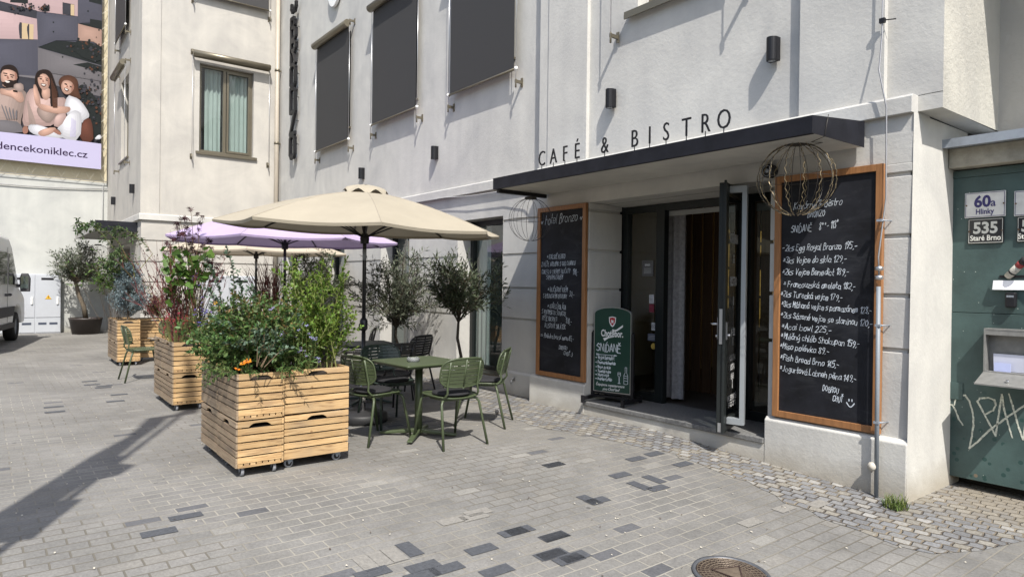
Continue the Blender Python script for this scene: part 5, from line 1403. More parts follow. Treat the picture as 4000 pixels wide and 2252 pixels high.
def cobbles():
    mt = bpy.data.materials.new('granite_setts'); mt.use_nodes = True
    t = mt.node_tree; N = t.nodes; L = t.links; p = N['Principled BSDF']
    p.inputs['Roughness'].default_value = .8
    g = N.new('ShaderNodeNewGeometry')
    mp = N.new('ShaderNodeMapping'); mp.inputs['Rotation'].default_value = (0, 0, rad(-8)); mp.inputs['Scale'].default_value = (1, 1, 0)
    L.new(g.outputs['Position'], mp.inputs[0])
    wv = N.new('ShaderNodeTexNoise'); wv.inputs['Scale'].default_value = 9; wv.inputs['Detail'].default_value = 3; L.new(mp.outputs[0], wv.inputs['Vector'])
    wa = N.new('ShaderNodeVectorMath'); wa.operation = 'MULTIPLY_ADD'; wa.inputs[1].default_value = (.062, .06, 0); L.new(wv.outputs['Color'], wa.inputs[0]); L.new(mp.outputs[0], wa.inputs[2])
    v = N.new('ShaderNodeTexBrick'); v.offset = .5; v.inputs['Scale'].default_value = 1; v.inputs['Brick Width'].default_value = .099; v.inputs['Row Height'].default_value = .09
    v.inputs['Mortar Size'].default_value = .011; v.inputs['Mortar Smooth'].default_value = .8; v.inputs['Color1'].default_value = (0, 0, 0, 1); v.inputs['Color2'].default_value = (1, 1, 1, 1); v.inputs['Mortar'].default_value = (.5, .5, .5, 1)
    L.new(wa.outputs[0], v.inputs['Vector'])
    cr = N.new('ShaderNodeValToRGB'); e = cr.color_ramp.elements
    e[0].color = (.13, .131, .134, 1); e[1].color = (.29, .285, .27, 1); q = e.new(.45); q.color = (.185, .188, .192, 1); q = e.new(.75); q.color = (.205, .19, .158, 1)
    L.new(v.outputs['Color'], cr.inputs[0])
    n2 = N.new('ShaderNodeTexNoise'); n2.inputs['Scale'].default_value = 60; n2.inputs['Detail'].default_value = 5; L.new(g.outputs['Position'], n2.inputs['Vector'])
    r2 = N.new('ShaderNodeMapRange'); r2.inputs[1].default_value = .25; r2.inputs[2].default_value = .75; r2.inputs[3].default_value = .7; r2.inputs[4].default_value = 1.3; L.new(n2.outputs['Fac'], r2.inputs[0])
    vm = N.new('ShaderNodeVectorMath'); vm.operation = 'SCALE'; L.new(cr.outputs[0], vm.inputs[0]); L.new(r2.outputs[0], vm.inputs['Scale'])
    er = N.new('ShaderNodeMapRange'); er.inputs[3].default_value = 1; er.inputs[4].default_value = 0; L.new(v.outputs['Fac'], er.inputs[0])
    mo = N.new('ShaderNodeMix'); mo.data_type = 'RGBA'
    n5 = N.new('ShaderNodeTexNoise'); n5.inputs['Scale'].default_value = 2.2; n5.inputs['Detail'].default_value = 4; L.new(g.outputs['Position'], n5.inputs['Vector'])
    jr = N.new('ShaderNodeValToRGB'); jr.color_ramp.elements[0].position = .4; jr.color_ramp.elements[0].color = (.20, .165, .115, 1); jr.color_ramp.elements[1].position = .58; jr.color_ramp.elements[1].color = (.085, .07, .055, 1)
    L.new(n5.outputs['Fac'], jr.inputs[0]); L.new(jr.outputs[0], mo.inputs['A'])
    L.new(vm.outputs[0], mo.inputs['B']); L.new(er.outputs[0], mo.inputs[0]); L.new(mo.outputs['Result'], p.inputs['Base Color'])
    # sand swept into the corner by the gate and along the wall foot
    sx = N.new('ShaderNodeSeparateXYZ'); L.new(g.outputs['Position'], sx.inputs[0])
    ma = N.new('ShaderNodeMapRange'); ma.inputs[1].default_value = -2.45; ma.inputs[2].default_value = -2.0; L.new(sx.outputs['X'], ma.inputs[0])
    mb_ = N.new('ShaderNodeMapRange'); mb_.inputs[1].default_value = 4.9; mb_.inputs[2].default_value = 6.1; L.new(sx.outputs['Y'], mb_.inputs[0])
    mc = N.new('ShaderNodeMath'); mc.operation = 'MULTIPLY'; L.new(ma.outputs[0], mc.inputs[0]); L.new(mb_.outputs[0], mc.inputs[1])
    n6 = N.new('ShaderNodeTexNoise'); n6.inputs['Scale'].default_value = 4; n6.inputs['Detail'].default_value = 7; L.new(g.outputs['Position'], n6.inputs['Vector'])
    md = N.new('ShaderNodeMath'); md.operation = 'ADD'; L.new(mc.outputs[0], md.inputs[0]); L.new(n6.outputs['Fac'], md.inputs[1])
    me_ = N.new('ShaderNodeMapRange'); me_.inputs[1].default_value = .85; me_.inputs[2].default_value = 1.45; me_.inputs[4].default_value = .75; L.new(md.outputs[0], me_.inputs[0])
    ms_ = N.new('ShaderNodeMix'); ms_.data_type = 'RGBA'; ms_.inputs['B'].default_value = (.215, .185, .14, 1)
    L.new(me_.outputs[0], ms_.inputs[0]); L.new(mo.outputs['Result'], ms_.inputs['A']); L.new(ms_.outputs['Result'], p.inputs['Base Color'])
    hh = N.new('ShaderNodeMath'); hh.operation = 'MULTIPLY_ADD'; hh.inputs[1].default_value = .25; L.new(n2.outputs['Fac'], hh.inputs[0]); L.new(er.outputs[0], hh.inputs[2])
    b = N.new('ShaderNodeBump'); b.inputs['Strength'].default_value = .9; b.inputs['Distance'].default_value = .014; L.new(hh.outputs[0], b.inputs['Height']); L.new(b.outputs[0], p.inputs['Normal'])
    return mt


outer = [(-17, 4.95), (-8.6, 4.95), (-6.9, 4.75), (-6.2, 4.62), (-5.4, 4.60), (-4.6, 4.72), (-3.95, 4.92), (-3.4, 4.86), (-3.0, 4.80), (-2.7, 4.67), (-2.2, 4.58), (-1.68, 4.58), (-1.52, 4.95), (-1.42, 5.3), (3, 5.4)]
k = MB()
# one sheet: its street edge steps like laid stones
oo = []
rr = random.Random(2)
for (a, b), (c, d) in zip(outer[:-1], outer[1:]):
    n = max(1, int(abs(c - a) / .1)) if a > -9 else 4
    for q in range(n): oo.append((a + (c - a) * q / n, b + (d - b) * q / n + (rr.uniform(-.05, .05) if a > -9 else 0)))
oo.append(outer[-1])
for (a, b), (c, d) in zip(oo[:-1], oo[1:]): k.quad((a, b, gz(a) + .003), (c, d, gz(c) + .003), (c, 6.6, gz(c) + .003), (a, 6.6, gz(a) + .003))
tag(k.build('cobble_strip', cobbles()), kind='structure')
# sand and grit drifted against the wall foot and the gate
def drift(poly, z, name, col):
    k = MB(); n = len(poly)
    k.add([(x, y, gz(x) + z) for x, y in poly], [list(range(n))]); return k


# small pale petals and grit lying about
k = MB(); rr = random.Random(11)
for i in range(520):
    x, y = rr.uniform(-13, -.4), rr.uniform(-.2, 5.4)
    if rr.random() < .35: x, y = rr.gauss(-2.0, 1.2), rr.gauss(3.2, .9)
    r = rr.uniform(.0025, .007); a = rr.uniform(0, 3.1)
    p = [(x + r * math.cos(a + q) * (1.6 if j % 2 else 1), y + r * math.sin(a + q)) for j, q in enumerate((0, 1.6, 3.1, 4.7))]
    k.m = 0 if rr.random() < .7 else 1
    zz = .007 + rr.random() * .003
    k.add([(u, v, gz(u) + zz + (.003 if j == 1 else 0)) for j, (u, v) in enumerate(p)], [(0, 1, 2, 3)])
tag(k.build('fallen_petals', [M('petal', (.48, .44, .36), .8), M('grit_dark', (.08, .06, .045), .9)]), 'scattered pale petals and grit on the paving', 'petals', kind='stuff')

# manhole cover
pm_ = at(2858, 2205, 2, -.11)
mh = thing('manhole_cover', 'round cast iron manhole cover with a triangle set in the paving', 'manhole cover', (at(2856, 2252, 2, -.13).x, at(2856, 2252, 2, -.13).y, gz(at(2856, 2252, 2, -.13).x) + .004))
mh.rotation_euler = (0, .05, 0)
MHR = .192
IRON = M('cast_iron', (.055, .036, .030), .6, .25, var=.3, vs=30); IRON2 = M('worn_iron', (.17, .135, .10), .5, .35, var=.25, vs=30)
k = MB(); k.lathe([(0, .006), (MHR, .006), (MHR, .002)], (0, 0, 0), 40); k.build('lid', IRON, mh)
k = MB(); k.lathe([(MHR + .001, .003), (MHR + .003, .012), (MHR + .022, .012), (MHR + .024, .002)], (0, 0, 0), 40); k.build('ring', M('iron_ring', (.10, .105, .115), .5, .3, var=.2, vs=30), mh)
k = MB()
for r in (.075, .098, .121, .144, .167, .186): k.lathe([(r - .0022, .0063), (r - .0018, .0095), (r + .0018, .0095), (r + .0022, .0063)], (0, 0, 0), 40)
for q in range(36):
    a = q * math.pi / 18
    for s in (1,): k.prism([(.06, -.0016), (.186, -.002), (.186, .002), (.06, .0016)], (0, 0, 0), (math.cos(a), math.sin(a), 0), (-math.sin(a), math.cos(a), 0), Zv, .0065, .0099)
ta = rad(100)
tri = [(.105 * math.cos(ta + q * 2.0944), .105 * math.sin(ta + q * 2.0944)) for q in range(3)]
k.prism(tri, (0, 0, 0), X, Y, Zv, .0065, .0118)
k.build('raised_pattern', IRON2, mh)
k = MB()
for s_, f_ in zip(tri, tri[1:] + tri[:1]):
    bar3d(k, [s_, f_], (Vector((0, 0, 0)), X, Y, Zv, 0), .007, .0119, .0150)
k.build('triangle_rim', IRON, mh)

# weeds at the building corner
def tuft(x, y, r, n, label):
    k = MB(); rr = random.Random(int(x * 100))
    for i in range(n):
        a = rr.uniform(0, 6.28); q = r * math.sqrt(rr.random()) * .5; px, py = x + q * math.cos(a), y + q * math.sin(a)
        h = rr.uniform(.03, .10); ln = rr.uniform(.2, 1.0) * h; b = rr.uniform(0, 6.28); wv = .0035
        c, s_ = math.cos(b), math.sin(b); z = gz(x) + .006
        k.add([(px - s_ * wv, py + c * wv, z), (px + s_ * wv, py - c * wv, z), (px + c * ln * .5 + s_ * wv * .7, py + s_ * ln * .5 - c * wv * .7, z + h * .75), (px + c * ln * .5 - s_ * wv * .7, py + s_ * ln * .5 + c * wv * .7, z + h * .75), (px + c * ln, py + s_ * ln, z + h)], [(0, 1, 2, 3), (3, 2, 4)])
    tag(k.build('grass_tuft', M('weed_green', (.10, .14, .03), .7, island=.5, hue=.03, trans=.25)), label, 'weed')


tuft(-2.19, 5.30, .17, 170, 'small tuft of green grass at the foot of the building corner')
tuft(-1.42, 5.72, .12, 70, 'small weed at the right edge in front of the gate')

# ---------------------------------------------------------------- the other side of the street (behind the photographer; seen in the panes)
op = thing('opposite_house', 'plain rendered house across the street', 'building')
k = MB(); k.box(-34, 22, -22, -16, -.2, 8.5); k.build('wall', M('opposite_render', (.42, .38, .32), .85), op)
k = MB()
for q in range(14):
    for z in (1, 4.5): k.box(-32 + q * 3.8, -30.6 + q * 3.8, -16.02, -15.97, z, z + 2.0)
k.build('window', M('opposite_pane', (.05, .06, .07), .1), op)

# tall flagpole added out of view, its banner cut to the outline of its shadow
ua = Vector((-1, .46, 0)).normalized(); va_ = Vector((.46, 1, 0)).normalized()
u0 = 1.7; kz = 1.42 / math.hypot(1, .46)
fl = thing('shadow_caster', 'tall flagpole added out of view, its banner shaped to cast the long shadow on the paving', 'shadow_caster', (ua.x * u0 + va_.x * -2.02, ua.y * u0 + va_.y * -2.02, 0))
outl = []
for px, py in ((742, 0), (640, 95), (450, 195), (230, 330), (0, 470), (-120, 545), (-140, 700), (0, 625), (170, 605), (220, 560), (420, 405), (300, 415), (440, 320), (600, 285), (685, 235), (580, 225), (660, 190), (600, 190), (700, 110), (800, 40), (842, 0)):
    g = at(*r6(px, py), 2, 0)
    outl.append((g.dot(va_) + 2.02, (g.dot(ua) - u0) * kz))
hm = max(q[1] for q in outl)
outl = [(-.02 + .27, hm + .35), (.16, hm + 1.15), (.10, hm + 1.15), (.03, hm + .35)][::-1] + outl if False else outl + [(.27, hm + .3), (.19, hm + 1.1), (.12, hm + 1.1), (.04, hm + .2)]
k = MB(); k.prism(outl, (0, 0, 0), va_, Zv, -ua, -.004, .004); k.build('cloth', M('caster_cloth', (.5, .5, .48), .8), fl)
k = MB(); k.lathe([(0, 0), (.2, 0), (.2, .04), (0, .06)], (0, 0, 0), 18); k.tube([(va_.x * .12, va_.y * .12, .03), (va_.x * .12, va_.y * .12, max(q[1] for q in outl) + .05)], .03, 10); k.build('pole', ALU, fl)
# ---------------------------------------------------------------- chairs and tables
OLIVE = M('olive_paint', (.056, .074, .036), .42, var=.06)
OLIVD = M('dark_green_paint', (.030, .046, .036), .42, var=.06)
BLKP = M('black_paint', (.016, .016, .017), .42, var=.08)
CUSH = M('cushion_black', (.012, .012, .014), .85, var=.2, vs=40)


def make_chair(label, mt, name='terrace_chair'):
    """metal slat chair facing +y: oval slatted back, slatted seat, splayed tube legs"""
    t = thing(name, label, 'chair', group='slatted metal terrace chairs')
    sw, sd, sz = .225, .21, .455
    k = MB()
    def zs(x, y): return sz + .012 - .02 * (1 - (x / sw) ** 2) + (.012 if y > .15 else 0) * ((y - .15) / .06 if y > .15 else 0)
    def hw(y, h, r, w):     # half width of a rounded outline
        q = h - abs(y)
        return w if q > r else w - r + math.sqrt(max(0, r * r - (r - q) ** 2))
    n = 15
    for i in range(n):
        y = -sd + .016 + (2 * sd - .032) * i / (n - 1)
        w = hw(y, sd, .09, sw) - .006
        xs_ = [-w + 2 * w * q / 6 for q in range(7)]
        for a, b in zip(xs_[:-1], xs_[1:]):
            d = .0108
            za, zb_ = zs(a, y), zs(b, y)
            k.add([(a, y - d, za), (b, y - d, zb_), (b, y + d, zb_), (a, y + d, za), (a, y - d, za - .004), (b, y - d, zb_ - .004), (b, y + d, zb_ - .004), (a, y + d, za - .004)], [(0, 1, 2, 3), (7, 6, 5, 4), (0, 4, 5, 1), (3, 2, 6, 7)])
    for xx in (-.075, .075): k.box(xx - .012, xx + .012, -sd + .02, sd - .02, zs(xx, 0) - .009, zs(xx, 0) - .005)
    ring = []
    for q in range(32):
        a = 2 * math.pi * q / 32; c, s_ = math.cos(a), math.sin(a)
        x = sw * math.copysign(abs(c) ** .55, c); y = sd * math.copysign(abs(s_) ** .55, s_)
        ring.append((x, y, zs(x, y) - .003))
    k.tube(ring, .0085, 6, closed=True)
    k.build('seat', mt, t)
    # back: centre at z .68, leaning back
    k = MB(); bh, bw = .135, .235; lean = math.tan(rad(13)); zc = .685
    def bp_(x, z): return (x, -sd - .035 - (z + .06) * lean + .055 * (x / bw) ** 2, zc + z)
    n = 8
    for i in range(n):
        z = -bh + .018 + (2 * bh - .036) * i / (n - 1)
        w = hw(z, bh, .10, bw) - .004
        xs_ = [-w + 2 * w * q / 8 for q in range(9)]
        for a, b in zip(xs_[:-1], xs_[1:]):
            d = .0142
            A, Bq, C_, D_ = bp_(a, z - d), bp_(b, z - d), bp_(b, z + d), bp_(a, z + d)
            off = lambda v: (v[0], v[1] - .004, v[2])
            k.add([A, Bq, C_, D_, off(A), off(Bq), off(C_), off(D_)], [(0, 1, 2, 3), (7, 6, 5, 4), (0, 4, 5, 1), (3, 2, 6, 7)])
    ring = []
    for q in range(36):
        a = 2 * math.pi * q / 36; c, s_ = math.cos(a), math.sin(a)
        ring.append(bp_(bw * math.copysign(abs(c) ** .6, c), bh * math.copysign(abs(s_) ** .6, s_)))
    k.tube(ring, .0085, 6, closed=True)
    for xx in (0,): 
        for z0_, z1_ in ((-bh + .01, bh - .01),):
            k.tube([bp_(xx, z0_), bp_(xx, z1_)], .011, 5)
    k.build('backrest', mt, t)
    for s_ in (-1, 1):
        k = MB(); up = [bp_(s_ * .165, .105), bp_(s_ * .165, 0), bp_(s_ * .165, -.12)]
        up = [(p[0], p[1] - .014, p[2]) for p in up]
        k.tube(up + [(s_ * .17, -sd - .018, .50), (s_ * .18, -sd + .01, .463), (s_ * .185, -sd + .07, .44), (s_ * .19, .04, .437)], .0105, 7); k.build('back_post', mt, t)
        k = MB(); k.tube([(0, -sd + .045, .432), (s_ * .15, -sd + .045, .432), (s_ * .19, -sd + .035, .425), (s_ * .208, -sd + .02, .395), (s_ * .245, -sd - .075, .0)], .0125, 8); k.build('leg', mt, t)
        k = MB(); k.tube([(0, sd - .05, .432), (s_ * .15, sd - .05, .432), (s_ * .19, sd - .045, .425), (s_ * .208, sd - .035, .395), (s_ * .24, sd + .045, .0)], .0125, 8); k.build('leg', mt, t)
    return t


chA = make_chair('olive slatted chair facing the near table, tucked against the big crate planter', OLIVE)
chA.location = (-5.93, 2.92, 0); chA.rotation_euler = (0, 0, rad(15))
chB = dup(chA, (-5.41, 3.44, 0), rad(91), 'olive slatted chair in front of the near table with its back to the viewer')
chC = dup(chA, (-5.93, 4.20, 0), rad(133), 'olive slatted chair at the right of the near table, turned towards the wall')
chF = dup(chA, (-11.38, 1.80, 0), rad(2), 'olive slatted chair standing alone in the sun between the two farther crate planters')
chH = dup(chA, (-12.55, 2.45, 0), rad(-100), 'olive slatted chair half hidden behind the second crate planter')
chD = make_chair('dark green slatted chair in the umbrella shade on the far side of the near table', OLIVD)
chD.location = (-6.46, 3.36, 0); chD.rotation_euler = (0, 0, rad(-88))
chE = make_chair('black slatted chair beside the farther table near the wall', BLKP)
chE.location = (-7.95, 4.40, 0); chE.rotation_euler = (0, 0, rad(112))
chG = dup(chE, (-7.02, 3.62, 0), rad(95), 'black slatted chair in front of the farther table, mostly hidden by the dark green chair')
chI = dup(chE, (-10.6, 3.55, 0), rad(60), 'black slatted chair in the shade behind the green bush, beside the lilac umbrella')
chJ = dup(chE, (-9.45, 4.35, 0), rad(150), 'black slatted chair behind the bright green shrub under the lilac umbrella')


def cushion(ch, dx, dy, label):
    a = ch.rotation_euler[2]; c, s_ = math.cos(a), math.sin(a)
    k = MB(); k.lathe([(0, 0), (.165, 0), (.182, .008), (.185, .016), (.178, .026), (.15, .033), (0, .036)], (0, 0, 0), 28)
    o = k.build('seat_cushion', CUSH); o.location = (ch.location.x + c * dx - s_ * dy, ch.location.y + s_ * dx + c * dy, .462)
    tag(o, label, 'cushion', 'round black seat cushions')


cushion(chA, 0, -.03, 'round black cushion on the chair tucked against the big crate planter')
cushion(chB, 0, -.03, 'round black cushion on the chair in front of the near table')
cushion(chC, 0, -.02, 'round black cushion on the chair turned towards the wall')
cushion(chD, 0, .03, 'round black cushion on the dark green chair in the shade')


def table(loc, rz, mt, label):
    t = thing('terrace_table', label, 'table', loc, rz, group='square metal terrace tables')
    s_ = .345; r = .03
    pl = []
    for cx, cy, a0 in ((s_ - r, s_ - r, 0), (-s_ + r, s_ - r, 90), (-s_ + r, -s_ + r, 180), (s_ - r, -s_ + r, 270)):
        for q in range(5): pl.append((cx + r * math.cos(rad(a0 + q * 22.5)), cy + r * math.sin(rad(a0 + q * 22.5))))
    k = MB(); k.prism(pl, (0, 0, .722), X, Y, Zv, 0, .018); k.build('tabletop', mt, t, bevel=.006)
    k = MB(); k.box(-.32, .32, -.32, .32, .705, .721); k.lathe([(.14, .69), (.14, .704), (0, .704)], (0, 0, 0), 16); k.build('top_frame', mt, t)
    k = MB(); k.tube([(0, 0, .03), (0, 0, .70)], .038, 18); k.build('column', mt, t)
    k = MB()
    for q in range(4):
        a = rad(45 + 90 * q); c, sn = math.cos(a), math.sin(a)
        k.prism([(.03, .035), (.36, .012), (.385, .018), (.385, .034), (.03, .075)], (0, 0, 0), (c, sn, 0), Zv, (-sn, c, 0), -.026, .026)
    k.build('cross_foot', mt, t, bevel=.008)
    return t


tb = table((-5.80, 3.33, 0), rad(3), OLIVE, 'sunlit olive square table with a glass ashtray beside the big crate planter')
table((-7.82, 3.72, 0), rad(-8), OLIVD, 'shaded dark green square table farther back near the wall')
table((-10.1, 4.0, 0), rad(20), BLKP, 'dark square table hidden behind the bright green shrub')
k = MB(); k.lathe([(0, .006), (.045, .006), (.05, .032), (.057, .036), (.062, .03), (.062, .004), (.055, 0), (0, 0)], (0, 0, 0), 28)
for q in range(4): a = q * 1.57 + .4; k.tube([(.048 * math.cos(a), .048 * math.sin(a), .037), (.064 * math.cos(a), .064 * math.sin(a), .037)], .006, 6)
o = k.build('ashtray', M('clear_glass', (.75, .78, .78), .05, var=.02, spec=.8)); o.location = (-5.755, 3.24, .741); tag(o, 'round clear glass ashtray on the sunlit olive table', 'ashtray')
gm = MATS['clear_glass'].node_tree.nodes['Principled BSDF']; gm.inputs['Transmission Weight'].default_value = .75

# ---------------------------------------------------------------- umbrellas
POLE = M('pole_black', (.014, .014, .017), .35)


def umbrella(loc, rz, r, zr, za, col, name_l, mt, tilt=(0, 0), base=True):
    t = thing('parasol', name_l, 'umbrella', loc, group='open parasols over the terrace')
    nv = 8
    def top(f, a_idx, fb):      # f 0..1 from apex to rim, between ribs a_idx and a_idx+1 by fb
        A = rz + a_idx * math.pi / 4; B_ = A + math.pi / 4
        pa = Vector((math.cos(A), math.sin(A), 0)) * r * f; pb = Vector((math.cos(B_), math.sin(B_), 0)) * r * f
        p = pa.lerp(pb, fb)
        bow = .045 * math.sin(math.pi * f)
        sag = -.05 * f * math.sin(math.pi * fb)
        inn = 1 - .035 * math.sin(math.pi * fb) * f
        return Vector((p.x * inn, p.y * inn, za - (za - zr) * f + bow + sag * .5))
    T = lambda p: Vector((p.x, p.y, p.z + p.x * tilt[0] + p.y * tilt[1]))
    k = MB(); k.smooth = True
    nf, nb_ = 8, 8
    for a in range(nv):
        vs = [[T(top(.075 + .925 * i / nf, a, j / nb_)) for j in range(nb_ + 1)] for i in range(nf + 1)]
        o = len(k.v)
        k.add([v for row in vs for v in row], [(i * (nb_ + 1) + j, (i + 1) * (nb_ + 1) + j, (i + 1) * (nb_ + 1) + j + 1, i * (nb_ + 1) + j + 1) for i in range(nf) for j in range(nb_)])
        hem = [(v.x, v.y, v.z) for v in vs[nf]]
        k.add(hem + [(v[0] * .995, v[1] * .995, v[2] - .028) for v in hem], [(j, j + 1, nb_ + 2 + j, nb_ + 1 + j) for j in range(nb_)])
    cl = k.build('cloth', mt, t, merge=False)
    k = MB()
    for a in range(nv): k.tube([T(top(f, a, 0)) + Vector((0, 0, .0015)) for f in (.08, .3, .55, .8, .995)], .0035, 4)
    k.build('seam', MATS['canvas_seam'], cl)
    k = MB(); n = 48; k.smooth = True
    rings = []
    for rr_, zz_ in ((0.012, .105), (.08, .10), (.16, .075), (.225, .045), (.245, .02)):
        ring = []
        for q in range(n):
            a = 2 * math.pi * q / n + rz
            w_ = math.cos(8 * a - 8 * rz)
            f = (rr_ / .245) ** 2
            ring.append(T(Vector(((rr_ + .012 * w_ * f) * math.cos(a), (rr_ + .012 * w_ * f) * math.sin(a), za + zz_ - .052 + .026 * -w_ * f))))
        rings.append(ring)
    for i in range(len(rings) - 1):
        k.add(rings[i] + rings[i + 1], [(q, n + q, n + (q + 1) % n, (q + 1) % n) for q in range(n)])
    k.build('vent_cap', mt, cl)
    for a in range(nv):
        k = MB(); A = [T(top(f, a, 0)) - Vector((0, 0, .018)) for f in (.04, .35, .7, .985)]; k.tube(A, .009, 6)
        hub = T(Vector((0, 0, za - .52))); k.tube([hub, A[1].lerp(A[2], .4)], .008, 5); k.build('rib', POLE, t)
    k = MB(); k.lathe([(0, .05), (.03, .045), (.034, .02), (.02, 0), (.02, -.02)], T(Vector((0, 0, za + .01))), 14); k.build('finial', POLE, t)
    k = MB(); k.tube([(0, 0, .95), T(Vector((0, 0, za - .02)))], .021, 12); k.lathe([(.045, -.06), (.05, 0), (.03, .05)], T(Vector((0, 0, za - .52))), 12); k.build('pole', POLE, t)
    k = MB(); k.tube([T(Vector((0, 0, 1.74))), T(Vector((0, 0, 1.86)))], .0215, 12); k.build('joint_sleeve', GALV, t)
    k = MB(); k.tube([(0, 0, .98), (0, 0, 1.0), (0, 0, 1.09), (0, 0, 1.12)], [.026, .042, .042, .024], 12); k.tube([(0, 0, 1.05), (.035, -.06, 1.05), (.05, -.075, .99)], .013, 7); k.build('crank_box', POLE, t)
    k = MB(); k.tube([(0, 0, .42), (0, 0, .96)], .0225, 12); k.build('lower_pole', POLE, t)
    k = MB(); k.tube([(0, 0, .06), (0, 0, .42)], .03, 14); k.build('chrome_tube', M('chrome', (.6, .6, .6), .15, 1.0), t)
    if base:
        k = MB(); k.lathe([(0, 0), (.25, 0), (.265, .012), (.265, .085), (.25, .10), (.06, .105), (.05, .12), (0, .12)], (0, 0, 0), 36); k.build('base_weight', M('base_plastic', (.02, .02, .021), .55, var=.2), t)
    return t


M('canvas_seam', (.30, .265, .21), .85)
CREAM = M('canvas_beige', (.34, .302, .232), .85, var=.07, vs=2, trans=.10, bump=.35, bs=7)
LILAC = M('canvas_lilac', (.42, .335, .51), .85, var=.07, vs=2, trans=.14, bump=.35, bs=7)
CREAM2 = M('canvas_cream', (.47, .41, .32), .85, var=.05, vs=3, trans=.2, bump=.08, bs=300)
umbrella((-6.74, 3.18, 0), rad(-20), 1.52, 2.085, 2.50, None, 'beige parasol over the nearest table beside the big crate planter', CREAM, (-.045, -.01))
umbrella((-9.80, 3.37, 0), rad(8), 1.64, 2.09, 2.55, None, 'lilac parasol behind the beige one', LILAC, (-.01, 0), False)
umbrella((-13.5, 4.08, 0), rad(-22), 1.72, 2.07, 2.52, None, 'cream parasol farthest back, mostly hidden by the lilac one', CREAM2, (-.01, 0), False)

# ---------------------------------------------------------------- wooden crates on castors
def wood_mat(name, sat=1.0, val=1.0):
    mt = bpy.data.materials.new(name); mt.use_nodes = True
    t = mt.node_tree; N = t.nodes; L = t.links; p = N['Principled BSDF']; p.inputs['Roughness'].default_value = .68; p.inputs['Specular IOR Level'].default_value = .3
    tc = N.new('ShaderNodeTexCoord'); g = N.new('ShaderNodeNewGeometry')
    # every slat gets its own stretch of grain
    off = N.new('ShaderNodeVectorMath'); off.operation = 'SCALE'; off.inputs[0].default_value = (13.7, 7.3, 29.1); L.new(g.outputs['Random Per Island'], off.inputs['Scale'])
    ad = N.new('ShaderNodeVectorMath'); L.new(tc.outputs['Object'], ad.inputs[0]); L.new(off.outputs[0], ad.inputs[1])
    mp = N.new('ShaderNodeMapping'); mp.inputs['Scale'].default_value = (1.6, 1.6, 26); L.new(ad.outputs[0], mp.inputs[0])
    n = N.new('ShaderNodeTexNoise'); n.inputs['Scale'].default_value = 2.2; n.inputs['Detail'].default_value = 6; n.inputs['Distortion'].default_value = 1.3; L.new(mp.outputs[0], n.inputs['Vector'])
    cr = N.new('ShaderNodeValToRGB'); e = cr.color_ramp.elements; e[0].position = .3; e[0].color = (.27, .16, .075, 1); e[1].position = .68; e[1].color = (.53, .37, .195, 1); q = e.new(.5); q.color = (.47, .31, .15, 1)
    L.new(n.outputs['Fac'], cr.inputs[0])
    v = N.new('ShaderNodeTexVoronoi'); v.inputs['Scale'].default_value = 5.2; L.new(ad.outputs[0], v.inputs['Vector'])
    kr = N.new('ShaderNodeMapRange'); kr.inputs[1].default_value = .035; kr.inputs[2].default_value = .075; kr.inputs[3].default_value = .6; kr.inputs[4].default_value = 0; L.new(v.outputs['Distance'], kr.inputs[0])
    mk = N.new('ShaderNodeMix'); mk.data_type = 'RGBA'; mk.inputs['B'].default_value = (.16, .075, .03, 1); L.new(kr.outputs[0], mk.inputs[0]); L.new(cr.outputs[0], mk.inputs['A'])
    # grey weathering in patches
    nw = N.new('ShaderNodeTexNoise'); nw.inputs['Scale'].default_value = 2.3; nw.inputs['Detail'].default_value = 5; L.new(ad.outputs[0], nw.inputs['Vector'])
    wr = N.new('ShaderNodeMapRange'); wr.inputs[1].default_value = .5; wr.inputs[2].default_value = .74; wr.inputs[3].default_value = 0; wr.inputs[4].default_value = .72; L.new(nw.outputs['Fac'], wr.inputs[0])
    mw = N.new('ShaderNodeMix'); mw.data_type = 'RGBA'; mw.inputs['B'].default_value = (.22, .17, .12, 1); L.new(wr.outputs[0], mw.inputs[0]); L.new(mk.outputs['Result'], mw.inputs['A'])
    hs = N.new('ShaderNodeHueSaturation'); mr = N.new('ShaderNodeMapRange'); mr.inputs[3].default_value = .80 * val; mr.inputs[4].default_value = 1.14 * val; hs.inputs['Saturation'].default_value = sat; L.new(g.outputs['Random Per Island'], mr.inputs[0]); L.new(mr.outputs[0], hs.inputs['Value']); L.new(mw.outputs['Result'], hs.inputs['Color'])
    L.new(hs.outputs[0], p.inputs['Base Color'])
    b = N.new('ShaderNodeBump'); b.inputs['Strength'].default_value = .25; b.inputs['Distance'].default_value = .003; L.new(n.outputs['Fac'], b.inputs['Height']); L.new(b.outputs[0], p.inputs['Normal'])
    return mt


PINE = wood_mat('crate_pine')
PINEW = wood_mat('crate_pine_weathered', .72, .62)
SOIL = M('soil', (.035, .024, .016), .95, var=.4, vs=30, bump=.6, bs=50)
CL, CW, CH = .545, .363, .362


def slat(k, O, U, N, l, z0, z1, th, cut):
    if not cut:
        k.prism([(0, z0), (l, z0), (l, z1), (0, z1)], O, U, Zv, N, 0, th)
    else:       # hand hold: a shallow arch cut into the lower edge of the top slat
        c = l / 2; w_ = .085; h_ = .027
        pl = [(0, z0), (c - w_, z0), (c - w_ + .012, z0 + h_ * .45), (c - w_ + .032, z0 + h_ * .9), (c - w_ + .05, z0 + h_), (c + w_ - .05, z0 + h_), (c + w_ - .032, z0 + h_ * .9), (c + w_ - .012, z0 + h_ * .45), (c + w_, z0), (l, z0), (l, z1), (0, z1)]
        k.prism(pl, O, U, Zv, N, 0, th)


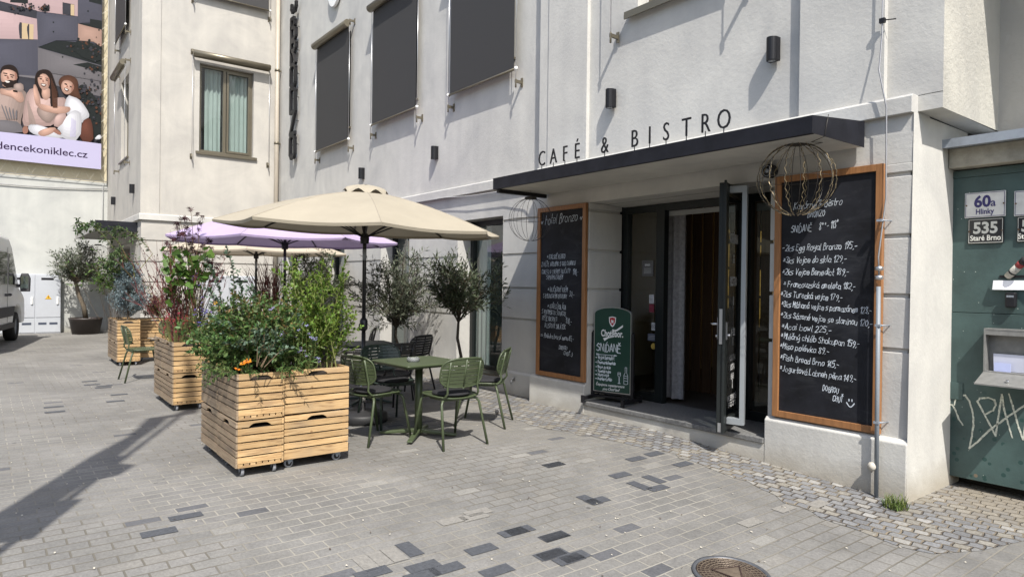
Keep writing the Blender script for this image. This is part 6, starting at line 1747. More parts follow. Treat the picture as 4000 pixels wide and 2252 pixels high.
def make_crate(label, castors, soil):
    t = thing('wooden_crate', label, 'crate', group='slatted wooden crates used as planters')
    k = MB(); th = .014
    zs_ = [.034 + i * .0547 for i in range(6)]
    for i, z in enumerate(zs_):
        cut = i == 5
        h = .0438
        zl_ = z if i else .0035
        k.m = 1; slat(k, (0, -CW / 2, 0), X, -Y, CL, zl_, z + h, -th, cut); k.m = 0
        slat(k, (CL, CW / 2, 0), -X, Y, CL, zl_, z + h, -th, cut)
        slat(k, (CL - .0012, -CW / 2 + th + .0005, 0), Y, X, CW - 2 * th - .001, z, z + h, -th, cut)
        slat(k, (.0012, CW / 2 - th - .0005, 0), -Y, -X, CW - 2 * th - .001, z, z + h, -th, cut)
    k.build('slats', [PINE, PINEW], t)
    k = MB()
    for x in (.016, CL - .046):
        for y in (-CW / 2 + .0155, CW / 2 - .0455): k.box(x, x + .03, y, y + .03, .034, .345)
    for q in range(7): k.box(.004, CL - .004, -CW / 2 + .0165 + q * .0475, -CW / 2 + .0545 + q * .0475, .014, .032)
    for x in (.002, CL / 2 - .02, CL - .042): k.box(x, x + .04, -CW / 2 + .016, CW / 2 - .016, 0, .0135)
    k.build('bottom_boards', PINE, t)
    if soil:
        k = MB(); k.box(.016, CL - .016, -CW / 2 + .016, CW / 2 - .016, .05, .305); k.build('soil', SOIL, t)
        k = MB(); k.box(.0155, CL - .0155, -CW / 2 + .0155, CW / 2 - .0155, .036, .302); k.build('liner', M('liner_black', (.01, .01, .01), .8), t)
    else:
        k = MB(); k.box(.018, CL - .018, -CW / 2 + .018, CW / 2 - .018, .04, .30); k.build('liner', M('liner_black', (.01, .01, .01), .8), t)
    if castors:
        for x in (.07, CL - .07):
            for y in (-CW / 2 + .06, CW / 2 - .06):
                k = MB(); k.lathe([(0, -.01), (.022, -.011), (.036, -.011), (.038, -.007), (.038, .007), (.036, .011), (.022, .011), (0, .01)], (x + .012, y, -.0375), 20, 'y'); c = k.build('castor', M('castor_rubber', (.22, .23, .25), .6), t)
                k = MB(); k.lathe([(0, -.0125), (.024, -.0125), (.024, .0125), (0, .0125)], (x + .012, y, -.0375), 14, 'y'); k.build('wheel_centre', BLACK, c)
                k = MB()
                for s_ in (-.017, .0145): k.prism([(-.03, -.006), (.03, -.006), (.022, -.02), (.016, -.044), (.006, -.046), (-.012, -.022)], (x, y + s_, 0), X, Zv, Y, 0, .0025)
                k.box(x - .032, x + .03, y - .026, y + .026, -.0058, -.0018); k.build('bracket', GALV, c)
    return t


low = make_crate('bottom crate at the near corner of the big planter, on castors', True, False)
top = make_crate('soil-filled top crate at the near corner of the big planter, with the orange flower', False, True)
ZC = .0755
n_ = [0]


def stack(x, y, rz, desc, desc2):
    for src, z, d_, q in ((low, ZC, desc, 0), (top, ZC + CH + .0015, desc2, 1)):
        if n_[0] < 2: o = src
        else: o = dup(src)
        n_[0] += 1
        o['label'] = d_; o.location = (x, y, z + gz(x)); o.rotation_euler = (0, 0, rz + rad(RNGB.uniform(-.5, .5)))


# the crate's own +x end looks right; (x, y) is its lower left origin: x end and the middle of its width
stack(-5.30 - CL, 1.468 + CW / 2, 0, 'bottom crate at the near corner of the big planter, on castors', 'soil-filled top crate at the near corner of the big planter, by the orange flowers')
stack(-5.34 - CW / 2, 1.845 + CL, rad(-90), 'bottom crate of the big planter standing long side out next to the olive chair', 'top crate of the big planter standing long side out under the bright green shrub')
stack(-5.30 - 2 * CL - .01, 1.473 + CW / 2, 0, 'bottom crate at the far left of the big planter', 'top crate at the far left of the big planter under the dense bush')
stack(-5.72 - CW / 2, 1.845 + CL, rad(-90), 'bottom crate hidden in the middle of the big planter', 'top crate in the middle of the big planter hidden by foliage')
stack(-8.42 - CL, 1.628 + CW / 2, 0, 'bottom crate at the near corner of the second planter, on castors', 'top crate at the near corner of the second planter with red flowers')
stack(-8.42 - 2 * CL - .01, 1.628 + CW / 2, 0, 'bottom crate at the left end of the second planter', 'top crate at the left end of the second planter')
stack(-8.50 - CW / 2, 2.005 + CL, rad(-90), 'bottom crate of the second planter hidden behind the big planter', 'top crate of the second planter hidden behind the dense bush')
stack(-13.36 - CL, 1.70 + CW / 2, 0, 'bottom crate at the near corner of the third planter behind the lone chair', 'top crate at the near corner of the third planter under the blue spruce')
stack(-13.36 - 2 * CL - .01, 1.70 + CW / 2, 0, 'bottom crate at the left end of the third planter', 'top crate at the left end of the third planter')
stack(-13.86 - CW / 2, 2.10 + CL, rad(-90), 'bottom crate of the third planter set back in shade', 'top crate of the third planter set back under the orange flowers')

# ---------------------------------------------------------------- inside the cafe
k = MB()
n = 60
for i in range(n):
    a, b = -5.36 + .42 * i / n, -5.36 + .42 * (i + 1) / n
    f_ = lambda q: yF + .22 + .04 * math.sin((q + 5.03) * 34) + .014 * math.sin(q * 97)
    k.smooth = True
    k.quad((a, f_(a), .19), (b, f_(b), .19), (b, f_(b), 2.40), (a, f_(a), 2.40))
tag(k.build('door_curtain', M('grey_velvet', (.30, .29, .29), .9, var=.25, vs=25)), 'grey velvet curtain drawn aside inside the cafe doorway', 'curtain')
k = MB()
for q in range(12): k.box(-6.0 + q * .165, -6.0 + q * .165 + .146, 7.2, 7.212, .15, 2.88)
tag(k.build('slatted_screen', M('dark_oak', (.11, .062, .032), .6, var=.3, vs=2, stretch=(20, 20, 1)), ), 'dark vertical board screen inside the cafe', 'screen')
t = thing('bar_shelf', 'backlit amber shelves behind the cafe bar', 'shelf')
AMB = M('amber_panel', (.75, .42, .10), .5, var=.5, vs=9, emit=.3)
k = MB()
for z in (.9, 1.35, 1.75, 2.1): k.box(-5.6, -3.0, 8.55, 8.62, z, z + .035)
k.build('shelf_board', M('shelf_black', (.02, .018, .016), .6), t)
k = MB(); k.box(-5.6, -3.0, 8.63, 8.66, .9, 2.3); k.build('backlit_panel', AMB, t)
k = MB(); rr = random.Random(4)
for z in (.935, 1.385, 1.785):
    for q in range(16):
        x = -5.5 + q * .155 + rr.uniform(-.04, .04); h = rr.uniform(.18, .3)
        k.lathe([(0, 0), (.035, 0), (.035, h * .6), (.013, h * .75), (.013, h), (0, h)], (x, 8.585, z), 8)
k.build('bottle', M('bottle_dark', (.02, .03, .018), .15), t)
for i, z in enumerate((.15, .52, .89)):
    o = dup(low if i == 0 else top, (-3.62, 6.62, z + (.076 if i == 0 else 0.076)), rad(90), ('lowest', 'middle', 'upper')[i] + ' of the wooden crates stacked inside behind the right pane')
k = MB(); fr = frame((-3.62 + .0, 6.60, 0), X, -Y)
# ---------------------------------------------------------------- foliage
def leaf_obj(name, P_, D_, Ln, Wd, mt, parent, shape='oval', fold=.25, seed=0):
    """many small leaves in one mesh: P base points, D directions (unit), Ln lengths, Wd widths"""
    rng = np.random.default_rng(seed)
    P_ = np.asarray(P_, float); D_ = np.asarray(D_, float); n = len(P_)
    D_ /= np.linalg.norm(D_, axis=1)[:, None] + 1e-9
    Ln = np.broadcast_to(Ln, n)[:, None]; Wd = np.broadcast_to(Wd, n)[:, None]
    rv = rng.normal(size=(n, 3)) * .7 + np.array([0, 0, 1.0])
    S = np.cross(D_, rv); S /= np.linalg.norm(S, axis=1)[:, None] + 1e-9
    U = np.cross(S, D_)
    if shape == 'oval':
        rows = [(0, 0, 0), (.30, .42, .5), (.68, .38, .45), (1, 0, -.15), (.68, -.38, .45), (.30, -.42, .5)]
        faces = [(0, 1, 2, 3), (0, 3, 4, 5)]
    elif shape == 'narrow':
        rows = [(0, 0, 0), (.45, .5, .3), (1, 0, -.1), (.45, -.5, .3)]
        faces = [(0, 1, 2), (0, 2, 3)]
    elif shape == 'palm':      # five-fingered maple leaf
        rows = [(0, 0, 0)]; faces = []
        for a in (-1.25, -.62, 0, .62, 1.25):
            l = 1 - .28 * abs(a)
            c, s = math.cos(a), math.sin(a)
            i = len(rows)
            rows += [(.4 * l * c - .08 * s, .4 * l * s + .08 * c, .06), (l * c, l * s, -.12), (.4 * l * c + .08 * s, .4 * l * s - .08 * c, .06)]
            faces.append((0, i, i + 1, i + 2))
        Wd = Ln
    elif shape == 'vine':      # broad lobed leaf
        rows = [(0, 0, 0), (-.12, .35, .05), (.25, .52, .12), (.42, .34, .1), (.72, .40, .02), (1, 0, -.2), (.72, -.40, .02), (.42, -.34, .1), (.25, -.52, .12), (-.12, -.35, .05)]
        faces = [(0, 1, 2, 3), (0, 3, 4, 5), (0, 5, 6, 7), (0, 7, 8, 9)]
    m_ = len(rows)
    V = np.zeros((n, m_, 3))
    for j, (l, w_, u) in enumerate(rows):
        V[:, j] = P_ + D_ * (Ln * l) + S * (Wd * w_) + U * (Wd * u * fold)
    me = bpy.data.meshes.new(name)
    nf = len(faces)
    fl = np.concatenate([np.array(f) for f in faces])
    cnt = np.array([len(f) for f in faces])
    loops = (fl[None, :] + (np.arange(n) * m_)[:, None]).ravel()
    tot = np.tile(cnt, n); st = np.concatenate([[0], np.cumsum(tot)[:-1]])
    me.vertices.add(n * m_); me.vertices.foreach_set('co', V.ravel())
    me.loops.add(len(loops)); me.loops.foreach_set('vertex_index', loops.astype(np.int32))
    me.polygons.add(n * nf); me.polygons.foreach_set('loop_start', st.astype(np.int32)); me.polygons.foreach_set('loop_total', tot.astype(np.int32))
    me.materials.append(mt); me.update(calc_edges=True); me.validate()
    o = bpy.data.objects.new(name, me); COL.objects.link(o)
    if parent: o.parent = parent
    return o


def stem(rng, p, d, L, n=9, bend=(0, 0, 0), wob=.08):
    p = np.array(p, float); d = np.array(d, float); d /= np.linalg.norm(d); b = np.array(bend, float)
    out = [p.copy()]
    for i in range(n):
        d = d + b / n + rng.normal(size=3) * wob / math.sqrt(n) * 1.6
        d /= np.linalg.norm(d)
        p = p + d * L / n; out.append(p.copy())
    return np.array(out)


def sample(pl, f):
    s = f * (len(pl) - 1); i = min(int(s), len(pl) - 2); t = s - i
    return pl[i] * (1 - t) + pl[i + 1] * t, (pl[i + 1] - pl[i]) / (np.linalg.norm(pl[i + 1] - pl[i]) + 1e-9)


def twigs(rng, pl, n, L, f0=.25, f1=1.0, out=.9, up=.3, wob=.15, taper=.5):
    res = []
    for q in range(n):
        f = f0 + (f1 - f0) * (q + rng.random()) / n
        p, d = sample(pl, f)
        r = rng.normal(size=3); r -= d * r.dot(d); r /= np.linalg.norm(r) + 1e-9
        dd = d * (1 - out * .6) + r * out + np.array([0, 0, up])
        res.append(stem(rng, p, dd, L * (1 - taper * f) * rng.uniform(.6, 1.25), 4, (0, 0, 0), wob))
    return res


def leaves_on(rng, pls, gap, spread=.9, f0=.1, tip=True):
    P_, D_ = [], []
    for pl in pls:
        L = np.linalg.norm(np.diff(pl, axis=0), axis=1).sum()
        n = max(2, int(L / gap))
        for q in range(n):
            p, d = sample(pl, f0 + (1 - f0) * (q + rng.random() * .5) / n)
            r = rng.normal(size=3); r -= d * r.dot(d); r /= np.linalg.norm(r) + 1e-9
            P_.append(p); D_.append(d * (1 - spread * .55) + r * spread)
        if tip: P_.append(pl[-1]); D_.append(pl[-1] - pl[-2])
    return P_, D_


def tubes(name, pls, r0, r1, mt, parent, sides=4):
    k = MB()
    for pl in pls:
        n = len(pl); k.tube([tuple(p) for p in pl], [r0 + (r1 - r0) * i / (n - 1) for i in range(n)], sides, cap=False)
    return k.build(name, mt, parent)


def leafmat(name, c, island=.45, hue=.02, trans=.3, rough=.5): return M(name, c, rough, var=.12, vs=5, island=island, hue=hue, trans=trans, spec=.35)


G_BUSH = leafmat('leaf_bush', (.074, .128, .036), .55, .028)
G_RUST = leafmat('leaf_rusty_tips', (.17, .115, .040), .35, .02)
G_BRIGHT = leafmat('leaf_bright', (.12, .19, .030), .45, .02, .35)
G_OLIVE = leafmat('leaf_olive', (.095, .112, .075), .5, .015, .2)
G_OLIVD = leafmat('leaf_olive_dark', (.062, .078, .044), .55, .02, .2)
G_EUC = leafmat('leaf_blue_green', (.085, .135, .085), .3, .015, .3)
G_SPRU = leafmat('needle_blue', (.20, .265, .285), .5, .02, .1)
G_VINE = leafmat('leaf_vine', (.075, .145, .025), .5, .02, .4)
G_MAPLE = leafmat('leaf_maple', (.045, .014, .018), .5, .02, .25)
BARK = M('bark_grey', (.13, .105, .075), .9, var=.35, vs=18, bump=.7, bs=60)
BARKD = M('bark_dark', (.05, .04, .03), .9, var=.35, vs=18, bump=.6, bs=60)
TWIG = M('twig_brown', (.10, .065, .035), .8)
TWIGG = M('twig_green', (.16, .17, .055), .7)
REDTW = M('twig_red', (.14, .038, .036), .6, var=.3, vs=6, island=.4)


def plant(name, label, cat='plant', loc=(0, 0, 0)): return thing(name, label, cat, (0, 0, 0))


# --- dense spiraea bush filling the near half of the big planter
rng = np.random.default_rng(1)
t = plant('spiraea_bush', 'dense green bush with rusty tips spilling over the big crate planter', 'bush')
st = []
for i in range(120):
    bx_, by_ = rng.uniform(-6.32, -5.42), rng.uniform(1.54, 1.98)
    a = rng.uniform(0, 2 * math.pi); o = rng.uniform(.05, .85)
    st.append(stem(rng, (bx_, by_, .76), (math.cos(a) * o, math.sin(a) * o * .9 - .05, 1 - .35 * o), rng.uniform(.28, .68) * (1 - .12 * o), 7, (0, 0, -.35 * o), .16))
tw = [x for s in st for x in twigs(rng, s, 10, .17, .12, 1, .9, .15)]
tubes('stem', st, .004, .0015, TWIG, t); tubes('twig', tw, .0015, .0008, TWIGG, t, 3)
P_, D_ = leaves_on(rng, tw + st, .0125, .85)
P_, D_ = np.array(P_), np.array(D_)
tip = (P_[:, 2] > 1.12 + .1 * rng.normal(size=len(P_))) & (rng.random(len(P_)) < .42)
leaf_obj('foliage', P_[~tip], D_[~tip], rng.uniform(.028, .050, (~tip).sum()), rng.uniform(.019, .033, (~tip).sum()), G_BUSH, t, 'oval', .35, 1)
leaf_obj('flower_tips', P_[tip], D_[tip], rng.uniform(.018, .034, tip.sum()), rng.uniform(.011, .019, tip.sum()), G_RUST, t, 'oval', .3, 2)
print('bush', len(P_))

# --- low leafy plants at its foot, hanging over the slats
t = plant('trailing_herb', 'low trailing green leaves hanging over the front slats of the big planter', 'plant')
st = []
for i in range(22):
    q = rng.random()
    if i < 16: b, d = (rng.uniform(-5.9, -5.36), 1.5, .775), (rng.normal() * .3, -.5, .6)
    else: b, d = (-5.34, rng.uniform(1.52, 2.32), .775), (.45, rng.normal() * .4, .7)
    st.append(stem(rng, b, d, rng.uniform(.14, .28), 6, (0, 0, -1.6), .2))
P_, D_ = leaves_on(rng, st, .009, .9)
tubes('stem', st, .002, .001, TWIGG, t, 3); leaf_obj('foliage', P_, D_, rng.uniform(.02, .045, len(P_)), rng.uniform(.009, .018, len(P_)), G_BUSH, t, 'oval', .3, 3)

# --- bright green box-leaved shrub
t = plant('privet_shrub', 'bright yellow-green shrub with upright shoots at the right end of the big planter', 'shrub')
rng = np.random.default_rng(5)
st = []
for i in range(40):
    b = (rng.uniform(-5.80, -5.40), rng.uniform(1.98, 2.32), .77); a = rng.uniform(0, 6.28); o = rng.uniform(.05, .55)
    st.append(stem(rng, b, (math.cos(a) * o * .8, math.sin(a) * o + .06, 1), rng.uniform(.45, 1.02) * (1.05 - .45 * o), 8, (0, 0, .2), .14))
tw = [x for s in st for x in twigs(rng, s, 10, .20, .1, 1, .75, .35, .1, .6)]
tubes('stem', st, .006, .002, TWIGG, t); tubes('twig', tw, .0018, .001, TWIGG, t, 3)
P_, D_ = leaves_on(rng, tw + st, .0155, .8)
leaf_obj('foliage', P_, D_, rng.uniform(.026, .044, len(P_)), rng.uniform(.016, .026, len(P_)), G_BRIGHT, t, 'oval', .3, 5)
print('privet', len(P_))

# --- tall sprigs with round blue-green leaves
t = plant('honeysuckle_sprig', 'tall sprigs with round blue-green leaves rising from the dense bush', 'plant')
st = []
for (px, py, q) in ((885, 968, -6.2), (800, 1010, -6.25), (800, 1120, -6.2), (985, 1120, -6.0), (1060, 1235, -5.6), (1165, 1230, -5.5), (930, 1080, -6.2), (1000, 1275, -5.40), (945, 1330, -5.36), (1065, 1300, -5.36), (880, 1345, -5.5), (1110, 1345, -5.3), (830, 1240, -5.7), (1020, 1370, -5.3)):
    e = at(px, py, 0, q); b = np.array((q + .12, 1.62 + .12 * (e.y - 1.7), .85)); m_ = (b + np.array(e)) / 2 + np.array((0, .06, .05))
    st.append(np.array([b, (b + m_) / 2, m_, (m_ + np.array(e)) / 2 + np.array((0, .02, .02)), np.array(e)]))
tubes('stem', st, .0035, .0014, TWIG, t)
P_, D_ = leaves_on(rng, st, .011, .95, .35)
tw = [x for s in st for x in twigs(rng, s, 5, .12, .35, .9, .8, .2)]
p2, d2 = leaves_on(rng, tw, .014, .9)
P_ += p2; D_ += d2; tubes('twig', tw, .0015, .001, TWIG, t, 3)
leaf_obj('foliage', P_, D_, rng.uniform(.022, .038, len(P_)), rng.uniform(.018, .028, len(P_)), G_EUC, t, 'oval', .3, 6)

# --- flowers
def flowers(name, label, pts, r, mt, n=5, center=None, stem_to=None, stemm=None, leaf=None):
    t = plant(name, label, 'flower'); k = MB(); rr = random.Random(len(pts))
    for p in pts:
        nz_ = Vector((rr.gauss(.45, .35), rr.gauss(-.35, .35), 1)).normalized(); u = nz_.orthogonal().normalized(); v = nz_.cross(u)
        a0 = rr.uniform(0, 6)
        p = Vector(p)
        for q in range(n):
            a = a0 + 6.283 * q / n; d = u * math.cos(a) + v * math.sin(a); s_ = u * -math.sin(a) + v * math.cos(a)
            R = r * rr.uniform(.8, 1.15)
            k.add([p, p + d * R * .6 + s_ * R * .34 + nz_ * R * .15, p + d * R - nz_ * R * .1, p + d * R * .6 - s_ * R * .34 + nz_ * R * .15], [(0, 1, 2, 3)])
    k.build('petals', mt, t)
    if center:
        k = MB()
        for p in pts: k.lathe([(0, -.004), (r * .3, 0), (r * .2, .008), (0, .01)], p, 7)
        k.build('flower_centre', center, t)
    if stem_to:
        st = [np.array([(p[0] * .6 + s_[0] * .4, p[1] * .6 + s_[1] * .4, stem_to), (p[0] * .9 + s_[0] * .1, p[1] * .9 + s_[1] * .1, (p[2] + stem_to) * .5), (p[0], p[1], p[2] - .004)]) for p, s_ in [(p, (sum(q[0] for q in pts) / len(pts), sum(q[1] for q in pts) / len(pts))) for p in pts]]
        tubes('stem', st, .0018, .0012, TWIGG, t, 3)
        if leaf:
            P_, D_ = leaves_on(np.random.default_rng(len(pts)), st, .02, .9); leaf_obj('foliage', P_, D_, leaf[0], leaf[1], leaf[2], t, 'oval', .3, 7)
    return t


MAUVE = M('petal_mauve', (.27, .25, .44), .6, island=.3, hue=.02, trans=.3)
rr = random.Random(21)
pts = []
for (px, py) in ((1110, 1300), (1140, 1290), (1165, 1295), (1205, 1310), (1220, 1325), (1232, 1320), (1240, 1335), (1215, 1318), (1180, 1360), (1190, 1370), (1205, 1395), (1212, 1400), (1235, 1400), (1150, 1310), (1095, 1305), (1160, 1370), (1240, 1405), (1060, 1210), (1190, 1265)):
    for q in range(2):
        e = at(px + rr.uniform(-9, 9), py + rr.uniform(-9, 9), 0, -5.36 + rr.uniform(-.1, .06)); pts.append(tuple(e))
flowers('mauve_flowers', 'pale mauve flowers among the leaves where the bush meets the bright shrub', pts, .017, MAUVE, 5, None, .76, None, (.03, .014, G_BUSH))
pts = [tuple(at(px, py, 0, -5.34)) for px, py in ((962, 1410), (970, 1408), (948, 1418), (928, 1440))]
flowers('orange_flowers', 'bright orange flowers at the front rim of the big planter', pts, .026, M('petal_orange', (.72, .25, .015), .6, island=.2, hue=.015, trans=.3), 12, M('flower_eye', (.08, .04, .01), .8), .74, None, (.05, .02, G_BUSH))

# --- second planter: vine, dogwood, maple, flowers
rng = np.random.default_rng(9)
t = plant('grape_vine', 'vine with large bright leaves climbing above the second planter', 'vine')
b = np.array(at(735, 1290, 0, -8.75))
ends = [(735, 990, -8.65), (700, 960, -8.8), (780, 1040, -8.6), (650, 1090, -8.6), (700, 1150, -8.55), (790, 1130, -8.5), (840, 1000, -8.9), (760, 1000, -8.8)]
st = []
for px, py, q in ends:
    e = np.array(at(px, py, 0, q)); m1 = b * .6 + e * .4 + rng.normal(size=3) * .05; m2 = b * .25 + e * .75 + rng.normal(size=3) * .05 + np.array((0, 0, .08)); st.append(np.array([b, m1, m2, e]))
tubes('stem', st, .006, .003, TWIG, t)
P_, D_ = [], []
for i in range(125):
    px, py = 735 + 48 * np.clip(rng.normal(), -1.9, 1.9), 1040 + 48 * np.clip(rng.normal(), -1.6, 1.9)
    if i > 95: px, py = 690 + 45 * np.clip(rng.normal(), -1.5, 1.5), 1120 + 35 * np.clip(rng.normal(), -1.5, 1.5)
    e = np.array(at(px, py, 0, -8.7 + rng.normal() * .14)); P_.append(e); D_.append((rng.normal() * .6 + .4, rng.normal() * .6, -.55 + rng.normal() * .4))
leaf_obj('foliage', P_, D_, rng.uniform(.06, .13, len(P_)), rng.uniform(.06, .11, len(P_)), G_VINE, t, 'vine', .3, 8)

t = plant('dogwood_twigs', 'bare dark red dogwood twigs fanning up from the second planter', 'shrub')
st = []
for i in range(85):
    b = np.array((-8.85 + rng.normal() * .10, 1.80 + rng.normal() * .06, .78)); sp_ = rng.normal() * .30
    st.append(stem(rng, b, (rng.normal() * .28, sp_ - .05, 1), rng.uniform(.65, 1.35), 9, (0, 0, .1), .16))
tw = [x for s in st for x in twigs(rng, s, 2, .3, .35, .9, .4, .5)]
tubes('twig', st + tw, .0042, .0012, REDTW, t, 4)
P_, D_ = leaves_on(rng, tw, .05, .8); leaf_obj('foliage', P_, D_, .022, .013, G_MAPLE, t, 'oval', .3, 9)

t = plant('red_maple', 'slender maple with dark red cut leaves rising above the vine', 'tree')
b = np.array((-8.95, 2.02, .78)); st = []
for px, py in ((745, 815), (700, 850), (770, 860), (690, 905), (800, 940), (760, 960), (840, 1010), (720, 890), (860, 1050), (660, 945), (600, 1165), (830, 985)):
    e = np.array(at(px, py, 0, -8.95 + rng.normal() * .1)); m1 = b * .55 + e * .45 + rng.normal(size=3) * .03
    st.append(np.array([b, m1, b * .2 + e * .8 + rng.normal(size=3) * .02, e]))
tubes('trunk', st, .007, .002, TWIG, t)
tw = [x for s in st for x in twigs(rng, s, 7, .17, .55, 1, .9, .1)]
tubes('twig', tw, .0016, .001, G_MAPLE, t, 3)
P_, D_ = leaves_on(rng, tw, .035, .7, .3); D_ = np.array(D_) * np.array((1, 1, .5)) - np.array((0, 0, .25))
leaf_obj('crown', P_, D_, rng.uniform(.05, .085, len(P_)), .05, G_MAPLE, t, 'palm', .3, 10)

t = plant('mixed_perennials', 'tangle of green perennials and dry seed heads filling the second planter', 'plant')
st = []
for i in range(70):
    b = (rng.uniform(-9.45, -8.46), rng.uniform(1.68, 2.5), .76); a = rng.uniform(0, 6.28); o = rng.uniform(.1, .7)
    st.append(stem(rng, b, (math.cos(a) * o, math.sin(a) * o, 1), rng.uniform(.2, .55), 6, (0, 0, -.4 * o), .15))
tw = [x for s in st for x in twigs(rng, s, 6, .13, .2, 1, .8, .2)]
tubes('stem', st + tw, .002, .0009, TWIGG, t, 3)
P_, D_ = leaves_on(rng, st + tw, .014, .9); leaf_obj('foliage', P_, D_, rng.uniform(.022, .05, len(P_)), rng.uniform(.009, .018, len(P_)), G_BUSH, t, 'oval', .3, 11)
RED = M('petal_red', (.20, .012, .018), .6, island=.35, hue=.02, trans=.2)
pts = []
for (px, py) in ((650, 1235), (655, 1250), (660, 1240), (683, 1270), (690, 1285), (680, 1260), (722, 1245), (715, 1250), (643, 1285), (700, 1235), (728, 1240)):
    for q in range(6): pts.append(tuple(at(px + rr.uniform(-4, 4), py + rr.uniform(-14, 14), 0, -8.42 + rr.uniform(-.08, .02))))
flowers('red_snapdragons', 'spikes of dark red flowers at the front of the second planter', pts, .016, RED, 4, None, .8)
PURP = M('petal_purple', (.07, .05, .22), .6, island=.35, hue=.02, trans=.2)
pts = [tuple(at(rr.gauss(785, 18), rr.gauss(1255, 45), 0, -8.55 + rr.uniform(-.1, .1))) for q in range(46)] + [tuple(at(rr.gauss(755, 10), rr.gauss(1120, 30), 0, -8.6)) for q in range(22)]
flowers('purple_flowers', 'deep purple flower spikes between the second planter and the dense bush', pts, .018, PURP, 5, None, .8)

# --- third planter: blue spruce, arching rose, orange flowers
rng = np.random.default_rng(14)
t = plant('blue_spruce', 'small silvery blue spruce in the third planter', 'tree')
b = np.array((-13.62, 1.9, .76)); tr = np.array([b, b + np.array((0, .01, .5)), b + np.array((0, .0, .98))])
tubes('trunk', [tr], .014, .004, BARK, t, 6)
br_ = []
for i in range(150):
    f = rng.uniform(.08, 1) ** 1.1; p, d = sample(tr, f * .98); a = rng.uniform(0, 6.28); L = (.40 * (1 - f) ** .7 + .07) * rng.uniform(.75, 1.15)
    br_.append(stem(rng, p, (math.cos(a), math.sin(a), .55), L, 5, (0, 0, .5), .08))
tw = [x for s in br_ for x in twigs(rng, s, 5, .12, .3, 1, .6, .15)]
tubes('branch', br_ + tw, .003, .0012, TWIG, t, 3)
P_, D_ = leaves_on(rng, br_ + tw, .0065, .75, .1)
leaf_obj('needles', P_, D_, rng.uniform(.026, .04, len(P_)), .010, G_SPRU, t, 'narrow', .3, 12); print('spruce', len(P_))
t = plant('arching_rose', 'long arching leafy shoots sweeping up and left from the third planter', 'shrub')
z4 = lambda a, b: (280 + a * .3724, 760 + b * .3724)
arcs = [[(640, 860), (560, 620), (500, 510), (400, 410), (300, 345), (200, 300), (110, 300), (50, 290)], [(700, 800), (850, 620), (790, 540), (710, 470), (640, 415), (560, 365), (500, 340), (440, 345)], [(640, 860), (470, 600), (330, 420), (210, 320), (130, 330), (70, 390)], [(640, 860), (560, 760), (450, 800), (330, 870), (290, 890)], [(660, 860), (640, 700), (560, 640), (480, 590), (400, 640)], [(640, 880), (500, 720), (420, 690), (350, 740)]]
st = []
for i, ar in enumerate(arcs):
    pl = np.array([np.array(at(*z4(*q), 0, -13.7 + .05 * i)) for q in ar]); st.append(pl)
tubes('stem', st, .006, .002, TWIGG, t)
tw = [x for s in st for x in twigs(rng, s, 18, .13, .3, 1, .8, -.1, .1, .2)]
tubes('twig', tw, .0016, .001, TWIGG, t, 3)
P_, D_ = leaves_on(rng, st + tw, .022, .8, .2); D_ = np.array(D_) - np.array((0, 0, .35))
leaf_obj('foliage', P_, D_, rng.uniform(.045, .08, len(P_)), rng.uniform(.022, .036, len(P_)), leafmat('leaf_rose', (.058, .095, .034), .5, .025), t, 'oval', .3, 13)
t = plant('leafy_climber', 'bright green leafy climber behind the blue spruce', 'vine')
st = [stem(rng, (-13.75 + rng.normal() * .08, 1.75 + rng.normal() * .12, .8), (rng.normal() * .2, rng.normal() * .35, 1), rng.uniform(.8, 1.25), 8, (0, 0, -.1), .15) for i in range(22)]
tw = [x for s in st for x in twigs(rng, s, 7, .2, .5, 1, .9, 0)]
tubes('stem', st + tw, .003, .001, TWIG, t, 3); P_, D_ = leaves_on(rng, tw, .028, .9); leaf_obj('foliage', P_, D_, rng.uniform(.04, .07, len(P_)), rng.uniform(.02, .034, len(P_)), leafmat('leaf_climber', (.085, .15, .03), .45, .02, .35), t, 'oval', .3, 14)
t = plant('croton_bush', 'bush with red, orange and green leaves in the set-back crate of the third planter', 'bush')
st = [stem(rng, (-14.0 + rng.normal() * .08, 2.38 + rng.normal() * .1, .78), (rng.normal() * .3, rng.normal() * .35, 1), rng.uniform(.25, .5), 6, (0, 0, 0), .12) for i in range(26)]
tw = [x for s in st for x in twigs(rng, s, 6, .13, .2, 1, .8, .2)]
tubes('stem', st + tw, .003, .001, TWIG, t, 3); P_, D_ = leaves_on(rng, tw + st, .016, .9); leaf_obj('foliage', P_, D_, rng.uniform(.03, .05, len(P_)), rng.uniform(.014, .022, len(P_)), M('leaf_croton', (.16, .10, .035), .5, island=.6, hue=.13, trans=.3), t, 'oval', .3, 15)

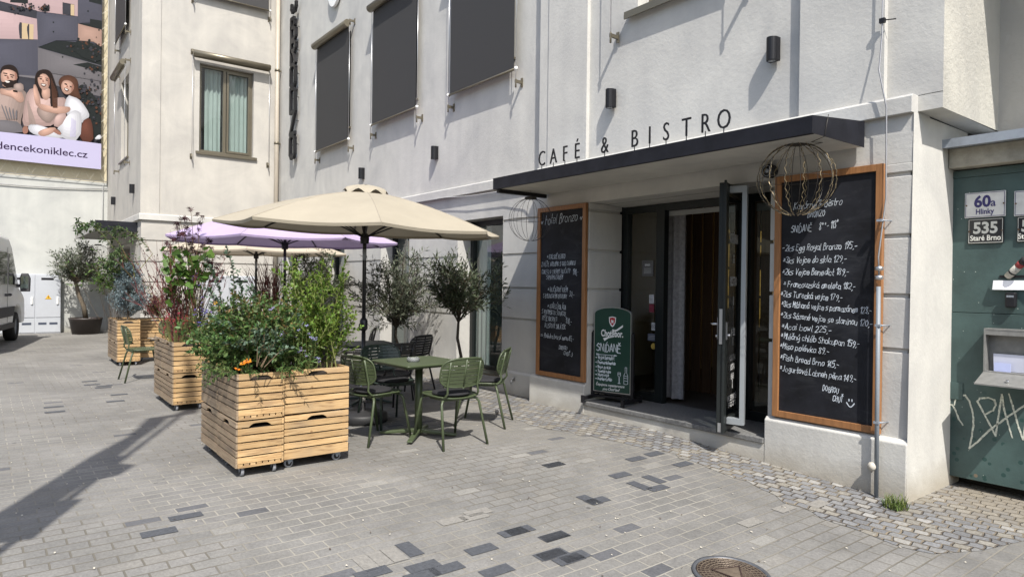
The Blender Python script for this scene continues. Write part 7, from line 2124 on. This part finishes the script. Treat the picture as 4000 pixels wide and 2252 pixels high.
# --- potted olive trees
def olive(label, base, zt, crown_c, crown_r, nst, leafm, bark, trunk_r, pot, seed, L=(.04, .07), W=.011, twl=.34, tw_n=9, gap=.016, lean=(0, 0)):
    rng = np.random.default_rng(seed)
    t = plant('olive_tree', label, 'tree')
    b = np.array(base); c = np.array(crown_c); fork = np.array((b[0] + (c[0] - b[0]) * .7 + lean[0], b[1] + (c[1] - b[1]) * .7 + lean[1], zt))
    tr = np.array([b, b * .66 + fork * .34 + np.array((.02, .03, 0)), b * .33 + fork * .67 - np.array((0, .015, 0)), fork])
    k = MB(); k.tube([tuple(p) for p in tr], [trunk_r * 1.25, trunk_r, trunk_r * .95, trunk_r * .8], 9); k.build('trunk', bark, t)
    st = []
    for i in range(nst):
        v = rng.normal(size=3); v /= np.linalg.norm(v); v = v * np.array(crown_r) * rng.uniform(.35, .95) ** .7
        e = c + v; d = (e - fork); L_ = np.linalg.norm(d)
        st.append(stem(rng, fork - np.array((0, 0, .05 * rng.random())), d + np.array((0, 0, .25 * L_)), L_ * 1.06, 8, (0, 0, -.35), .14))
    tw = [x for s in st for x in twigs(rng, s, tw_n, twl, .35, 1.0, .75, .35, .12, .35)]
    tubes('limb', st, trunk_r * .28, .003, bark, t, 5); tubes('twig', tw, .002, .001, TWIG, t, 3)
    P_, D_ = leaves_on(rng, tw, gap, .75, .1)
    leaf_obj('crown', P_, D_, rng.uniform(*L, len(P_)), W * rng.uniform(.8, 1.2, len(P_)), leafm, t, 'narrow', .3, seed); print(label, len(P_))
    return t


def potted(label, c, r0, r1, h, mt, name='plant_pot'):
    t = thing(name, label, 'pot', (c[0], c[1], 0))
    k = MB(); k.lathe([(0, .01), (r0, 0), (r1 * .985, h - .05), (r1, h - .045), (r1 * 1.02, h), (r1 * .95, h), (r1 * .93, h - .04)], (0, 0, 0), 32); k.build('pot', mt, t)
    k = MB(); k.lathe([(0, h - .035), (r1 * .94, h - .04)], (0, 0, 0), 24); k.build('soil', SOIL, t)


POTB = M('pot_brown', (.035, .027, .024), .5, var=.1)
potted('wide dark brown tub of the olive tree at the far left by the side door', (-21.75, 2.03), .32, .40, .44, POTB)
olive('grey-green olive tree in the dark tub at the far left', (-21.75, 2.03, .40), 1.42, (-21.7, 1.85, 1.98), (.75, .66, .58), 34, G_OLIVE, BARK, .055, None, 31, (.08, .13), .026, .36, 10, .027, (0, -.12))
potted('low grey pot of the round-headed tree by the tall window', (-7.42, 4.85), .17, .21, .34, M('pot_grey', (.12, .11, .10), .8))
olive('dark round-headed olive tree on a thin trunk in front of the tall window', (-7.42, 4.85, .3), 1.02, (-7.48, 4.88, 1.46), (.56, .56, .46), 38, G_OLIVD, BARKD, .021, None, 33, (.07, .11), .019, .24, 10, .019)
potted('low grey pot behind the farther table', (-9.4, 5.0), .17, .21, .34, MATS['pot_grey'])
olive('loose silvery olive tree with wispy shoots behind the farther table', (-9.4, 5.0, .3), .85, (-9.3, 4.92, 1.42), (.6, .8, .60), 42, leafmat('leaf_olive_silver', (.09, .105, .07), .5, .015, .2), BARKD, .022, None, 35, (.07, .115), .019, .34, 10, .025)
potted('low grey pot under the cream parasol', (-12.4, 5.0), .17, .21, .34, MATS['pot_grey'])
olive('dark olive tree half hidden behind the bright green shrub', (-12.4, 5.0, .3), 1.0, (-12.3, 4.85, 1.6), (.55, .6, .6), 32, G_OLIVD, BARKD, .022, None, 37, (.06, .10), .019, .28, 10, .015)
t = plant('red_twig_bush', 'fan of dark red twigs under the cream parasol against the shaded wall', 'shrub')
rng = np.random.default_rng(41)
st = []
for i in range(75):
    b = np.array((-14.6 + rng.normal() * .08, 4.75 + rng.normal() * .06, .55)); st.append(stem(rng, b, (rng.normal() * .22, rng.normal() * .26, 1), rng.uniform(.9, 1.6), 9, (0, 0, .05), .14))
tw = [x for s in st for x in twigs(rng, s, 3, .4, .35, .9, .35, .5)]
tubes('twig', st + tw, .0075, .002, REDTW, t, 4)
potted('dark pot of the red twig bush', (-14.6, 4.75), .22, .28, .6, POTB)
